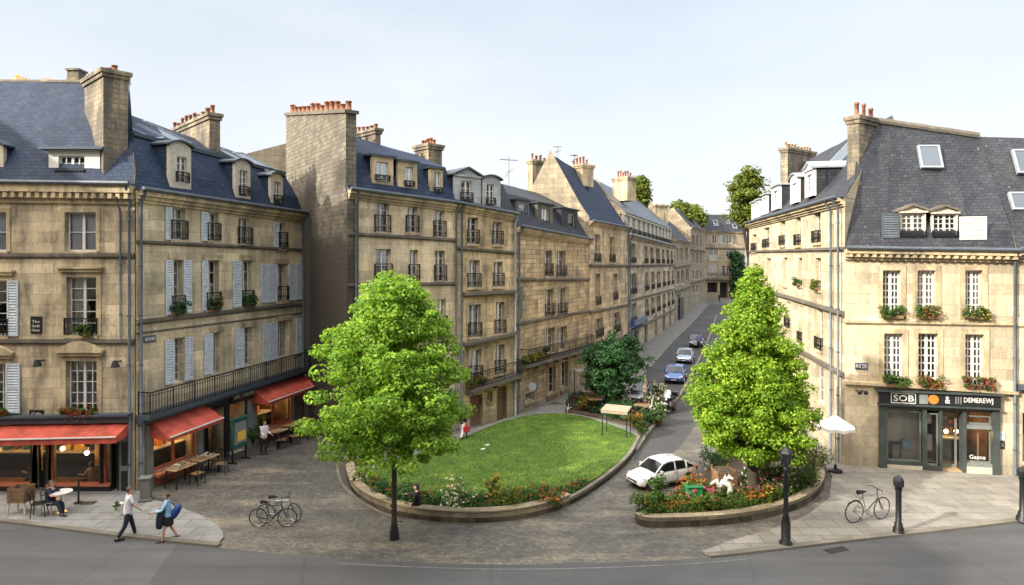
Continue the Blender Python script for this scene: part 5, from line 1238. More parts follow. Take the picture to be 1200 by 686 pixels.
# T2
bT = G(884, 588); b4 = V(bT.x, bT.y, .2)
tree('broadleaf_tree', 'tall dense conical bright green tree rising from the flower bed on the right', 'tree', b4,
     [(1.5, .7), (2.0, 1.8), (2.6, 2.15), (3.3, 2.1), (4.4, 1.75), (5.4, 1.35), (6.3, 1.15), (7.1, .72), (7.7, .4), (8.35, .08)], .2, 1.3, 540, 165, .125, 'leaf2', (.22, .56), 8, shell=.55)
# T3 dark tree at terrace
bT = G(712, 486); tree('round_tree', 'dark green round tree beside the terrace garden at the corner of the street', 'tree', V(bT.x, bT.y, .3), [(.9, .6), (1.3, 1.25), (2.3, 1.5), (3.1, 1.4), (3.7, .95), (4.1, .3)], .12, 1, 260, 70, .15, 'leaf3', (.25, .42), 12)
# (second lobe)
bT = G(737, 462); tree('round_tree', 'smaller dark green tree half hidden behind the round terrace tree', 'tree', V(bT.x, bT.y, 0), [(1.3, .5), (1.8, .9), (2.6, 1.1), (3.3, .9), (3.9, .3)], .1, 1.2, 80, 60, .17, 'leaf3', (.28, .45), 13)
# trees beyond the roofs
def far_tree(label, px, y0, y1, wpx, Y, mt='leaf4', n=110, seed=3, name='far_tree'):
    X = (px - 600) / FPX * Y; zt_ = zy(y0, Y); zb_ = zy(y1, Y); r = wpx / 2 / FPX * Y; h = zt_ - zb_
    tree(name, label, 'tree', V(X, Y, 0), [(zb_, r * .5), (zb_ + h * .25, r * .95), (zb_ + h * .55, r), (zb_ + h * .8, r * .7), (zt_, r * .2)], .3, zb_ * .7, n, 70, .3 * Y / 60, mt, (.35 * Y / 60, 1.0 * Y / 60), seed, shell=.35)
far_tree('sunlit yellow-green tree standing behind the white dormers on the right', 877, 199, 266, 42, 64, n=120)
far_tree('green tree top beside the pots behind the attic row roof', 749, 209, 245, 17, 96, 'leaf4', 110, 5)
far_tree('low green tree top left of the street end roof', 797, 239, 266, 19, 128, 'leaf4', 80, 6); far_tree('rounded green tree top touching the street end roof', 813, 243, 268, 15, 150, 'leaf4', 80, 7)
# dark ivy beside street end
cc = np.array([(lerp(G(868, 352).x, G(880, 352).x, RNG.random()), 150 + RNG.random() * 2, RNG.uniform(0, 11)) for _ in range(120)])
o = fastmesh('ivy', leafcloud(cc, np.full(len(cc), .9), 40, .5), 4, 'leaf3'); tag(o, 'dark ivy covering the gap at the right end of the street end building', 'ivy', kind='stuff')
# golden twigs above far left roof
cc = np.array([(lerp(-22.8, -19.6, RNG.random()) , 29.2 + RNG.random() * .6, RNG.uniform(16.9, 17.35)) for _ in range(16)])
root = thing('bare_shrub', 'straggly golden shrub growing above the ridge of the far left blue roof', 'shrub', org=V(-21, 29.5, 16.6))
fastmesh('foliage', leafcloud(cc, np.full(len(cc), .16), 16, .1), 4, 'leafg', root, org=V(-21, 29.5, 16.6))
mb = MB(); rr = random.Random(3); p = V(-22.9, 29.4, 16.75)
for i in range(11): q = p + V(.32, rr.uniform(-.1, .1), rr.uniform(-.12, .2)); q.z = min(max(q.z, 16.85), 17.3); mb.bar(p, q, .045); mb.bar(q, q + V(rr.uniform(-.3, .3), 0, rr.uniform(.1, .3)), .025); mb.bar(V(q.x, q.y, 16.3), q, .02); p = q
mb.build('twigs', M['woodl'], root)

def shrub(label, p, r, h, mt='leafs', flowers=None, n=14, per=60, size=.09, cat='shrub', name='shrub', group=None, fl=60, pot=None):
    p = Vector(p); root = thing(name, label, cat, org=p, group=group)
    cc = np.array([(p.x + RNG.uniform(-r, r) * .75, p.y + RNG.uniform(-r, r) * .75, p.z + RNG.uniform(.15, .8) * h) for _ in range(n)])
    fastmesh('foliage', leafcloud(cc, np.full(n, r * .45), per, size, .7), 4, mt, root, org=p)
    mb = MB()
    for i in range(5): mb.tube([p, p + V(random.uniform(-r, r) * .4, random.uniform(-r, r) * .4, h * .7)], [.02, .008], 5)
    mb.build('stems', M['bark'], root)
    if flowers:
        fc = cc[RNG.integers(0, n, fl)] + RNG.normal(0, 1, (fl, 3)) * np.array([r * .35, r * .35, h * .15]) + np.array([0, -r * .15, h * .1])
        fastmesh('flowers', leafcloud(fc, np.full(fl, .05), 7, .075, .8), 4, flowers, root, org=p)['kind'] = 'stuff'
    if pot:
        mb = MB(); mb.lathe([(.16, 0), (.22, .3), (.24, .31), (.24, .36), (.2, .36)], (p.x, p.y, p.z - .36), 12); mb.build('pot', M[pot], root, smooth=False)
    return root
# B8 window flower boxes
def boxplant(label, F, px, py, w, mt, flowers, h=.5, trail=.1):
    a = F.a(px); z = F.z(a, py); p = F.P(a, z, .14); root = thing('flower_box', label, 'flower box', org=p, group='flower boxes on window sills')
    mb = MB(); F.hex(mb, a - w * .42, a + w * .42, z, z + .13, .0, .22); mb.build('box', M['wood'], root)
    n = int(30 * w); cc = np.array([tuple(F.P(a + random.uniform(-w / 2, w / 2) * .95, z + random.uniform(.05, h), random.uniform(.02, .32))) for _ in range(n)])
    fastmesh('foliage', leafcloud(cc, np.full(n, .13), 60, .07, .8), 4, mt, root, org=p)
    if flowers:
        fn = int(45 * w)
        for k, fm in enumerate(flowers):
            fc = cc[RNG.integers(0, n, fn)] + RNG.normal(0, .07, (fn, 3)) + np.array([F.n.x * .12, F.n.y * .12, .02]); fastmesh('flowers', leafcloud(fc, np.full(fn, .03), 5, .055), 4, fm, root, org=p)['kind'] = 'stuff'
    return root
boxplant('plain clipped green plants on the left upper sill of the cream corner building', F8, 1045, 373, .95, 'leafs', None)
boxplant('orange-flecked green plants on the middle upper sill of the cream corner building', F8, 1087, 373, .98, 'leafs', ['forange'])
boxplant('yellow-flecked green plants on the right upper sill of the cream corner building', F8, 1144, 374, 1.05, 'leafs', ['fyellow'])
boxplant('bushy all-green plants on the left sill above the shop sign', F8, 1050, 453, 1.0, 'leafs', None, .5)
boxplant('orange and red flowers on the middle sill above the shop sign', F8, 1089, 454, .9, 'leafs', ['forange', 'fred'], .5)
boxplant('pink and red flowers on the right sill above the shop sign', F8, 1145, 456, 1.1, 'leafs', ['fpink', 'fred'], .5)
boxplant('red geraniums under the window above the far left awning', F1, 94, 490.5, 1.4, 'leafs', ['fred', 'fred', 'forange'], .4)
boxplant('red flowers on the sill cut by the left edge of the view', F1, -2, 488, 1.1, 'leafs', ['fred', 'forange'], .35)
boxplant('trailing green plants behind the middle railing of the far left building', F1, 103, 393, .5, 'leafs', None, .4)
for lb_, px_, py_, fl_ in (('dark green plants on the leftmost middle sill of the shuttered building', 207, 368, None), ('green plants with red blooms on the second middle sill of the shuttered building', 249, 363, ['fred']), ('dark green plants on the third middle sill of the shuttered building', 290, 359, None)): boxplant(lb_, F2, px_, py_, .8, 'leaf3', fl_, .5)
boxplant('green and rust coloured plants on the lowest balcony of the grey dormer building', F3b.off(.35), 556, 453, 1.2, 'leafs', ['forange'], .5)
boxplant('row of grasses and flowers on the left end of the eroded building balcony', F4.off(.35), 622, 423, 2.6, 'leaf4', ['fyellow'], .4)
boxplant('orange and red plants in the middle of the eroded building balcony', F4.off(.35), 637, 419, .9, 'leafs', ['forange'], .6)
boxplant('yellow-green plants on the right-hand lower sill, right lane building', F7, 959, 340, .7, 'leaf4', None, .5); boxplant('small green plants on the second lower sill from the right, right lane building', F7, 938, 335, .6, 'leafs', None, .4)

def bed(name, label, poly_px, n, h, z0, mts, per=38, size=.08, seed=2, h2=None):
    """mixed low planting nobody could count: one mesh, material slots for foliage and blooms"""
    P = [G(*p) for p in poly_px]; R = np.random.default_rng(seed); xs = np.array([p.x for p in P]); ys = np.array([p.y for p in P]); pts = []
    while len(pts) < n:
        x = R.uniform(xs.min(), xs.max()); y = R.uniform(ys.min(), ys.max()); ins = False; j = len(P) - 1
        for i in range(len(P)):
            if (ys[i] > y) != (ys[j] > y) and x < (xs[j] - xs[i]) * (y - ys[i]) / (ys[j] - ys[i] + 1e-12) + xs[i]: ins = not ins
            j = i
        if ins: pts.append((x, y))
    parts = []; mi = []
    hs = h * (.6 + .8 * (np.sin(np.array([p[0] * 2.1 for p in pts])) * .5 + .5) * R.uniform(.6, 1.2, n))
    fol = np.array([(p[0], p[1], z0 + R.uniform(.1, .8) * hh) for p, hh in zip(pts, hs)])
    half = R.random(n) < .5
    for k, sel in enumerate((half, ~half)):
        v = leafcloud(fol[sel], np.full(sel.sum(), .16), per, size, .8); parts.append(v); mi += [k] * (len(v) // 4)
    nf = len(mts) - 2; patch = R.uniform(0, 1, (40, 2)); pc = R.integers(0, nf, 40)
    for k in range(nf):
        idx = [i for i in range(n) if pc[int(np.argmin(((patch * [xs.max() - xs.min(), ys.max() - ys.min()] + [xs.min(), ys.min()] - np.array(pts[i])) ** 2).sum(1)))] == k]
        if not idx: continue
        idx = R.choice(idx, max(4, int(len(idx) * .45)))
        fc = np.array([(pts[i][0] + R.normal(0, .07), pts[i][1] + R.normal(0, .07), z0 + hs[i] * R.uniform(.75, 1.1) + .05) for i in idx])
        v = leafcloud(fc, np.full(len(fc), .05), 9, .055, .8); parts.append(v); mi += [k + 2] * (len(v) // 4)
    o = fastmesh(name, np.concatenate(parts), 4, mts[0])
    for m_ in mts[1:]: o.data.materials.append(M[m_])
    o.data.polygons.foreach_set('material_index', np.array(mi, dtype=np.int32)); o.data.update()
    tag(o, label, 'flower bed', kind='stuff'); return o
bed('flower_bed', 'mixed low flowers along the front wall of the lawn', [(436, 588), (480, 600), (560, 604), (620, 600), (668, 588), (690, 574), (684, 570), (655, 580), (600, 586), (520, 588), (470, 582), (445, 570), (425, 560), (418, 570)], 380, .3, .16, ['leaf3', 'leafs', 'forange', 'fred', 'leaf4', 'leafs', 'fwhite'], seed=3)
bed('flower_bed', 'orange red and yellow flowers in the stone planter below the right tree', [(752, 612), (800, 613), (850, 610), (900, 602), (935, 590), (956, 574), (940, 566), (900, 580), (850, 588), (800, 592), (758, 596)], 620, .5, .22, ['leafs', 'leaf4', 'forange', 'fred', 'fyellow', 'fpink', 'leafs'], seed=5, size=.075)
bed('flower_bed', 'orange flowers and greenery of the terrace garden at the street corner', [(665, 484), (700, 492), (742, 504), (762, 505), (772, 492), (755, 488), (720, 480), (690, 472), (668, 470)], 330, .5, .3, ['leaf3', 'leaf3', 'forange', 'leafs', 'fred', 'leaf4', 'leafs'], size=.11, seed=8)
for lb_, px_, py_, r_, h_, mt_, fl_ in (
    ('upright dark green bush at the left tip of the stone planter', 757, 610, .5, .95, 'leafs', None), ('tall narrow green bush near the left end of the stone planter', 771, 602, .42, 1.35, 'leafs', None),
    ('orange flowering bush in front of the green cabinet', 813, 596, .4, 1.15, 'leaf4', 'forange'), ('yellow-green bush with cream blooms left of the black lamp post', 903, 578, .65, 1.1, 'leaf4', 'fwhite'),
    ('white flowering bush in the middle of the stone planter', 880, 574, .35, .8, 'leafs', 'fwhite'), ('low bush with red-orange blooms below the white flowers', 893, 594, .5, .6, 'leafs', 'forange'),
    ('dense green bush right of the black lamp post', 945, 582, .6, 1.0, 'leafs', None), ('tall dark green bush with magenta blooms behind the lamp post', 936, 566, .6, 1.9, 'leafs', 'fpink'),
    ('thin dark-leaved shrub just left of the lamp post', 914, 585, .45, 1.5, 'leafs', 'fwhite'), ('green bush at the back right of the planter under the tree', 952, 556, .7, 1.6, 'leaf4', None),
    ('dark bush beside the white car tail', 836, 556, .55, 1.0, 'leaf3', None), ('green bush above the wooden crate under the tree', 850, 548, .5, 1.2, 'leafs', None),
    ('red and white flowering bush at the middle front of the lawn', 534, 600, .7, .85, 'leafs', 'fwhite'), ('brown-green bushy shrub right of centre on the lawn wall', 596, 602, .6, .95, 'leaf4', None),
    ('small yellow shrub behind the brown-green shrub on the lawn edge', 578, 590, .3, .9, 'leaf4', 'fyellow'), ('dark rounded shrub left of the hooded person', 472, 596, .6, .75, 'leaf3', None),
    ('pale green shrub at the left corner of the lawn', 426, 572, .4, 1.0, 'leaf4', 'fwhite'), ('dark bush behind the lawn corner by the path', 432, 548, .6, .9, 'leaf3', None),
    ('grassy green shrub on the right part of the lawn wall', 640, 596, .6, .6, 'leafs', 'forange'), ('dense dark green bush in the middle of the terrace garden', 722, 496, .8, 1.25, 'leaf3', None),
    ('green bush at the right tip of the terrace garden', 768, 500, .5, 1.2, 'leafs', None), ('rust-coloured bush at the left of the terrace garden', 686, 487, .6, 1.0, 'leaf4', 'forange'),
    ('trailing green bush at the lowest tip of the terrace garden', 752, 514, .35, 1.0, 'leafs', None), ('orange flowering bush at the front of the terrace garden', 742, 506, .5, .8, 'leaf4', 'forange')):
    g_ = G(px_, py_); shrub(lb_, (g_.x, g_.y, .2), r_, h_, mt_, fl_, n=int(16 * max(1, h_)), size=.085)
for lb_, px_, py_, fl_ in (('cream flowering shrub in a pot beside the dark car', 771, 470, 'fwhite'), ('pale pink blossoming potted shrub at the back of the terrace', 764, 486, 'fwhite'), ('peach blossoming potted shrub at the right of the terrace garden', 772, 499, 'fwhite')):
    g_ = G(px_, py_); shrub(lb_, (g_.x, g_.y, .36), .4, .85, 'leafs', fl_, fl=70, n=14, pot='terra')
for lb_, px_, py_ in (('leafy green plants crowding the second café window', 300, 516), ('low potted greenery by the café door', 296, 524)):
    g_ = G(px_, py_); shrub(lb_, (g_.x - .1, g_.y, .45), .55, 1.0 if py_ < 520 else .6, 'leafs', None, n=22, pot='black')
# ================================================================== VEHICLES AND FURNITURE
def evalmesh(o):
    dg = bpy.context.evaluated_depsgraph_get(); dg.update()
    me = bpy.data.meshes.new_from_object(o.evaluated_get(dg)); return me
def car(name, label, paint, loc, ang, sc=1.0, sedan=False, group='cars parked in the street'):
    root = thing(name, label, 'car', group=group)
    # station: x, half width, z bottom, z top (bonnet / belt line)
    St = [(2.02, .50, .34, .52), (1.98, .66, .26, .62), (1.80, .78, .22, .72), (1.45, .83, .2, .80), (1.0, .85, .2, .87), (.75, .86, .2, .93), (.2, .87, .2, .95), (-.5, .87, .2, .97), (-1.1, .86, .2, .99), (-1.55, .84, .22, 1.0), (-1.85, .79, .26, .98), (-1.98, .70, .32, .9), (-2.02, .6, .4, .8)]
    mb = MB(); rings = []
    for x, w_, z0, z1 in St:
        h = z1 - z0; half = [(0, z0), (w_ * .8, z0), (w_ * .97, z0 + h * .12), (w_, z0 + h * .45), (w_ * .985, z0 + h * .75), (w_ * .93, z0 + h * .93), (w_ * .8, z1), (w_ * .4, z1 + .025), (0, z1 + .035)]
        ring = [(x, y, z) for y, z in half] + [(x, -y, z) for y, z in half[-2:0:-1]]
        rings.append(len(mb.v)); mb.v += ring; n = len(ring)
    for r0, r1 in zip(rings, rings[1:]):
        for j in range(n): mb.f.append((r0 + j, r0 + (j + 1) % n, r1 + (j + 1) % n, r1 + j)); mb.m.append(0)
    mb.f.append(tuple(rings[0] + j for j in reversed(range(n)))); mb.m.append(0); mb.f.append(tuple(rings[-1] + j for j in range(n))); mb.m.append(0)
    body = mb.build('body', M[paint], root, smooth=True)
    bm_ = bmesh.new(); bm_.from_mesh(body.data); bmesh.ops.recalc_face_normals(bm_, faces=bm_.faces); bm_.to_mesh(body.data); bm_.free()
    sb = body.modifiers.new('s', 'SUBSURF'); sb.levels = 2; sb.render_levels = 2
    cut = MB()
    for x in (1.27, -1.27):
        for y in (-.95, .95): cut.tube([(x, y - .33, .33), (x, y + .33, .33)], .40, 28)
    co_ = cut.build('cutter', M['black']); md = body.modifiers.new('b', 'BOOLEAN'); md.object = co_; md.solver = 'EXACT'
    me = evalmesh(body); body.modifiers.clear(); body.data = me; bpy.data.objects.remove(co_)
    for p in me.polygons: p.use_smooth = True
    am = body.modifiers.new('e', 'EDGE_SPLIT'); am.split_angle = math.radians(38)
    # greenhouse
    G_ = [(.98, .74, .9, .93), (.42, .66, .95, 1.34), (.1, .63, .96, 1.41), (-.5, .62, .97, 1.43), (-1.0, .61, .98, 1.39), (-1.3 if not sedan else -1.1, .6, .99, 1.3), (-1.86 if not sedan else -1.6, .62, .98, 1.0)]
    gl = MB(); P = []
    for x, w_, zb, zt in G_:
        wb = .80 if x < .9 else .76; P.append([(x, wb, zb), (x, w_, zt - .03), (x, 0, zt + .025), (x, -w_, zt - .03), (x, -wb, zb)])
    for k, (a, b_) in enumerate(zip(P, P[1:])):
        gl.poly([a[0], a[1], b_[1], b_[0]][::-1]); gl.poly([a[4], b_[4], b_[3], a[3]][::-1])
        if k in (0, len(P) - 2): gl.poly([a[1], a[2], b_[2], b_[1]][::-1]); gl.poly([a[2], a[3], b_[3], b_[2]][::-1])
    gl.build('windows', M['carglass'], root)
    rf = MB()
    for k, (a, b_) in enumerate(zip(P, P[1:])):
        if k in (0, len(P) - 2): continue
        U = lambda p, e=.012: (p[0], p[1] * 1.01, p[2] + e)
        for q, r in ((1, 2), (2, 3)): rf.poly([U(a[q]), U(b_[q]), U(b_[r]), U(a[r])])
    for s_ in (1, 3):
        e = 0 if s_ == 1 else 4
        rf.bar(P[0][e], P[1][s_], .06); rf.bar(P[-1][e], P[-2][s_], .09); rf.bar((-.35, P[3][e][1], .96), (-.38, P[3][s_][1], 1.4), .07)
        for k in range(1, len(P) - 2): rf.bar(P[k][s_], P[k + 1][s_], .05)
        rf.bar((-1.12, P[4][e][1], .98), (-1.2, P[4][s_][1], 1.34), .08) 
    rf.build('roof', M[paint], root, smooth=False)
    def part(nm, mt, f, sm=False, par=None):
        m_ = MB(); f(m_); return m_.build(nm, M[mt], par or root, smooth=sm)
    for x in (1.27, -1.27):
        for sy in (-1, 1):
            y = sy * .74
            t = part('wheel', 'rubber', lambda m_: m_.tube([(x, y - .1, .32), (x, y - .08, .32), (x, y + .08, .32), (x, y + .1, .32)], [.28, .315, .315, .28], 24), True)
            def rim(m_):
                yo = y + sy * .085
                m_.tube([(x, yo, .32), (x, yo + sy * .02, .32)], [.2, .19], 20)
                for k in range(5):
                    a = k * 1.257; m_.bar((x, yo + sy * .025, .32), (x + .19 * math.cos(a), yo + sy * .03, .32 + .19 * math.sin(a)), .05, .02)
            part('rim', 'chrome', rim, False, t)
    for sy in (-1, 1):
        part('headlight', 'headl', lambda m_: m_.hexa([(1.70, sy * .80, .60), (1.97, sy * .60, .56), (1.99, sy * .38, .57), (1.7, sy * .5, .6), (1.66, sy * .80, .74), (1.86, sy * .62, .69), (1.92, sy * .4, .66), (1.7, sy * .5, .74)]))
        part('tail_light', 'tail', lambda m_: m_.box((-1.93, sy * .62, .82), (.16, .2, .22)))
        part('mirror', paint, lambda m_: m_.box((.72, sy * .95, 1.0), (.1, .18, .12)))
        part('door_handle', 'chrome', lambda m_: m_.box((-.25, sy * .872, .86), (.16, .02, .03)))
        part('door_seam', 'black', lambda m_: (m_.box((.68, sy * .852, .62), (.012, .03, .5)), m_.box((-.42, sy * .862, .62), (.012, .03, .52)), m_.box((.13, sy * .862, .36), (1.1, .03, .012))))
    part('grille', 'black', lambda m_: (m_.box((2.0, 0, .50), (.08, .8, .07)), m_.box((2.0, 0, .34), (.06, 1.0, .09))))
    part('number_plate', 'white', lambda m_: m_.box((2.05, 0, .42), (.02, .46, .07)))
    part('rear_bumper', 'black', lambda m_: m_.box((-1.99, 0, .42), (.1, 1.2, .14)))
    part('underbody', 'black', lambda m_: m_.box((0, 0, .27), (3.4, 1.3, .16)))
    root.location = loc; root.rotation_euler = (0, 0, ang); root.scale = (sc, sc, sc)
    return root
M['carglass'] = m_plain('carglass', (.012, .015, .018), .06, 0, .1, 2, 0, .6)
wl = V(6.02, 26.15, 0)
car('parked_car', 'white hatchback parked between the lawn and the planter', 'paintw', (wl.x, wl.y, .004), math.radians(205.5), .71)
g = G(789, 452); sa = math.radians(250.5)
car('parked_car', 'bright blue car, the nearer of the two cars facing down the street', 'paintb', (g.x + .65, g.y + 1.9, .004), sa, .82, True)
g = G(801, 428); car('parked_car', 'silver-blue car parked behind the bright blue car', 'paints', (g.x + .65, g.y + 1.9, .004), sa, .82)
g = G(742, 476); car('parked_car', 'black car parked beside the terrace garden', 'paintk', (g.x + .45, g.y + 1.5, .004), math.radians(250), .9)

g = G(815, 409); car('parked_car', 'dark grey car parked behind the silver-blue car', 'paintk', (g.x + .7, g.y + 2, .004), sa, .85)
def bicycle(label, p, ang, mt='iron', sc=.95, lean=.06, steer=.2):
    root = thing('bicycle', label, 'bicycle', group='bicycles standing in the square')
    def wheel(x, rz):
        mb = MB(); n = 28; c, s_ = math.cos(rz), math.sin(rz)
        pt = lambda a, r: (x + r * math.cos(a) * c, r * math.cos(a) * s_, .34 + r * math.sin(a))
        P = [pt(2 * math.pi * i / n, .33) for i in range(n + 1)]; mb.tube(P, .018, 6, cap=False)
        w_ = mb.build('wheel', M['rubber'], root, smooth=True); mb = MB(); mb.tube([pt(2 * math.pi * i / n, .31) for i in range(n + 1)], .008, 5, cap=False)
        for i in range(14): a = 2 * math.pi * i / 14; mb.bar(pt(a, .02), pt(a + .2, .31), .004)
        mb.tube([(x, -.05, .34), (x, .05, .34)], .022, 6); mb.build('spokes', M['chrome'], w_)
    wheel(-.52, 0); wheel(.52, steer)
    mb = MB(); t = lambda a, b_, r=.017: mb.tube([a, b_], r, 6)
    bb = (-.08, 0, .29); seat = (-.22, 0, .78); head = (.33, 0, .80); hl = (.36, 0, .68)
    t(bb, seat); t(seat, head, .016); t(bb, hl, .02); t(bb, (-.52, .04, .34), .01); t(bb, (-.52, -.04, .34), .01); t(seat, (-.52, .04, .34), .009); t(seat, (-.52, -.04, .34), .009); t(head, hl, .02)
    mb.build('frame', M[mt], root)
    mb = MB(); t(hl, (.52, .04, .34), .011); t(hl, (.52, -.04, .34), .011); mb.build('fork', M['iron'], root)
    mb = MB(); t(head, (.31, 0, .95), .014); mb.tube([(.22, -.28, .97), (.32, -.2, .98), (.33, 0, .96), (.32, .2, .98), (.22, .28, .97)], .013, 6); mb.build('handlebar', M['iron'], root)
    mb = MB(); mb.tube([seat, (-.245, 0, .9)], .012, 6); mb.tube([(-.42, 0, .92), (-.3, 0, .935), (-.1, 0, .92)], [.07, .055, .018], 8); mb.build('saddle', M['cblack'], root)
    mb = MB(); mb.tube([(-.08, -.07, .29), (-.08, -.055, .29)], .09, 12); mb.bar((-.08, -.08, .29), (.04, -.08, .19), .015); mb.bar((-.08, .08, .29), (-.2, .08, .39), .015); mb.tube([(-.08, -.09, .29), (-.08, .09, .29)], .02, 6); mb.bar((-.2, .07, .39), (-.2, .13, .39), .015); mb.bar((.04, -.07, .19), (.04, -.13, .19), .015); mb.box((.05, -.12, .19), (.08, .08, .02)); mb.box((-.21, .12, .39), (.08, .08, .02)); mb.build('crank', M['chrome'], root)
    mb = MB(); mb.bar((-.52, .02, .36), (-.12, .1, .0), .012); mb.tube([(-.9 + .04, 0, .42), (-.75, 0, .62), (-.52, 0, .7), (-.35, 0, .66)], .012, 5); mb.build('mudguard', M['iron'], root)
    root.location = p; root.rotation_euler = (lean, 0, ang); root.scale = (sc, sc, sc); return root
g = G(320, 617.5); bicycle('dark bicycle standing on the left cobbles, the nearer of the two', (g.x, g.y, 0), .02, 'iron', .93)
g = G(327, 613.5); bicycle('dark bicycle standing close behind another on the left cobbles', (g.x, g.y + .1, 0), .05, 'paints', .93, -.05, -.5)
g = G(1017, 612.5); bicycle('bicycle with grey frame standing on the sunny pavement by the black bollard', (g.x, g.y, .06), .28, 'chrome', 1.12, .04, .1)
g = G(668, 487); bicycle('dark bicycle on the path at the left end of the terrace garden', (g.x, g.y, .2), 1.2, 'iron', .95)
g = G(677, 484); bicycle('dark bicycle leaning among the plants left of the terrace garden', (g.x, g.y, .3), .5, 'iron', .95, .1)

def scooter(label, p, ang):
    root = thing('motor_scooter', label, 'motor scooter')
    for x in (-.6, .62):
        mb = MB(); mb.tube([(x, -.06, .25), (x, -.05, .25), (x, .05, .25), (x, .06, .25)], [.2, .25, .25, .2], 16); w_ = mb.build('wheel', M['rubber'], root, smooth=True); mb = MB(); mb.tube([(x, -.065, .25), (x, .065, .25)], .12, 10); mb.build('rim', M['chrome'], w_)
    mb = MB(); mb.tube([(-.85, 0, .62), (-.6, 0, .6), (-.2, 0, .55), (.0, 0, .36), (.3, 0, .34), (.42, 0, .7), (.45, 0, .95)], [.08, .19, .2, .15, .14, .15, .1], 12); mb.build('body', M['paintk'], root, smooth=True)
    mb = MB(); mb.tube([(-.8, 0, .78), (-.5, 0, .8), (-.1, 0, .76)], [.09, .14, .08], 10); mb.build('seat', M['cblack'], root, smooth=True)
    mb = MB(); mb.tube([(.44, 0, .95), (.62, 0, .25)], .035, 8); mb.tube([(.3, -.33, 1.03), (.42, 0, 1.0), (.3, .33, 1.03)], .02, 6); mb.build('handlebar', M['iron'], root)
    mb = MB(); mb.hexa([(.5, -.2, 1.0), (.52, -.2, 1.0), (.52, .2, 1.0), (.5, .2, 1.0), (.36, -.16, 1.4), (.38, -.16, 1.4), (.38, .16, 1.4), (.36, .16, 1.4)]); mb.build('windscreen', M['headl'], root)
    mb = MB(); mb.box((-.95, 0, .95), (.34, .36, .3)); mb.build('top_box', M['paintk'], root, bevel=.03); mb = MB(); mb.ball((.56, 0, .88), .08, 8); mb.build('headlight', M['headl'], root)
    root.location = p; root.rotation_euler = (0, 0, ang); return root
g = G(789, 484); scooter('black motor scooter with a clear windscreen parked at the kerb past the terrace garden', (g.x - .2, g.y, 0), math.radians(235))

def lathe_thing(name, label, cat, p, prof, mt, n=16, extra=None, group=None, pname='post'):
    root = thing(name, label, cat, loc=p, group=group); mb = MB(); mb.lathe(prof, (0, 0, 0), n); mb.build(pname, M[mt], root, smooth=True)
    if extra: extra(root)
    return root
def bollard_head(root):
    mb = MB(); mb.lathe([(.12, 1.5), (.16, 1.53), (.165, 1.72), (.13, 1.8), (.05, 1.86), (.02, 1.9)], (0, 0, 0), 8); mb.build('cap', M['iron'], root)
bp_ = [(.17, 0), (.17, .14), (.13, .2), (.12, .32), (.09, .36), (.088, 1.35), (.11, 1.4), (.1, 1.5)]
g = G(1053, 626.5); lathe_thing('bollard', 'tall black bollard on the pavement right of the bicycle', 'bollard', (g.x, g.y, .06), bp_, 'iron', extra=bollard_head, group='tall black bollards on the right pavement')
g = G(1199, 613); lathe_thing('bollard', 'tall black bollard cut by the right edge of the view', 'bollard', (g.x, g.y, .06), [(r * 1.2, z * 1.02) for r, z in bp_], 'iron', extra=bollard_head, group='tall black bollards on the right pavement')
def lamp_head(root):
    mb = MB(); mb.lathe([(.05, 2.5), (.13, 2.52), (.19, 2.86), (.2, 2.88)], (0, 0, 0), 6); mb.build('lantern_glass', M['glassD'], root)
    mb = MB(); mb.lathe([(.22, 2.88), (.2, 2.92), (.08, 3.03), (.03, 3.06), (.01, 3.12)], (0, 0, 0), 6)
    for i in range(6): a = i * math.pi / 3; mb.bar((.13 * math.cos(a), .13 * math.sin(a), 2.52), (.2 * math.cos(a), .2 * math.sin(a), 2.88), .022)
    mb.build('lantern_frame', M['iron'], root)
g = G(921, 640); lathe_thing('street_lamp', 'short black cast-iron lamp post in front of the stone planter', 'street lamp', (g.x, g.y, .06), [(.2, 0), (.2, .07), (.14, .12), (.14, .7), (.1, .78), (.12, .82), (.075, .92), (.062, 2.3), (.1, 2.35), (.06, 2.4), (.05, 2.5)], 'iron', extra=lamp_head)

def parasol(name, label, p, r, h, mt, n=8):
    root = thing(name, label, 'parasol', loc=p); mb = MB(); mb.tube([(0, 0, 0), (0, 0, h + .25)], .025, 8); mb.build('pole', M['woodl'], root); mb = MB(); mb.lathe([(.28, 0), (.28, .06), (.06, .12), (.05, .3)], (0, 0, 0), 14); mb.build('base', M['iron'], root)
    mb = MB()
    for i in range(n):
        a0, a1 = 2 * math.pi * i / n, 2 * math.pi * (i + 1) / n; P = lambda a, rr, z: (rr * math.cos(a), rr * math.sin(a), z)
        am = (a0 + a1) / 2
        mb.poly([P(a0, r, h - .25), P(am, r * .93, h - .22), (0, 0, h + .25)]); mb.poly([P(am, r * .93, h - .22), P(a1, r, h - .25), (0, 0, h + .25)])
        mb.poly([P(a0, r, h - .38), P(am, r * .93, h - .34), P(am, r * .93, h - .22), P(a0, r, h - .25)]); mb.poly([P(am, r * .93, h - .34), P(a1, r, h - .38), P(a1, r, h - .25), P(am, r * .93, h - .22)])
    mb.build('canopy', M[mt], root); return root
g = G(979, 553); parasol('parasol', 'white parasol open against the wall of the right lane building', (g.x - .1, g.y - .2, .08), .78, 2.15, 'parasol')
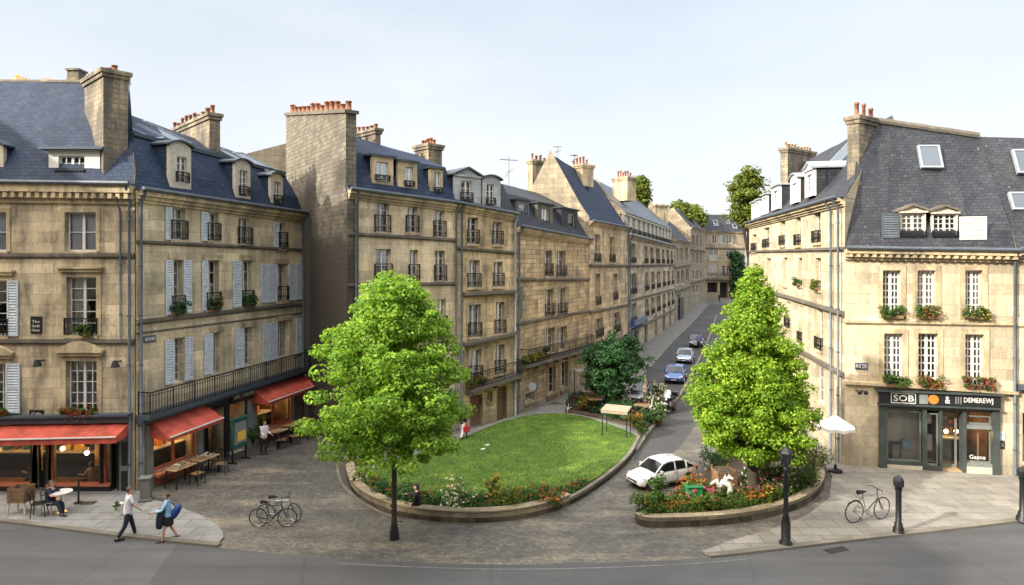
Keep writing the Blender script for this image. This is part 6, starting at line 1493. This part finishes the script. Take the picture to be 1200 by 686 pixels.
def canopy(label, c, sx, sy, z, ang, mt, tilt=.0):
    root = thing('canopy', label, 'canopy', loc=(c[0], c[1], 0), rz=ang); mb = MB()
    mb.box((0, 0, z), (sx, sy, .05), tilt=Matrix.Rotation(tilt, 3, 'X')); mb.box((0, -sy / 2 + .02, z - .08 - tilt * sy / 2), (sx, .02, .12)); mb.build('cloth_top', M[mt], root, bevel=.02)
    for x in (-1, 1):
        for y in (-1, 1): mb = MB(); mb.bar((x * (sx / 2 - .06), y * (sy / 2 - .06), 0), (x * (sx / 2 - .06), y * (sy / 2 - .06), z - .02 + tilt * y * sy / 2), .04); mb.build('leg', M['iron'], root)
canopy('flat beige canopy over the terrace garden', (5.25, 32.6), 1.35, .95, 1.55, -.42, 'beige', .1)
canopy('small white canopy between the dark tree and the street', (G(727, 466).x, G(727, 466).y, 0), .9, .8, 1.75, .5, 'parasol', .2)

def cafe_table(label, p, ang, L_=1.1, W=.62, mt='woodl', goods=False, cat='table', leg='iron'):
    root = thing('cafe_table', label, cat, loc=p, rz=ang, group='café tables'); mb = MB(); n = 4
    for i in range(n): mb.box((0, lerp(-W / 2, W / 2, (i + .5) / n), .74), (L_, W / n - .012, .03))
    mb.build('tabletop', M[mt], root)
    for x in (-1, 1):
        for y in (-1, 1): mb = MB(); mb.bar((x * L_ * .42, y * W * .4, .72), (x * L_ * .46, y * W * .46, 0), .045); mb.build('leg', M[leg], root)
    return root
def chair(label, p, ang, mt='iron', seat='wood', sc=1):
    root = thing('cafe_chair', label, 'chair', loc=p, rz=ang, group='café chairs'); mb = MB(); mb.box((0, 0, .45), (.42, .42, .03)); mb.build('seat', M[seat], root, bevel=.01)
    for x in (-1, 1):
        for y in (-1, 1): mb = MB(); mb.bar((x * .18, y * .18, .44), (x * .22, y * .2, 0), .026); mb.build('leg', M[mt], root)
    mb = MB()
    for y in (-1, 1): mb.bar((-.19, y * .19, .45), (-.27, y * .19, .88), .026)
    mb.bar((-.27, -.2, .87), (-.27, .2, .87), .05, .03); mb.bar((-.24, -.2, .68), (-.24, .2, .68), .04, .02); mb.bar((-.25, 0, .5), (-.265, 0, .87), .02); mb.build('backrest', M[mt], root)
    root.scale = (sc, sc, sc); return root
r2 = F2.rot
def onF2(px, d): a = F2.a(px); q = F2.P(a, 0, d); return (q.x, q.y, 0)
for lb_, px_, d_ in (('brown café table nearest the corner pillar under the first awning', 190, .95), ('brown café table under the right end of the first awning', 219, .95), ('brown café table below the planted café window', 306, 1.1), ('brown café table in the middle of the second awning row', 320, 1.1), ('last brown café table at the far end of the second awning', 336, 1.0)): cafe_table(lb_, onF2(px_, d_), r2)
k_ = 0
for lb_, px_, d_, an_ in (('dark chair at the corner side of the nearest café table', 197, 1.5, 1.5), ('dark chair pushed to the wall side of the second café table', 226, 1.5, 2.0), ('dark chair between the first awning and the café door', 232, .9, 2.6), ('dark chair at the near side of the planted window table', 298, 1.6, .4), ('dark chair out on the cobbles by the third café table', 310, 1.75, -2.2), ('dark chair beside the middle table of the second awning', 326, 1.7, -1.6), ('dark chair near the last café table', 340, 1.6, -2.4), ('dark chair at the far end of the café row', 347, 1.0, 3.0)): chair(lb_, onF2(px_, d_), r2 + an_, 'iron', 'wood')
def goods(label, px, d, h=.755):
    q = onF2(px, d); root = thing('produce_tray', label, 'tray', loc=(q[0], q[1], h), rz=r2); mb = MB(); mb.box((0, 0, .03), (.7, .4, .05)); mb.build('tray', M['woodl'], root); R = random.Random(int(px)); mb = MB()
    for i in range(26): mb.ball((R.uniform(-.3, .3), R.uniform(-.16, .16), .08 + R.uniform(0, .04)), .045, 6, m=R.randrange(3))
    o = mb.build('bread_rolls', [M['cream'], M['woodl'], M['black']], root, smooth=True); o['kind'] = 'stuff'
goods('tray of rolls on the café table nearest the corner pillar', 190, .95); goods('tray of rolls on the second café table under the first awning', 219, .95)
# menu stand
g = onF2(259, 1.0); root = thing('menu_stand', 'dark green menu cabinet with a yellow notice standing by the café door', 'menu stand', loc=g, rz=r2)
mb = MB(); mb.box((0, 0, 1.25), (.95, .14, 1.25)); mb.box((0, 0, 1.93), (1.02, .2, .07)); mb.build('cabinet', M['dkgreen'], root, bevel=.02)
for x in (-.42, .42): mb = MB(); mb.bar((x, 0, .65), (x, 0, 0), .06); mb.bar((x, -.25, .03), (x, .25, .03), .05); mb.build('leg', M['iron'], root)
mb = MB(); mb.box((.0, -.08, 1.3), (.72, .02, .95)); mb.build('notice_board', M['shopgreyl'], root); mb = MB(); mb.box((.05, -.095, 1.15), (.5, .01, .42)); mb.build('yellow_notice', M['yellow'], root)
# corner pillar
g = G(171, 589); root = thing('stone_pillar', 'square pale grey stone pillar at the pavement corner below the first awning', 'pillar', loc=(g.x, g.y, 0), rz=.3); mb = MB(); mb.box((0, 0, .45), (.34, .34, .9)); mb.box((0, 0, .93), (.42, .42, .06)); mb.box((0, 0, .07), (.44, .44, .2)); mb.build('shaft', M['setts'], root, bevel=.015)
# left terrace
def round_table(label, p, r=.34, mt='white'):
    root = thing('bistro_table', label, 'table', loc=p); mb = MB(); mb.tube([(0, 0, .71), (0, 0, .74)], r, 20); mb.build('tabletop', M[mt], root); mb = MB(); mb.tube([(0, 0, .02), (0, 0, .71)], .025, 8); mb.tube([(0, 0, 0), (0, 0, .03)], .2, 12); mb.build('pedestal', M['chrome'], root)
g = G(72, 603); round_table('round white bistro table beside the seated customer', (g.x, g.y, .07))
g = G(60, 605); chair('silver metal chair holding the seated customer', (g.x, g.y, .07), -.2, 'chrome', 'chrome')
g = G(46, 607); chair('dark metal chair left of the seated customer', (g.x, g.y, .07), .4, 'iron', 'iron')
g = G(25, 603); root = thing('wooden_crate', 'weathered wooden crate on pale legs in front of the far left shop door', 'crate', loc=(g.x, g.y, .07)); mb = MB()
for k in range(4): mb.box((0, -.25, .48 + k * .13), (.62, .03, .115)); mb.box((0, .25, .48 + k * .13), (.62, .03, .115)); mb.box((-.3, 0, .48 + k * .13), (.03, .47, .115)); mb.box((.3, 0, .48 + k * .13), (.03, .47, .115))
mb.box((0, 0, .43), (.62, .5, .03)); mb.build('slats', M['wood'], root)
for x in (-.27, .27):
    for y in (-.22, .22): mb = MB(); mb.bar((x, y, .42), (x * 1.15, y * 1.1, 0), .05); mb.build('leg', M['cream'], root)
g = G(92, 592); root = thing('post', 'thin black post with a flat foot before the far left shop window', 'post', loc=(g.x, g.y, .07)); mb = MB(); mb.tube([(0, 0, 0), (0, 0, .03), (0, 0, .031), (0, 0, .85)], [.16, .16, .035, .035], 10); mb.build('shaft', M['iron'], root)
g = G(139, 606); root = thing('plant_bucket', 'white bucket with a trailing green plant on the pavement behind the white-shirted walker', 'plant', loc=(g.x, g.y, .07), org=V(g.x, g.y, .07)); mb = MB(); mb.lathe([(.02, 0), (.12, .005), (.155, .36), (.17, .365), (.17, .40), (.14, .405), (.13, .34)], (g.x, g.y, .07), 14); mb.build('bucket', M['white'], root)
cc = np.array([(g.x + RNG.normal(0, .07), g.y + RNG.normal(0, .08), .1 + RNG.uniform(.2, .5)) for _ in range(8)]); fastmesh('foliage', leafcloud(cc, np.full(8, .07), 40, .07), 4, 'leafs', root, org=V(g.x, g.y, .07))
# items in the right planter
g = G(813, 599); root = thing('utility_cabinet', 'green metal cabinet standing among the flowers of the stone planter', 'cabinet', loc=(g.x, g.y, .2), rz=.05); mb = MB(); mb.box((0, 0, .36), (.56, .4, .66)); mb.build('housing', M['green'], root, bevel=.02); mb = MB(); mb.box((0, 0, .72), (.66, .5, .05)); mb.build('lid', M['green'], root, bevel=.01); mb = MB(); mb.box((0, -.21, .36), (.02, .02, .07)); mb.build('handle', M['chrome'], root)
g = G(843, 592); root = thing('sculpture', 'white abstract sculpture with curved limbs lying among the planter flowers', 'sculpture', loc=(g.x, g.y, .3)); mb = MB()
mb.tube([(-.62, 0, .02), (-.2, 0, .05), (.0, 0, .1)], [.03, .07, .1], 8); mb.tube([(-.42, 0, .32), (-.25, 0, .5), (-.12, 0, .62), (-.02, 0, .3), (.0, 0, .08)], [.035, .06, .09, .08, .07], 10)
mb.tube([(-.05, 0, .35), (.12, 0, .52), (.34, 0, .46), (.42, 0, .26), (.34, 0, .08)], [.07, .12, .13, .11, .07], 10); mb.tube([(.18, 0, .5), (.24, 0, .7), (.34, 0, .76), (.5, 0, .66)], [.09, .08, .09, .03], 10); mb.tube([(.22, 0, .72), (.22, 0, .84)], [.04, .01], 6)
mb.build('figure', M['white'], root, smooth=True)
for lb_, px_, py_, w_, h_ in (('brown wooden planter box under the right tree behind the white sculpture', 848, 573, .75, .62), ('tall narrow timber box against the trunk of the right tree', 893, 566, .4, 1.15)):
    g = G(px_, py_); root = thing('timber_box', lb_, 'box', loc=(g.x, g.y, .2), rz=.1); mb = MB(); n = int(h_ / .14)
    for k in range(n):
        for s_ in (-1, 1): mb.box((0, s_ * w_ / 2, .08 + k * .14), (w_, .03, .125)); mb.box((s_ * w_ / 2, 0, .08 + k * .14), (.03, w_ - .04, .125))
    for x in (-1, 1):
        for y in (-1, 1): mb.bar((x * (w_ / 2 - .04), y * (w_ / 2 - .04), 0), (x * (w_ / 2 - .04), y * (w_ / 2 - .04), h_ + .05), .06)
    mb.build('boards', M['wood'], root); mb = MB(); mb.box((0, 0, h_ - .1), (w_ - .06, w_ - .06, .04)); mb.build('soil', M['soil'], root)
g = G(543, 519); root = thing('path_post', 'thin dark post beside the path at the left end of the lawn path', 'post', loc=(g.x + .15, g.y, .2)); mb = MB(); mb.tube([(0, 0, 0), (0, 0, 1.5)], .03, 8); mb.ball((0, 0, 1.52), .045, 6); mb.build('shaft', M['iron'], root)
for lb_, px_, py_ in (('white paper scrap lying left of centre on the lawn', 566, 533), ('smaller white paper scrap lying behind the first on the lawn', 571, 528)):
    g = G(px_, py_); mb = MB(); mb.box((g.x, g.y, .26), (.2, .1, .03), .6); o = mb.build('paper_scrap', M['parasol'], org=(g.x, g.y, .26)); tag(o, lb_, 'paper')

for lb_, px_, py_, an_ in (('dark terrace table left of the beige canopy', 697, 489, .3), ('dark terrace table right of the beige canopy', 752, 497, -.4), ('dark terrace table under the dark round tree', 690, 479, .07)):
    g = G(px_, py_); cafe_table(lb_, (g.x, g.y, .3), an_, .8, .6, 'wood')
for lb_, px_, py_, an_, m_ in (('dark chair left of the terrace table by the tree', 683, 481, .2, 'iron'), ('pale chair behind the beige canopy', 735, 483, -1.8, 'cream'), ('dark chair in front of the beige canopy', 728, 499, 1.4, 'iron'), ('pale chair at the right terrace table', 759, 492, 2.8, 'cream'), ('dark chair at the far left corner of the terrace garden', 672, 482, 1.0, 'iron'), ('dark chair between the tree and the black car', 714, 478, -2.0, 'iron')):
    g = G(px_, py_); chair(lb_, (g.x, g.y, .3), an_, m_, m_)
def folded(label, p, h, mt):
    root = thing('folded_parasol', label, 'parasol', loc=p); mb = MB(); mb.lathe([(.05, 1.0), (.13, 1.15), (.1, h - .3), (.03, h)], (0, 0, 0), 9); mb.build('canopy', M[mt], root); mb = MB(); mb.tube([(0, 0, 0), (0, 0, 1.05)], .025, 8); mb.build('pole', M['wood'], root)
g = G(705, 484); folded('dark folded parasol left of the black car', (g.x, g.y, .3), 2.3, 'cblack')
g = G(756, 489); folded('beige folded parasol behind the right terrace table', (g.x, g.y, .3), 2.1, 'beige')
g = G(700, 470); canopy('low grey canopy against the wall left of the dark round tree', (g.x - .6, g.y), 1.6, 1.1, 1.9, .7, 'setts', .2)
# ================================================================== PEOPLE
def skin(name, nodes, edges, mt, parent, subs=2, root_i=0):
    me = bpy.data.meshes.new(name); me.from_pydata([n[0] for n in nodes], edges, []); o = bpy.data.objects.new(name, me); C.objects.link(o)
    md = o.modifiers.new('k', 'SKIN'); md.use_smooth_shade = True
    if not me.skin_vertices: me.update()
    sv = me.skin_vertices[0].data
    for i, n in enumerate(nodes):
        r = n[1] if isinstance(n[1], tuple) else (n[1], n[1]); sv[i].radius = r; sv[i].use_root = (i == root_i)
    ss = o.modifiers.new('s', 'SUBSURF'); ss.levels = subs; ss.render_levels = subs
    m2 = evalmesh(o); o.modifiers.clear(); o.data = m2; o.name = name; m2.materials.clear(); m2.materials.append(M[mt])
    for p in m2.polygons: p.use_smooth = True
    o.parent = parent; return o
def person(label, p, ang, sc=1.0, thigh=(12, -18), knee=(5, 20), arm=(-15, 15), fore=(10, 30), spread=(8, 8), top='cwhite', bottom='cnavy', hair='hairb', legs='trousers', sleeve='short', seated=False, lean=4, hairlen=.1, shoes='cblack', hood=False, group=None, twist=0):
    """figure facing +x; angles in degrees, forward positive; (left, right)"""
    root = thing('person', label, 'person', group=group); R = math.radians
    d = lambda a, L_, lat=0: V(math.sin(R(a)) * L_, math.sin(R(lat)) * L_, -math.cos(R(a)) * L_ * math.cos(R(lat)))
    ph = .50 if seated else None; N_ = []; E = []
    def add(q, r, par=None):
        N_.append((Vector(q), r)); i = len(N_) - 1
        if par is not None: E.append((par, i))
        return i
    TH, SH = .43, .41
    foot_z = []
    for s in (0, 1): foot_z.append(-math.cos(R(thigh[s])) * TH - math.cos(R(thigh[s] - knee[s])) * SH)
    pz = (.47 if seated else -min(foot_z) + .08)
    up = lambda h: V(math.sin(R(lean)) * h, 0, math.cos(R(lean)) * h)
    base = V(0, 0, pz)
    pel = add(base, (.135, .10)); wst = add(base + up(.17), (.12, .09), pel); ch = add(base + up(.36), (.15, .105), wst); nb = add(base + up(.50), (.075, .07), ch); nk = add(base + up(.56), (.05, .052), nb)
    hd = base + up(.66) + V(.015, 0, 0); h1 = add(hd + V(0, 0, -.03), (.068, .078), nk); h2 = add(hd + V(0, 0, .05), (.072, .085), h1); h3 = add(hd + V(-.005, 0, .10), (.045, .055), h2)
    nose = add(hd + V(.095, 0, .0), .014, h1)
    J = {}
    for s, sy in ((0, 1), (1, -1)):
        sh = base + up(.465) + V(0, sy * .165, 0); el = sh + d(arm[s], .28) + V(0, sy * math.sin(R(spread[s])) * .28, 0); wr = el + d(arm[s] + fore[s], .24) + V(0, sy * .01, 0)
        a = add(sh, .055, ch); b_ = add(sh.lerp(el, .5), .046, a); c = add(el, .038, b_); m_ = add(el.lerp(wr, .4), .036, c); e = add(wr, .025, m_)
        hdv = (wr - el).normalized(); pl = add(wr + hdv * .06, (.034, .02), e); side = hdv.cross(V(0, 1, 0)).normalized()
        for k, (o_, L_) in enumerate(((-.024, .07), (-.008, .082), (.008, .078), (.024, .062))):
            f0 = add(wr + hdv * .095 + side * o_ * 1.1, .009, pl); f1 = add(wr + hdv * (.095 + L_ * .55) + side * o_ * 1.25 + V(0, -sy * .006, 0), .008, f0); add(wr + hdv * (.095 + L_) + side * o_ * 1.2 + V(0, -sy * .022, 0), .007, f1)
        t0 = add(wr + hdv * .045 - side * .035, .010, pl); add(wr + hdv * .085 - side * .055, .008, t0)
        hp = base + V(0, sy * .085, -.03); kn = hp + d(thigh[s], TH, sy * 2); an = kn + d(thigh[s] - knee[s], SH, 0)
        h = add(hp, .088, pel); tm = add(hp.lerp(kn, .5), .072, h); k_ = add(kn, .052, tm); cf = add(kn.lerp(an, .35), .052, k_); a2 = add(an, .034, cf); he = add(an + V(-.02, 0, -.035), .03, a2); toe = add(an + V(.16, 0, -.05), (.03, .022), he)
        J[s] = dict(sh=sh, el=el, wr=wr, hp=hp, kn=kn, an=an, hdv=hdv)
    body = skin('body', N_, E, 'skin', root)
    # top garment
    T = []; TE = []
    def ad(L_, EL_, q, r, par=None):
        L_.append((Vector(q), r)); i = len(L_) - 1
        if par is not None: EL_.append((par, i))
        return i
    t0 = ad(T, TE, base + up(-.17), (.15, .14)); t0 = ad(T, TE, base + up(-.03), (.19, .16), t0); t1 = ad(T, TE, base + up(.16), (.17, .14), t0); t2 = ad(T, TE, base + up(.36), (.19, .145), t1); t3 = ad(T, TE, base + up(.485), (.095, .085), t2)
    for s in (0, 1):
        j = J[s]; a = ad(T, TE, j['sh'], .074, t2); b_ = ad(T, TE, j['sh'].lerp(j['el'], .55), .062, a)
        if sleeve == 'long': c = ad(T, TE, j['el'], .054, b_); ad(T, TE, j['el'].lerp(j['wr'], .9), .042, c)
        else: ad(T, TE, j['sh'].lerp(j['el'], .8), .062, b_)
    skin('top', T, TE, top, root)
    if legs == 'trousers':
        T, TE = [], []; t0 = ad(T, TE, base + up(.2), (.13, .11)); t1 = ad(T, TE, base + V(0, 0, -.02), (.17, .145), t0)
        for s in (0, 1):
            j = J[s]; a = ad(T, TE, j['hp'], .10, t1); b_ = ad(T, TE, j['hp'].lerp(j['kn'], .5), .088, a); c = ad(T, TE, j['kn'], .07, b_); e = ad(T, TE, j['kn'].lerp(j['an'], .5), .064, c); ad(T, TE, j['kn'].lerp(j['an'], .96), .058, e)
        skin('trousers', T, TE, bottom, root)
    else:
        T, TE = [], []; kz = (J[0]['kn'] + J[1]['kn']) / 2; t0 = ad(T, TE, base + up(.2), (.13, .11)); t1 = ad(T, TE, base + V(0, 0, -.04), (.19, .17), t0); ad(T, TE, base.lerp(kz, .55), (.185, .2), t1); t2 = ad(T, TE, base.lerp(kz, .9), (.19, .22), 2)
        skin('skirt', T, TE, bottom, root)
    for s in (0, 1):
        a = J[s]['an']; skin('shoe', [(a + V(-.09, 0, -.035), .055), (a + V(.05, 0, -.045), (.058, .05)), (a + V(.23, 0, -.06), (.05, .035))], [(0, 1), (1, 2)], shoes, root)
    T = [(hd + V(-.03, 0, .0), (.07, .075)), (hd + V(-.018, 0, .07), (.088, .09)), (hd + V(-.02, 0, .12), (.055, .06)), (hd + V(-.06, 0, -.02 - hairlen), (.045, .05))]
    skin('hair' if not hood else 'hood', T, [(0, 1), (1, 2), (0, 3)], hair, root)
    for sy in (-1, 1):
        mb = MB(); mb.ball(hd + V(.075, sy * .028, .025), .009, 6); mb.build('eye', M['cblack'], root)
    mb = MB(); mb.box(hd + V(.078, 0, -.048), (.008, .04, .008)); mb.build('mouth', M['cred'], root)
    root.location = p; root.rotation_euler = (0, 0, ang); root.scale = (sc, sc, sc)
    root['_j'] = 0; del root['_j']
    return root, J, base, hd
def world(root, q): return Vector(root.location) + Matrix.Rotation(root.rotation_euler[2], 3, 'Z') @ (Vector(q) * root.scale[0])

g = G(150, 631); r1, J1, _, _ = person('person in a white shirt and navy trousers stepping off the left kerb', (g.x, g.y, 0.0), math.radians(35), 1.0, thigh=(17, -12), knee=(4, 20), arm=(-8, 22), fore=(12, 30), top='cwhite', bottom='cnavy', hairlen=.06)
q = world(r1, J1[1]['wr'] + J1[1]['hdv'] * .1); mb = MB(); mb.box((q.x + .08, q.y, q.z - .02), (.22, .02, .14), .5); o = mb.build('paper', M['white'], org=q); tag(o, 'white folded paper in the hand of the white-shirted walker', 'paper')
g = G(197, 634); r1, J1, _, _ = person('person in a black skirt and blue top walking left along the kerb', (g.x, g.y, 0), math.radians(200), .93, thigh=(14, -10), knee=(5, 20), arm=(30, 12), fore=(55, 60), top='clblue', bottom='cblack', legs='skirt', hair='hairb', hairlen=.02, sleeve='long')
q = world(r1, (-.24, .12, 1.12)); root = thing('shoulder_bag', 'navy blue bag slung behind the shoulder of the person in the black skirt', 'bag', org=q); N2 = [(V(.14, .06, .12) , .08), (V(.04, .06, -.02), .13), (V(-.06, .06, -.18), .14), (V(-.14, .06, -.36), .09)]; skin('bag', N2, [(0, 1), (1, 2), (2, 3)], 'cblue', root)
mb = MB(); mb.tube([q + V(0, 0, .08), q + V(-.15, -.1, .28), q + V(-.3, -.15, .1)], .015, 5); mb.build('strap', M['cnavy'], root)
q = world(r1, (.22, .1, .98)); root = thing('folded_jacket', 'black jacket carried over the arm of the person in the black skirt', 'jacket', org=q); skin('cloth', [(V(.1, 0, .2), (.05, .1)), (V(0, 0, 0), (.08, .13)), (V(-.03, -.03, -.3), (.07, .12)), (V(-.04, 0, -.48), (.05, .1))], [(0, 1), (1, 2), (2, 3)], 'cnavy', root)
g = G(60, 604.5); person('person in a dark top sitting at the round white bistro table', (g.x - .02, g.y, .07), math.radians(-12), .95, thigh=(82, 88), knee=(80, 62), arm=(35, 45), fore=(55, 50), top='cnavy', bottom='cnavy', seated=True, hairlen=.02, hair='hairb')
g = G(489, 607); person('person in a black hood sitting on the lawn wall with one arm out', (g.x, g.y + .15, -.08), math.radians(170), .98, thigh=(75, 70), seated=True, knee=(60, 50), arm=(10, 60), fore=(10, 25), top='cblack', bottom='cblack', sleeve='long', hair='cblack', hood=True, hairlen=.1)
q = onF2(281, 1.35); person('waiter in a white shirt and black apron by the planted café window', q, math.radians(-30), .93, thigh=(3, -3), knee=(2, 4), arm=(8, 10), fore=(60, 50), spread=(4, 4), top='cwhite', bottom='cblack', sleeve='long')
g = G(542, 519); r1, J1, _, _ = person('person in a dark jacket and pale trousers on the lawn path', (g.x, g.y, .2), math.radians(60), .95, thigh=(14, -12), knee=(5, 18), arm=(8, -10), fore=(15, 20), top='cblack', bottom='cwhite', sleeve='long')
q = world(r1, J1[1]['wr'] + V(0, 0, -.12)); root = thing('hand_bag', 'red bag carried by the person in pale trousers on the path', 'bag', org=q); mb = MB(); mb.box((q.x, q.y, q.z - .2), (.34, .14, .3), .5); mb.build('bag', M['cred'], root, bevel=.03); mb = MB(); mb.tube([q + V(-.1, 0, -.06), q + V(0, 0, .1), q + V(.1, 0, -.06)], .012, 5); mb.build('handles', M['cblack'], root)
g = G(413, 549); person('small figure in pale blue top standing by the bush at the left lawn corner', (g.x, g.y, .18), math.radians(-60), .9, thigh=(4, -4), knee=(2, 4), arm=(5, 20), fore=(20, 30), top='clblue', bottom='cblack')
g = G(819, 409); person('pedestrian in purple walking up the street beside the right tree', (g.x, g.y, 0), math.radians(75), 1.0, thigh=(18, -14), knee=(5, 20), top='cpurple', bottom='cblack', sleeve='long')
g = G(843, 354); person('distant dark pedestrian near the doorway at the end of the street', (g.x, g.y, 0), math.radians(250), 1.05, top='cblack', bottom='cnavy', sleeve='long')
q = F1.P(F1.a(91), 0, -.85); person('customer in a peach top and dark cap seen through the far left shop window', (q.x, q.y, -.2), math.radians(160), .9, thigh=(85, 85), knee=(85, 85), arm=(30, 30), fore=(60, 60), top='cpeach', bottom='cnavy', seated=True, hair='haird')
q = F1.P(F1.a(22), 0, -.8); person('customer in dark clothes inside the shop at the left edge', (q.x, q.y, -.1), math.radians(150), .9, thigh=(85, 85), knee=(85, 85), arm=(30, 30), fore=(60, 60), top='cblack', bottom='cnavy', seated=True)
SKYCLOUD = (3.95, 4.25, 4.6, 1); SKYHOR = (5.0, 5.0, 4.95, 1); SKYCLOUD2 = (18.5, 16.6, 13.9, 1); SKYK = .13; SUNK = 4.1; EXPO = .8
# ================================================================== LIGHT, SKY, CAMERA
EL = math.radians(28); TR = Vector((.87, .49)).normalized()        # direction the sunlight travels over the ground
w = bpy.data.worlds.new('World'); S.world = w; w.use_nodes = True; nt = w.node_tree
bg = nt.nodes['Background']; sky = nt.nodes.new('ShaderNodeTexSky'); sky.sky_type = 'NISHITA'; sky.sun_disc = False
sky.sun_elevation = EL; sky.sun_rotation = math.atan2(-TR.x, -TR.y) % (2 * math.pi); sky.altitude = 50; sky.air_density = 1.0; sky.dust_density = 3.5; sky.ozone_density = 1.5
tc = nt.nodes.new('ShaderNodeTexCoord'); mp = nt.nodes.new('ShaderNodeMapping'); mp.inputs['Scale'].default_value = (1, 1, 3.2)
nz = nt.nodes.new('ShaderNodeTexNoise'); nz.inputs['Scale'].default_value = 1.6; nz.inputs['Detail'].default_value = 7; nz.inputs['Roughness'].default_value = .55
rp = nt.nodes.new('ShaderNodeValToRGB'); rp.color_ramp.elements[0].position = .30; rp.color_ramp.elements[0].color = (.6, .6, .6, 1); rp.color_ramp.elements[1].position = .7; rp.color_ramp.elements[1].color = (.9, .9, .9, 1)
mx = nt.nodes.new('ShaderNodeMix'); mx.data_type = 'RGBA'
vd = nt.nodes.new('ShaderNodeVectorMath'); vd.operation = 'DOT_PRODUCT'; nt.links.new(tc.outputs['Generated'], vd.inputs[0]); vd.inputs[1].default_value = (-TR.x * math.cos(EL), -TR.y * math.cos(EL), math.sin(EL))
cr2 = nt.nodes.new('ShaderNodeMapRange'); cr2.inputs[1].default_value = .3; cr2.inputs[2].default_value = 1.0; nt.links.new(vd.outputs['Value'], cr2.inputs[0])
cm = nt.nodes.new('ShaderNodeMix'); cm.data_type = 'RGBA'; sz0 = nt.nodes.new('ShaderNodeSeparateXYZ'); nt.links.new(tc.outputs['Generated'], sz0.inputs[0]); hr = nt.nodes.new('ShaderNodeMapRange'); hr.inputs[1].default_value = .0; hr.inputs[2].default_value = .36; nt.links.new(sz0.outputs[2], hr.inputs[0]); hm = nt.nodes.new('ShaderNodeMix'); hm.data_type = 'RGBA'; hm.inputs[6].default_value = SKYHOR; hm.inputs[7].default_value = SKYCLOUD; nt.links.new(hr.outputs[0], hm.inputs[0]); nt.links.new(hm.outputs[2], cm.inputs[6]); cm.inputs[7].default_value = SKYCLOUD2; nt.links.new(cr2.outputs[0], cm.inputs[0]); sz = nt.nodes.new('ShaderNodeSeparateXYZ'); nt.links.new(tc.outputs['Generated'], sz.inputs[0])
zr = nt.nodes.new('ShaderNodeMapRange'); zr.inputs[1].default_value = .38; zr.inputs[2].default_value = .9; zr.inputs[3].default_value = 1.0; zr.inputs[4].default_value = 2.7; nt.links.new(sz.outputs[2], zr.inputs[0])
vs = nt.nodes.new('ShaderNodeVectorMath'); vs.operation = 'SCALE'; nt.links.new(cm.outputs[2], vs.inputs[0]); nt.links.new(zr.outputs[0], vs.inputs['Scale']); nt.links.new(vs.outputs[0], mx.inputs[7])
nt.links.new(tc.outputs['Generated'], mp.inputs[0]); nt.links.new(mp.outputs[0], nz.inputs['Vector']); nt.links.new(nz.outputs[0], rp.inputs[0]); nt.links.new(rp.outputs[0], mx.inputs[0])
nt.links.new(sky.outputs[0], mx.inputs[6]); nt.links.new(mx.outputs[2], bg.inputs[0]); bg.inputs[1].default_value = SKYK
sd = bpy.data.lights.new('sun', 'SUN'); sd.energy = SUNK; sd.angle = math.radians(.7); sd.color = (1, .93, .80)
so = bpy.data.objects.new('sun', sd); C.objects.link(so); d = V(TR.x * math.cos(EL), TR.y * math.cos(EL), -math.sin(EL)); so.rotation_euler = d.to_track_quat('-Z', 'Y').to_euler(); so.location = (-40, -20, 40)
cd = bpy.data.cameras.new('camera'); co = bpy.data.objects.new('camera', cd); C.objects.link(co); S.camera = co
co.location = (0, 0, HC); co.rotation_euler = (math.radians(90), 0, 0); cd.sensor_width = 36; cd.lens = FPX / 1200 * 36; cd.shift_y = -(343 - YH) / 1200; cd.clip_start = .1; cd.clip_end = 6000
S.view_settings.view_transform = 'Standard'; S.view_settings.look = 'None'; S.view_settings.exposure = EXPO; S.view_settings.gamma = 1
S.render.resolution_x = 1024; S.render.resolution_y = 585; S.cycles.max_bounces = 6; S.cycles.transparent_max_bounces = 12; S.cycles.caustics_reflective = False; S.cycles.caustics_refractive = False
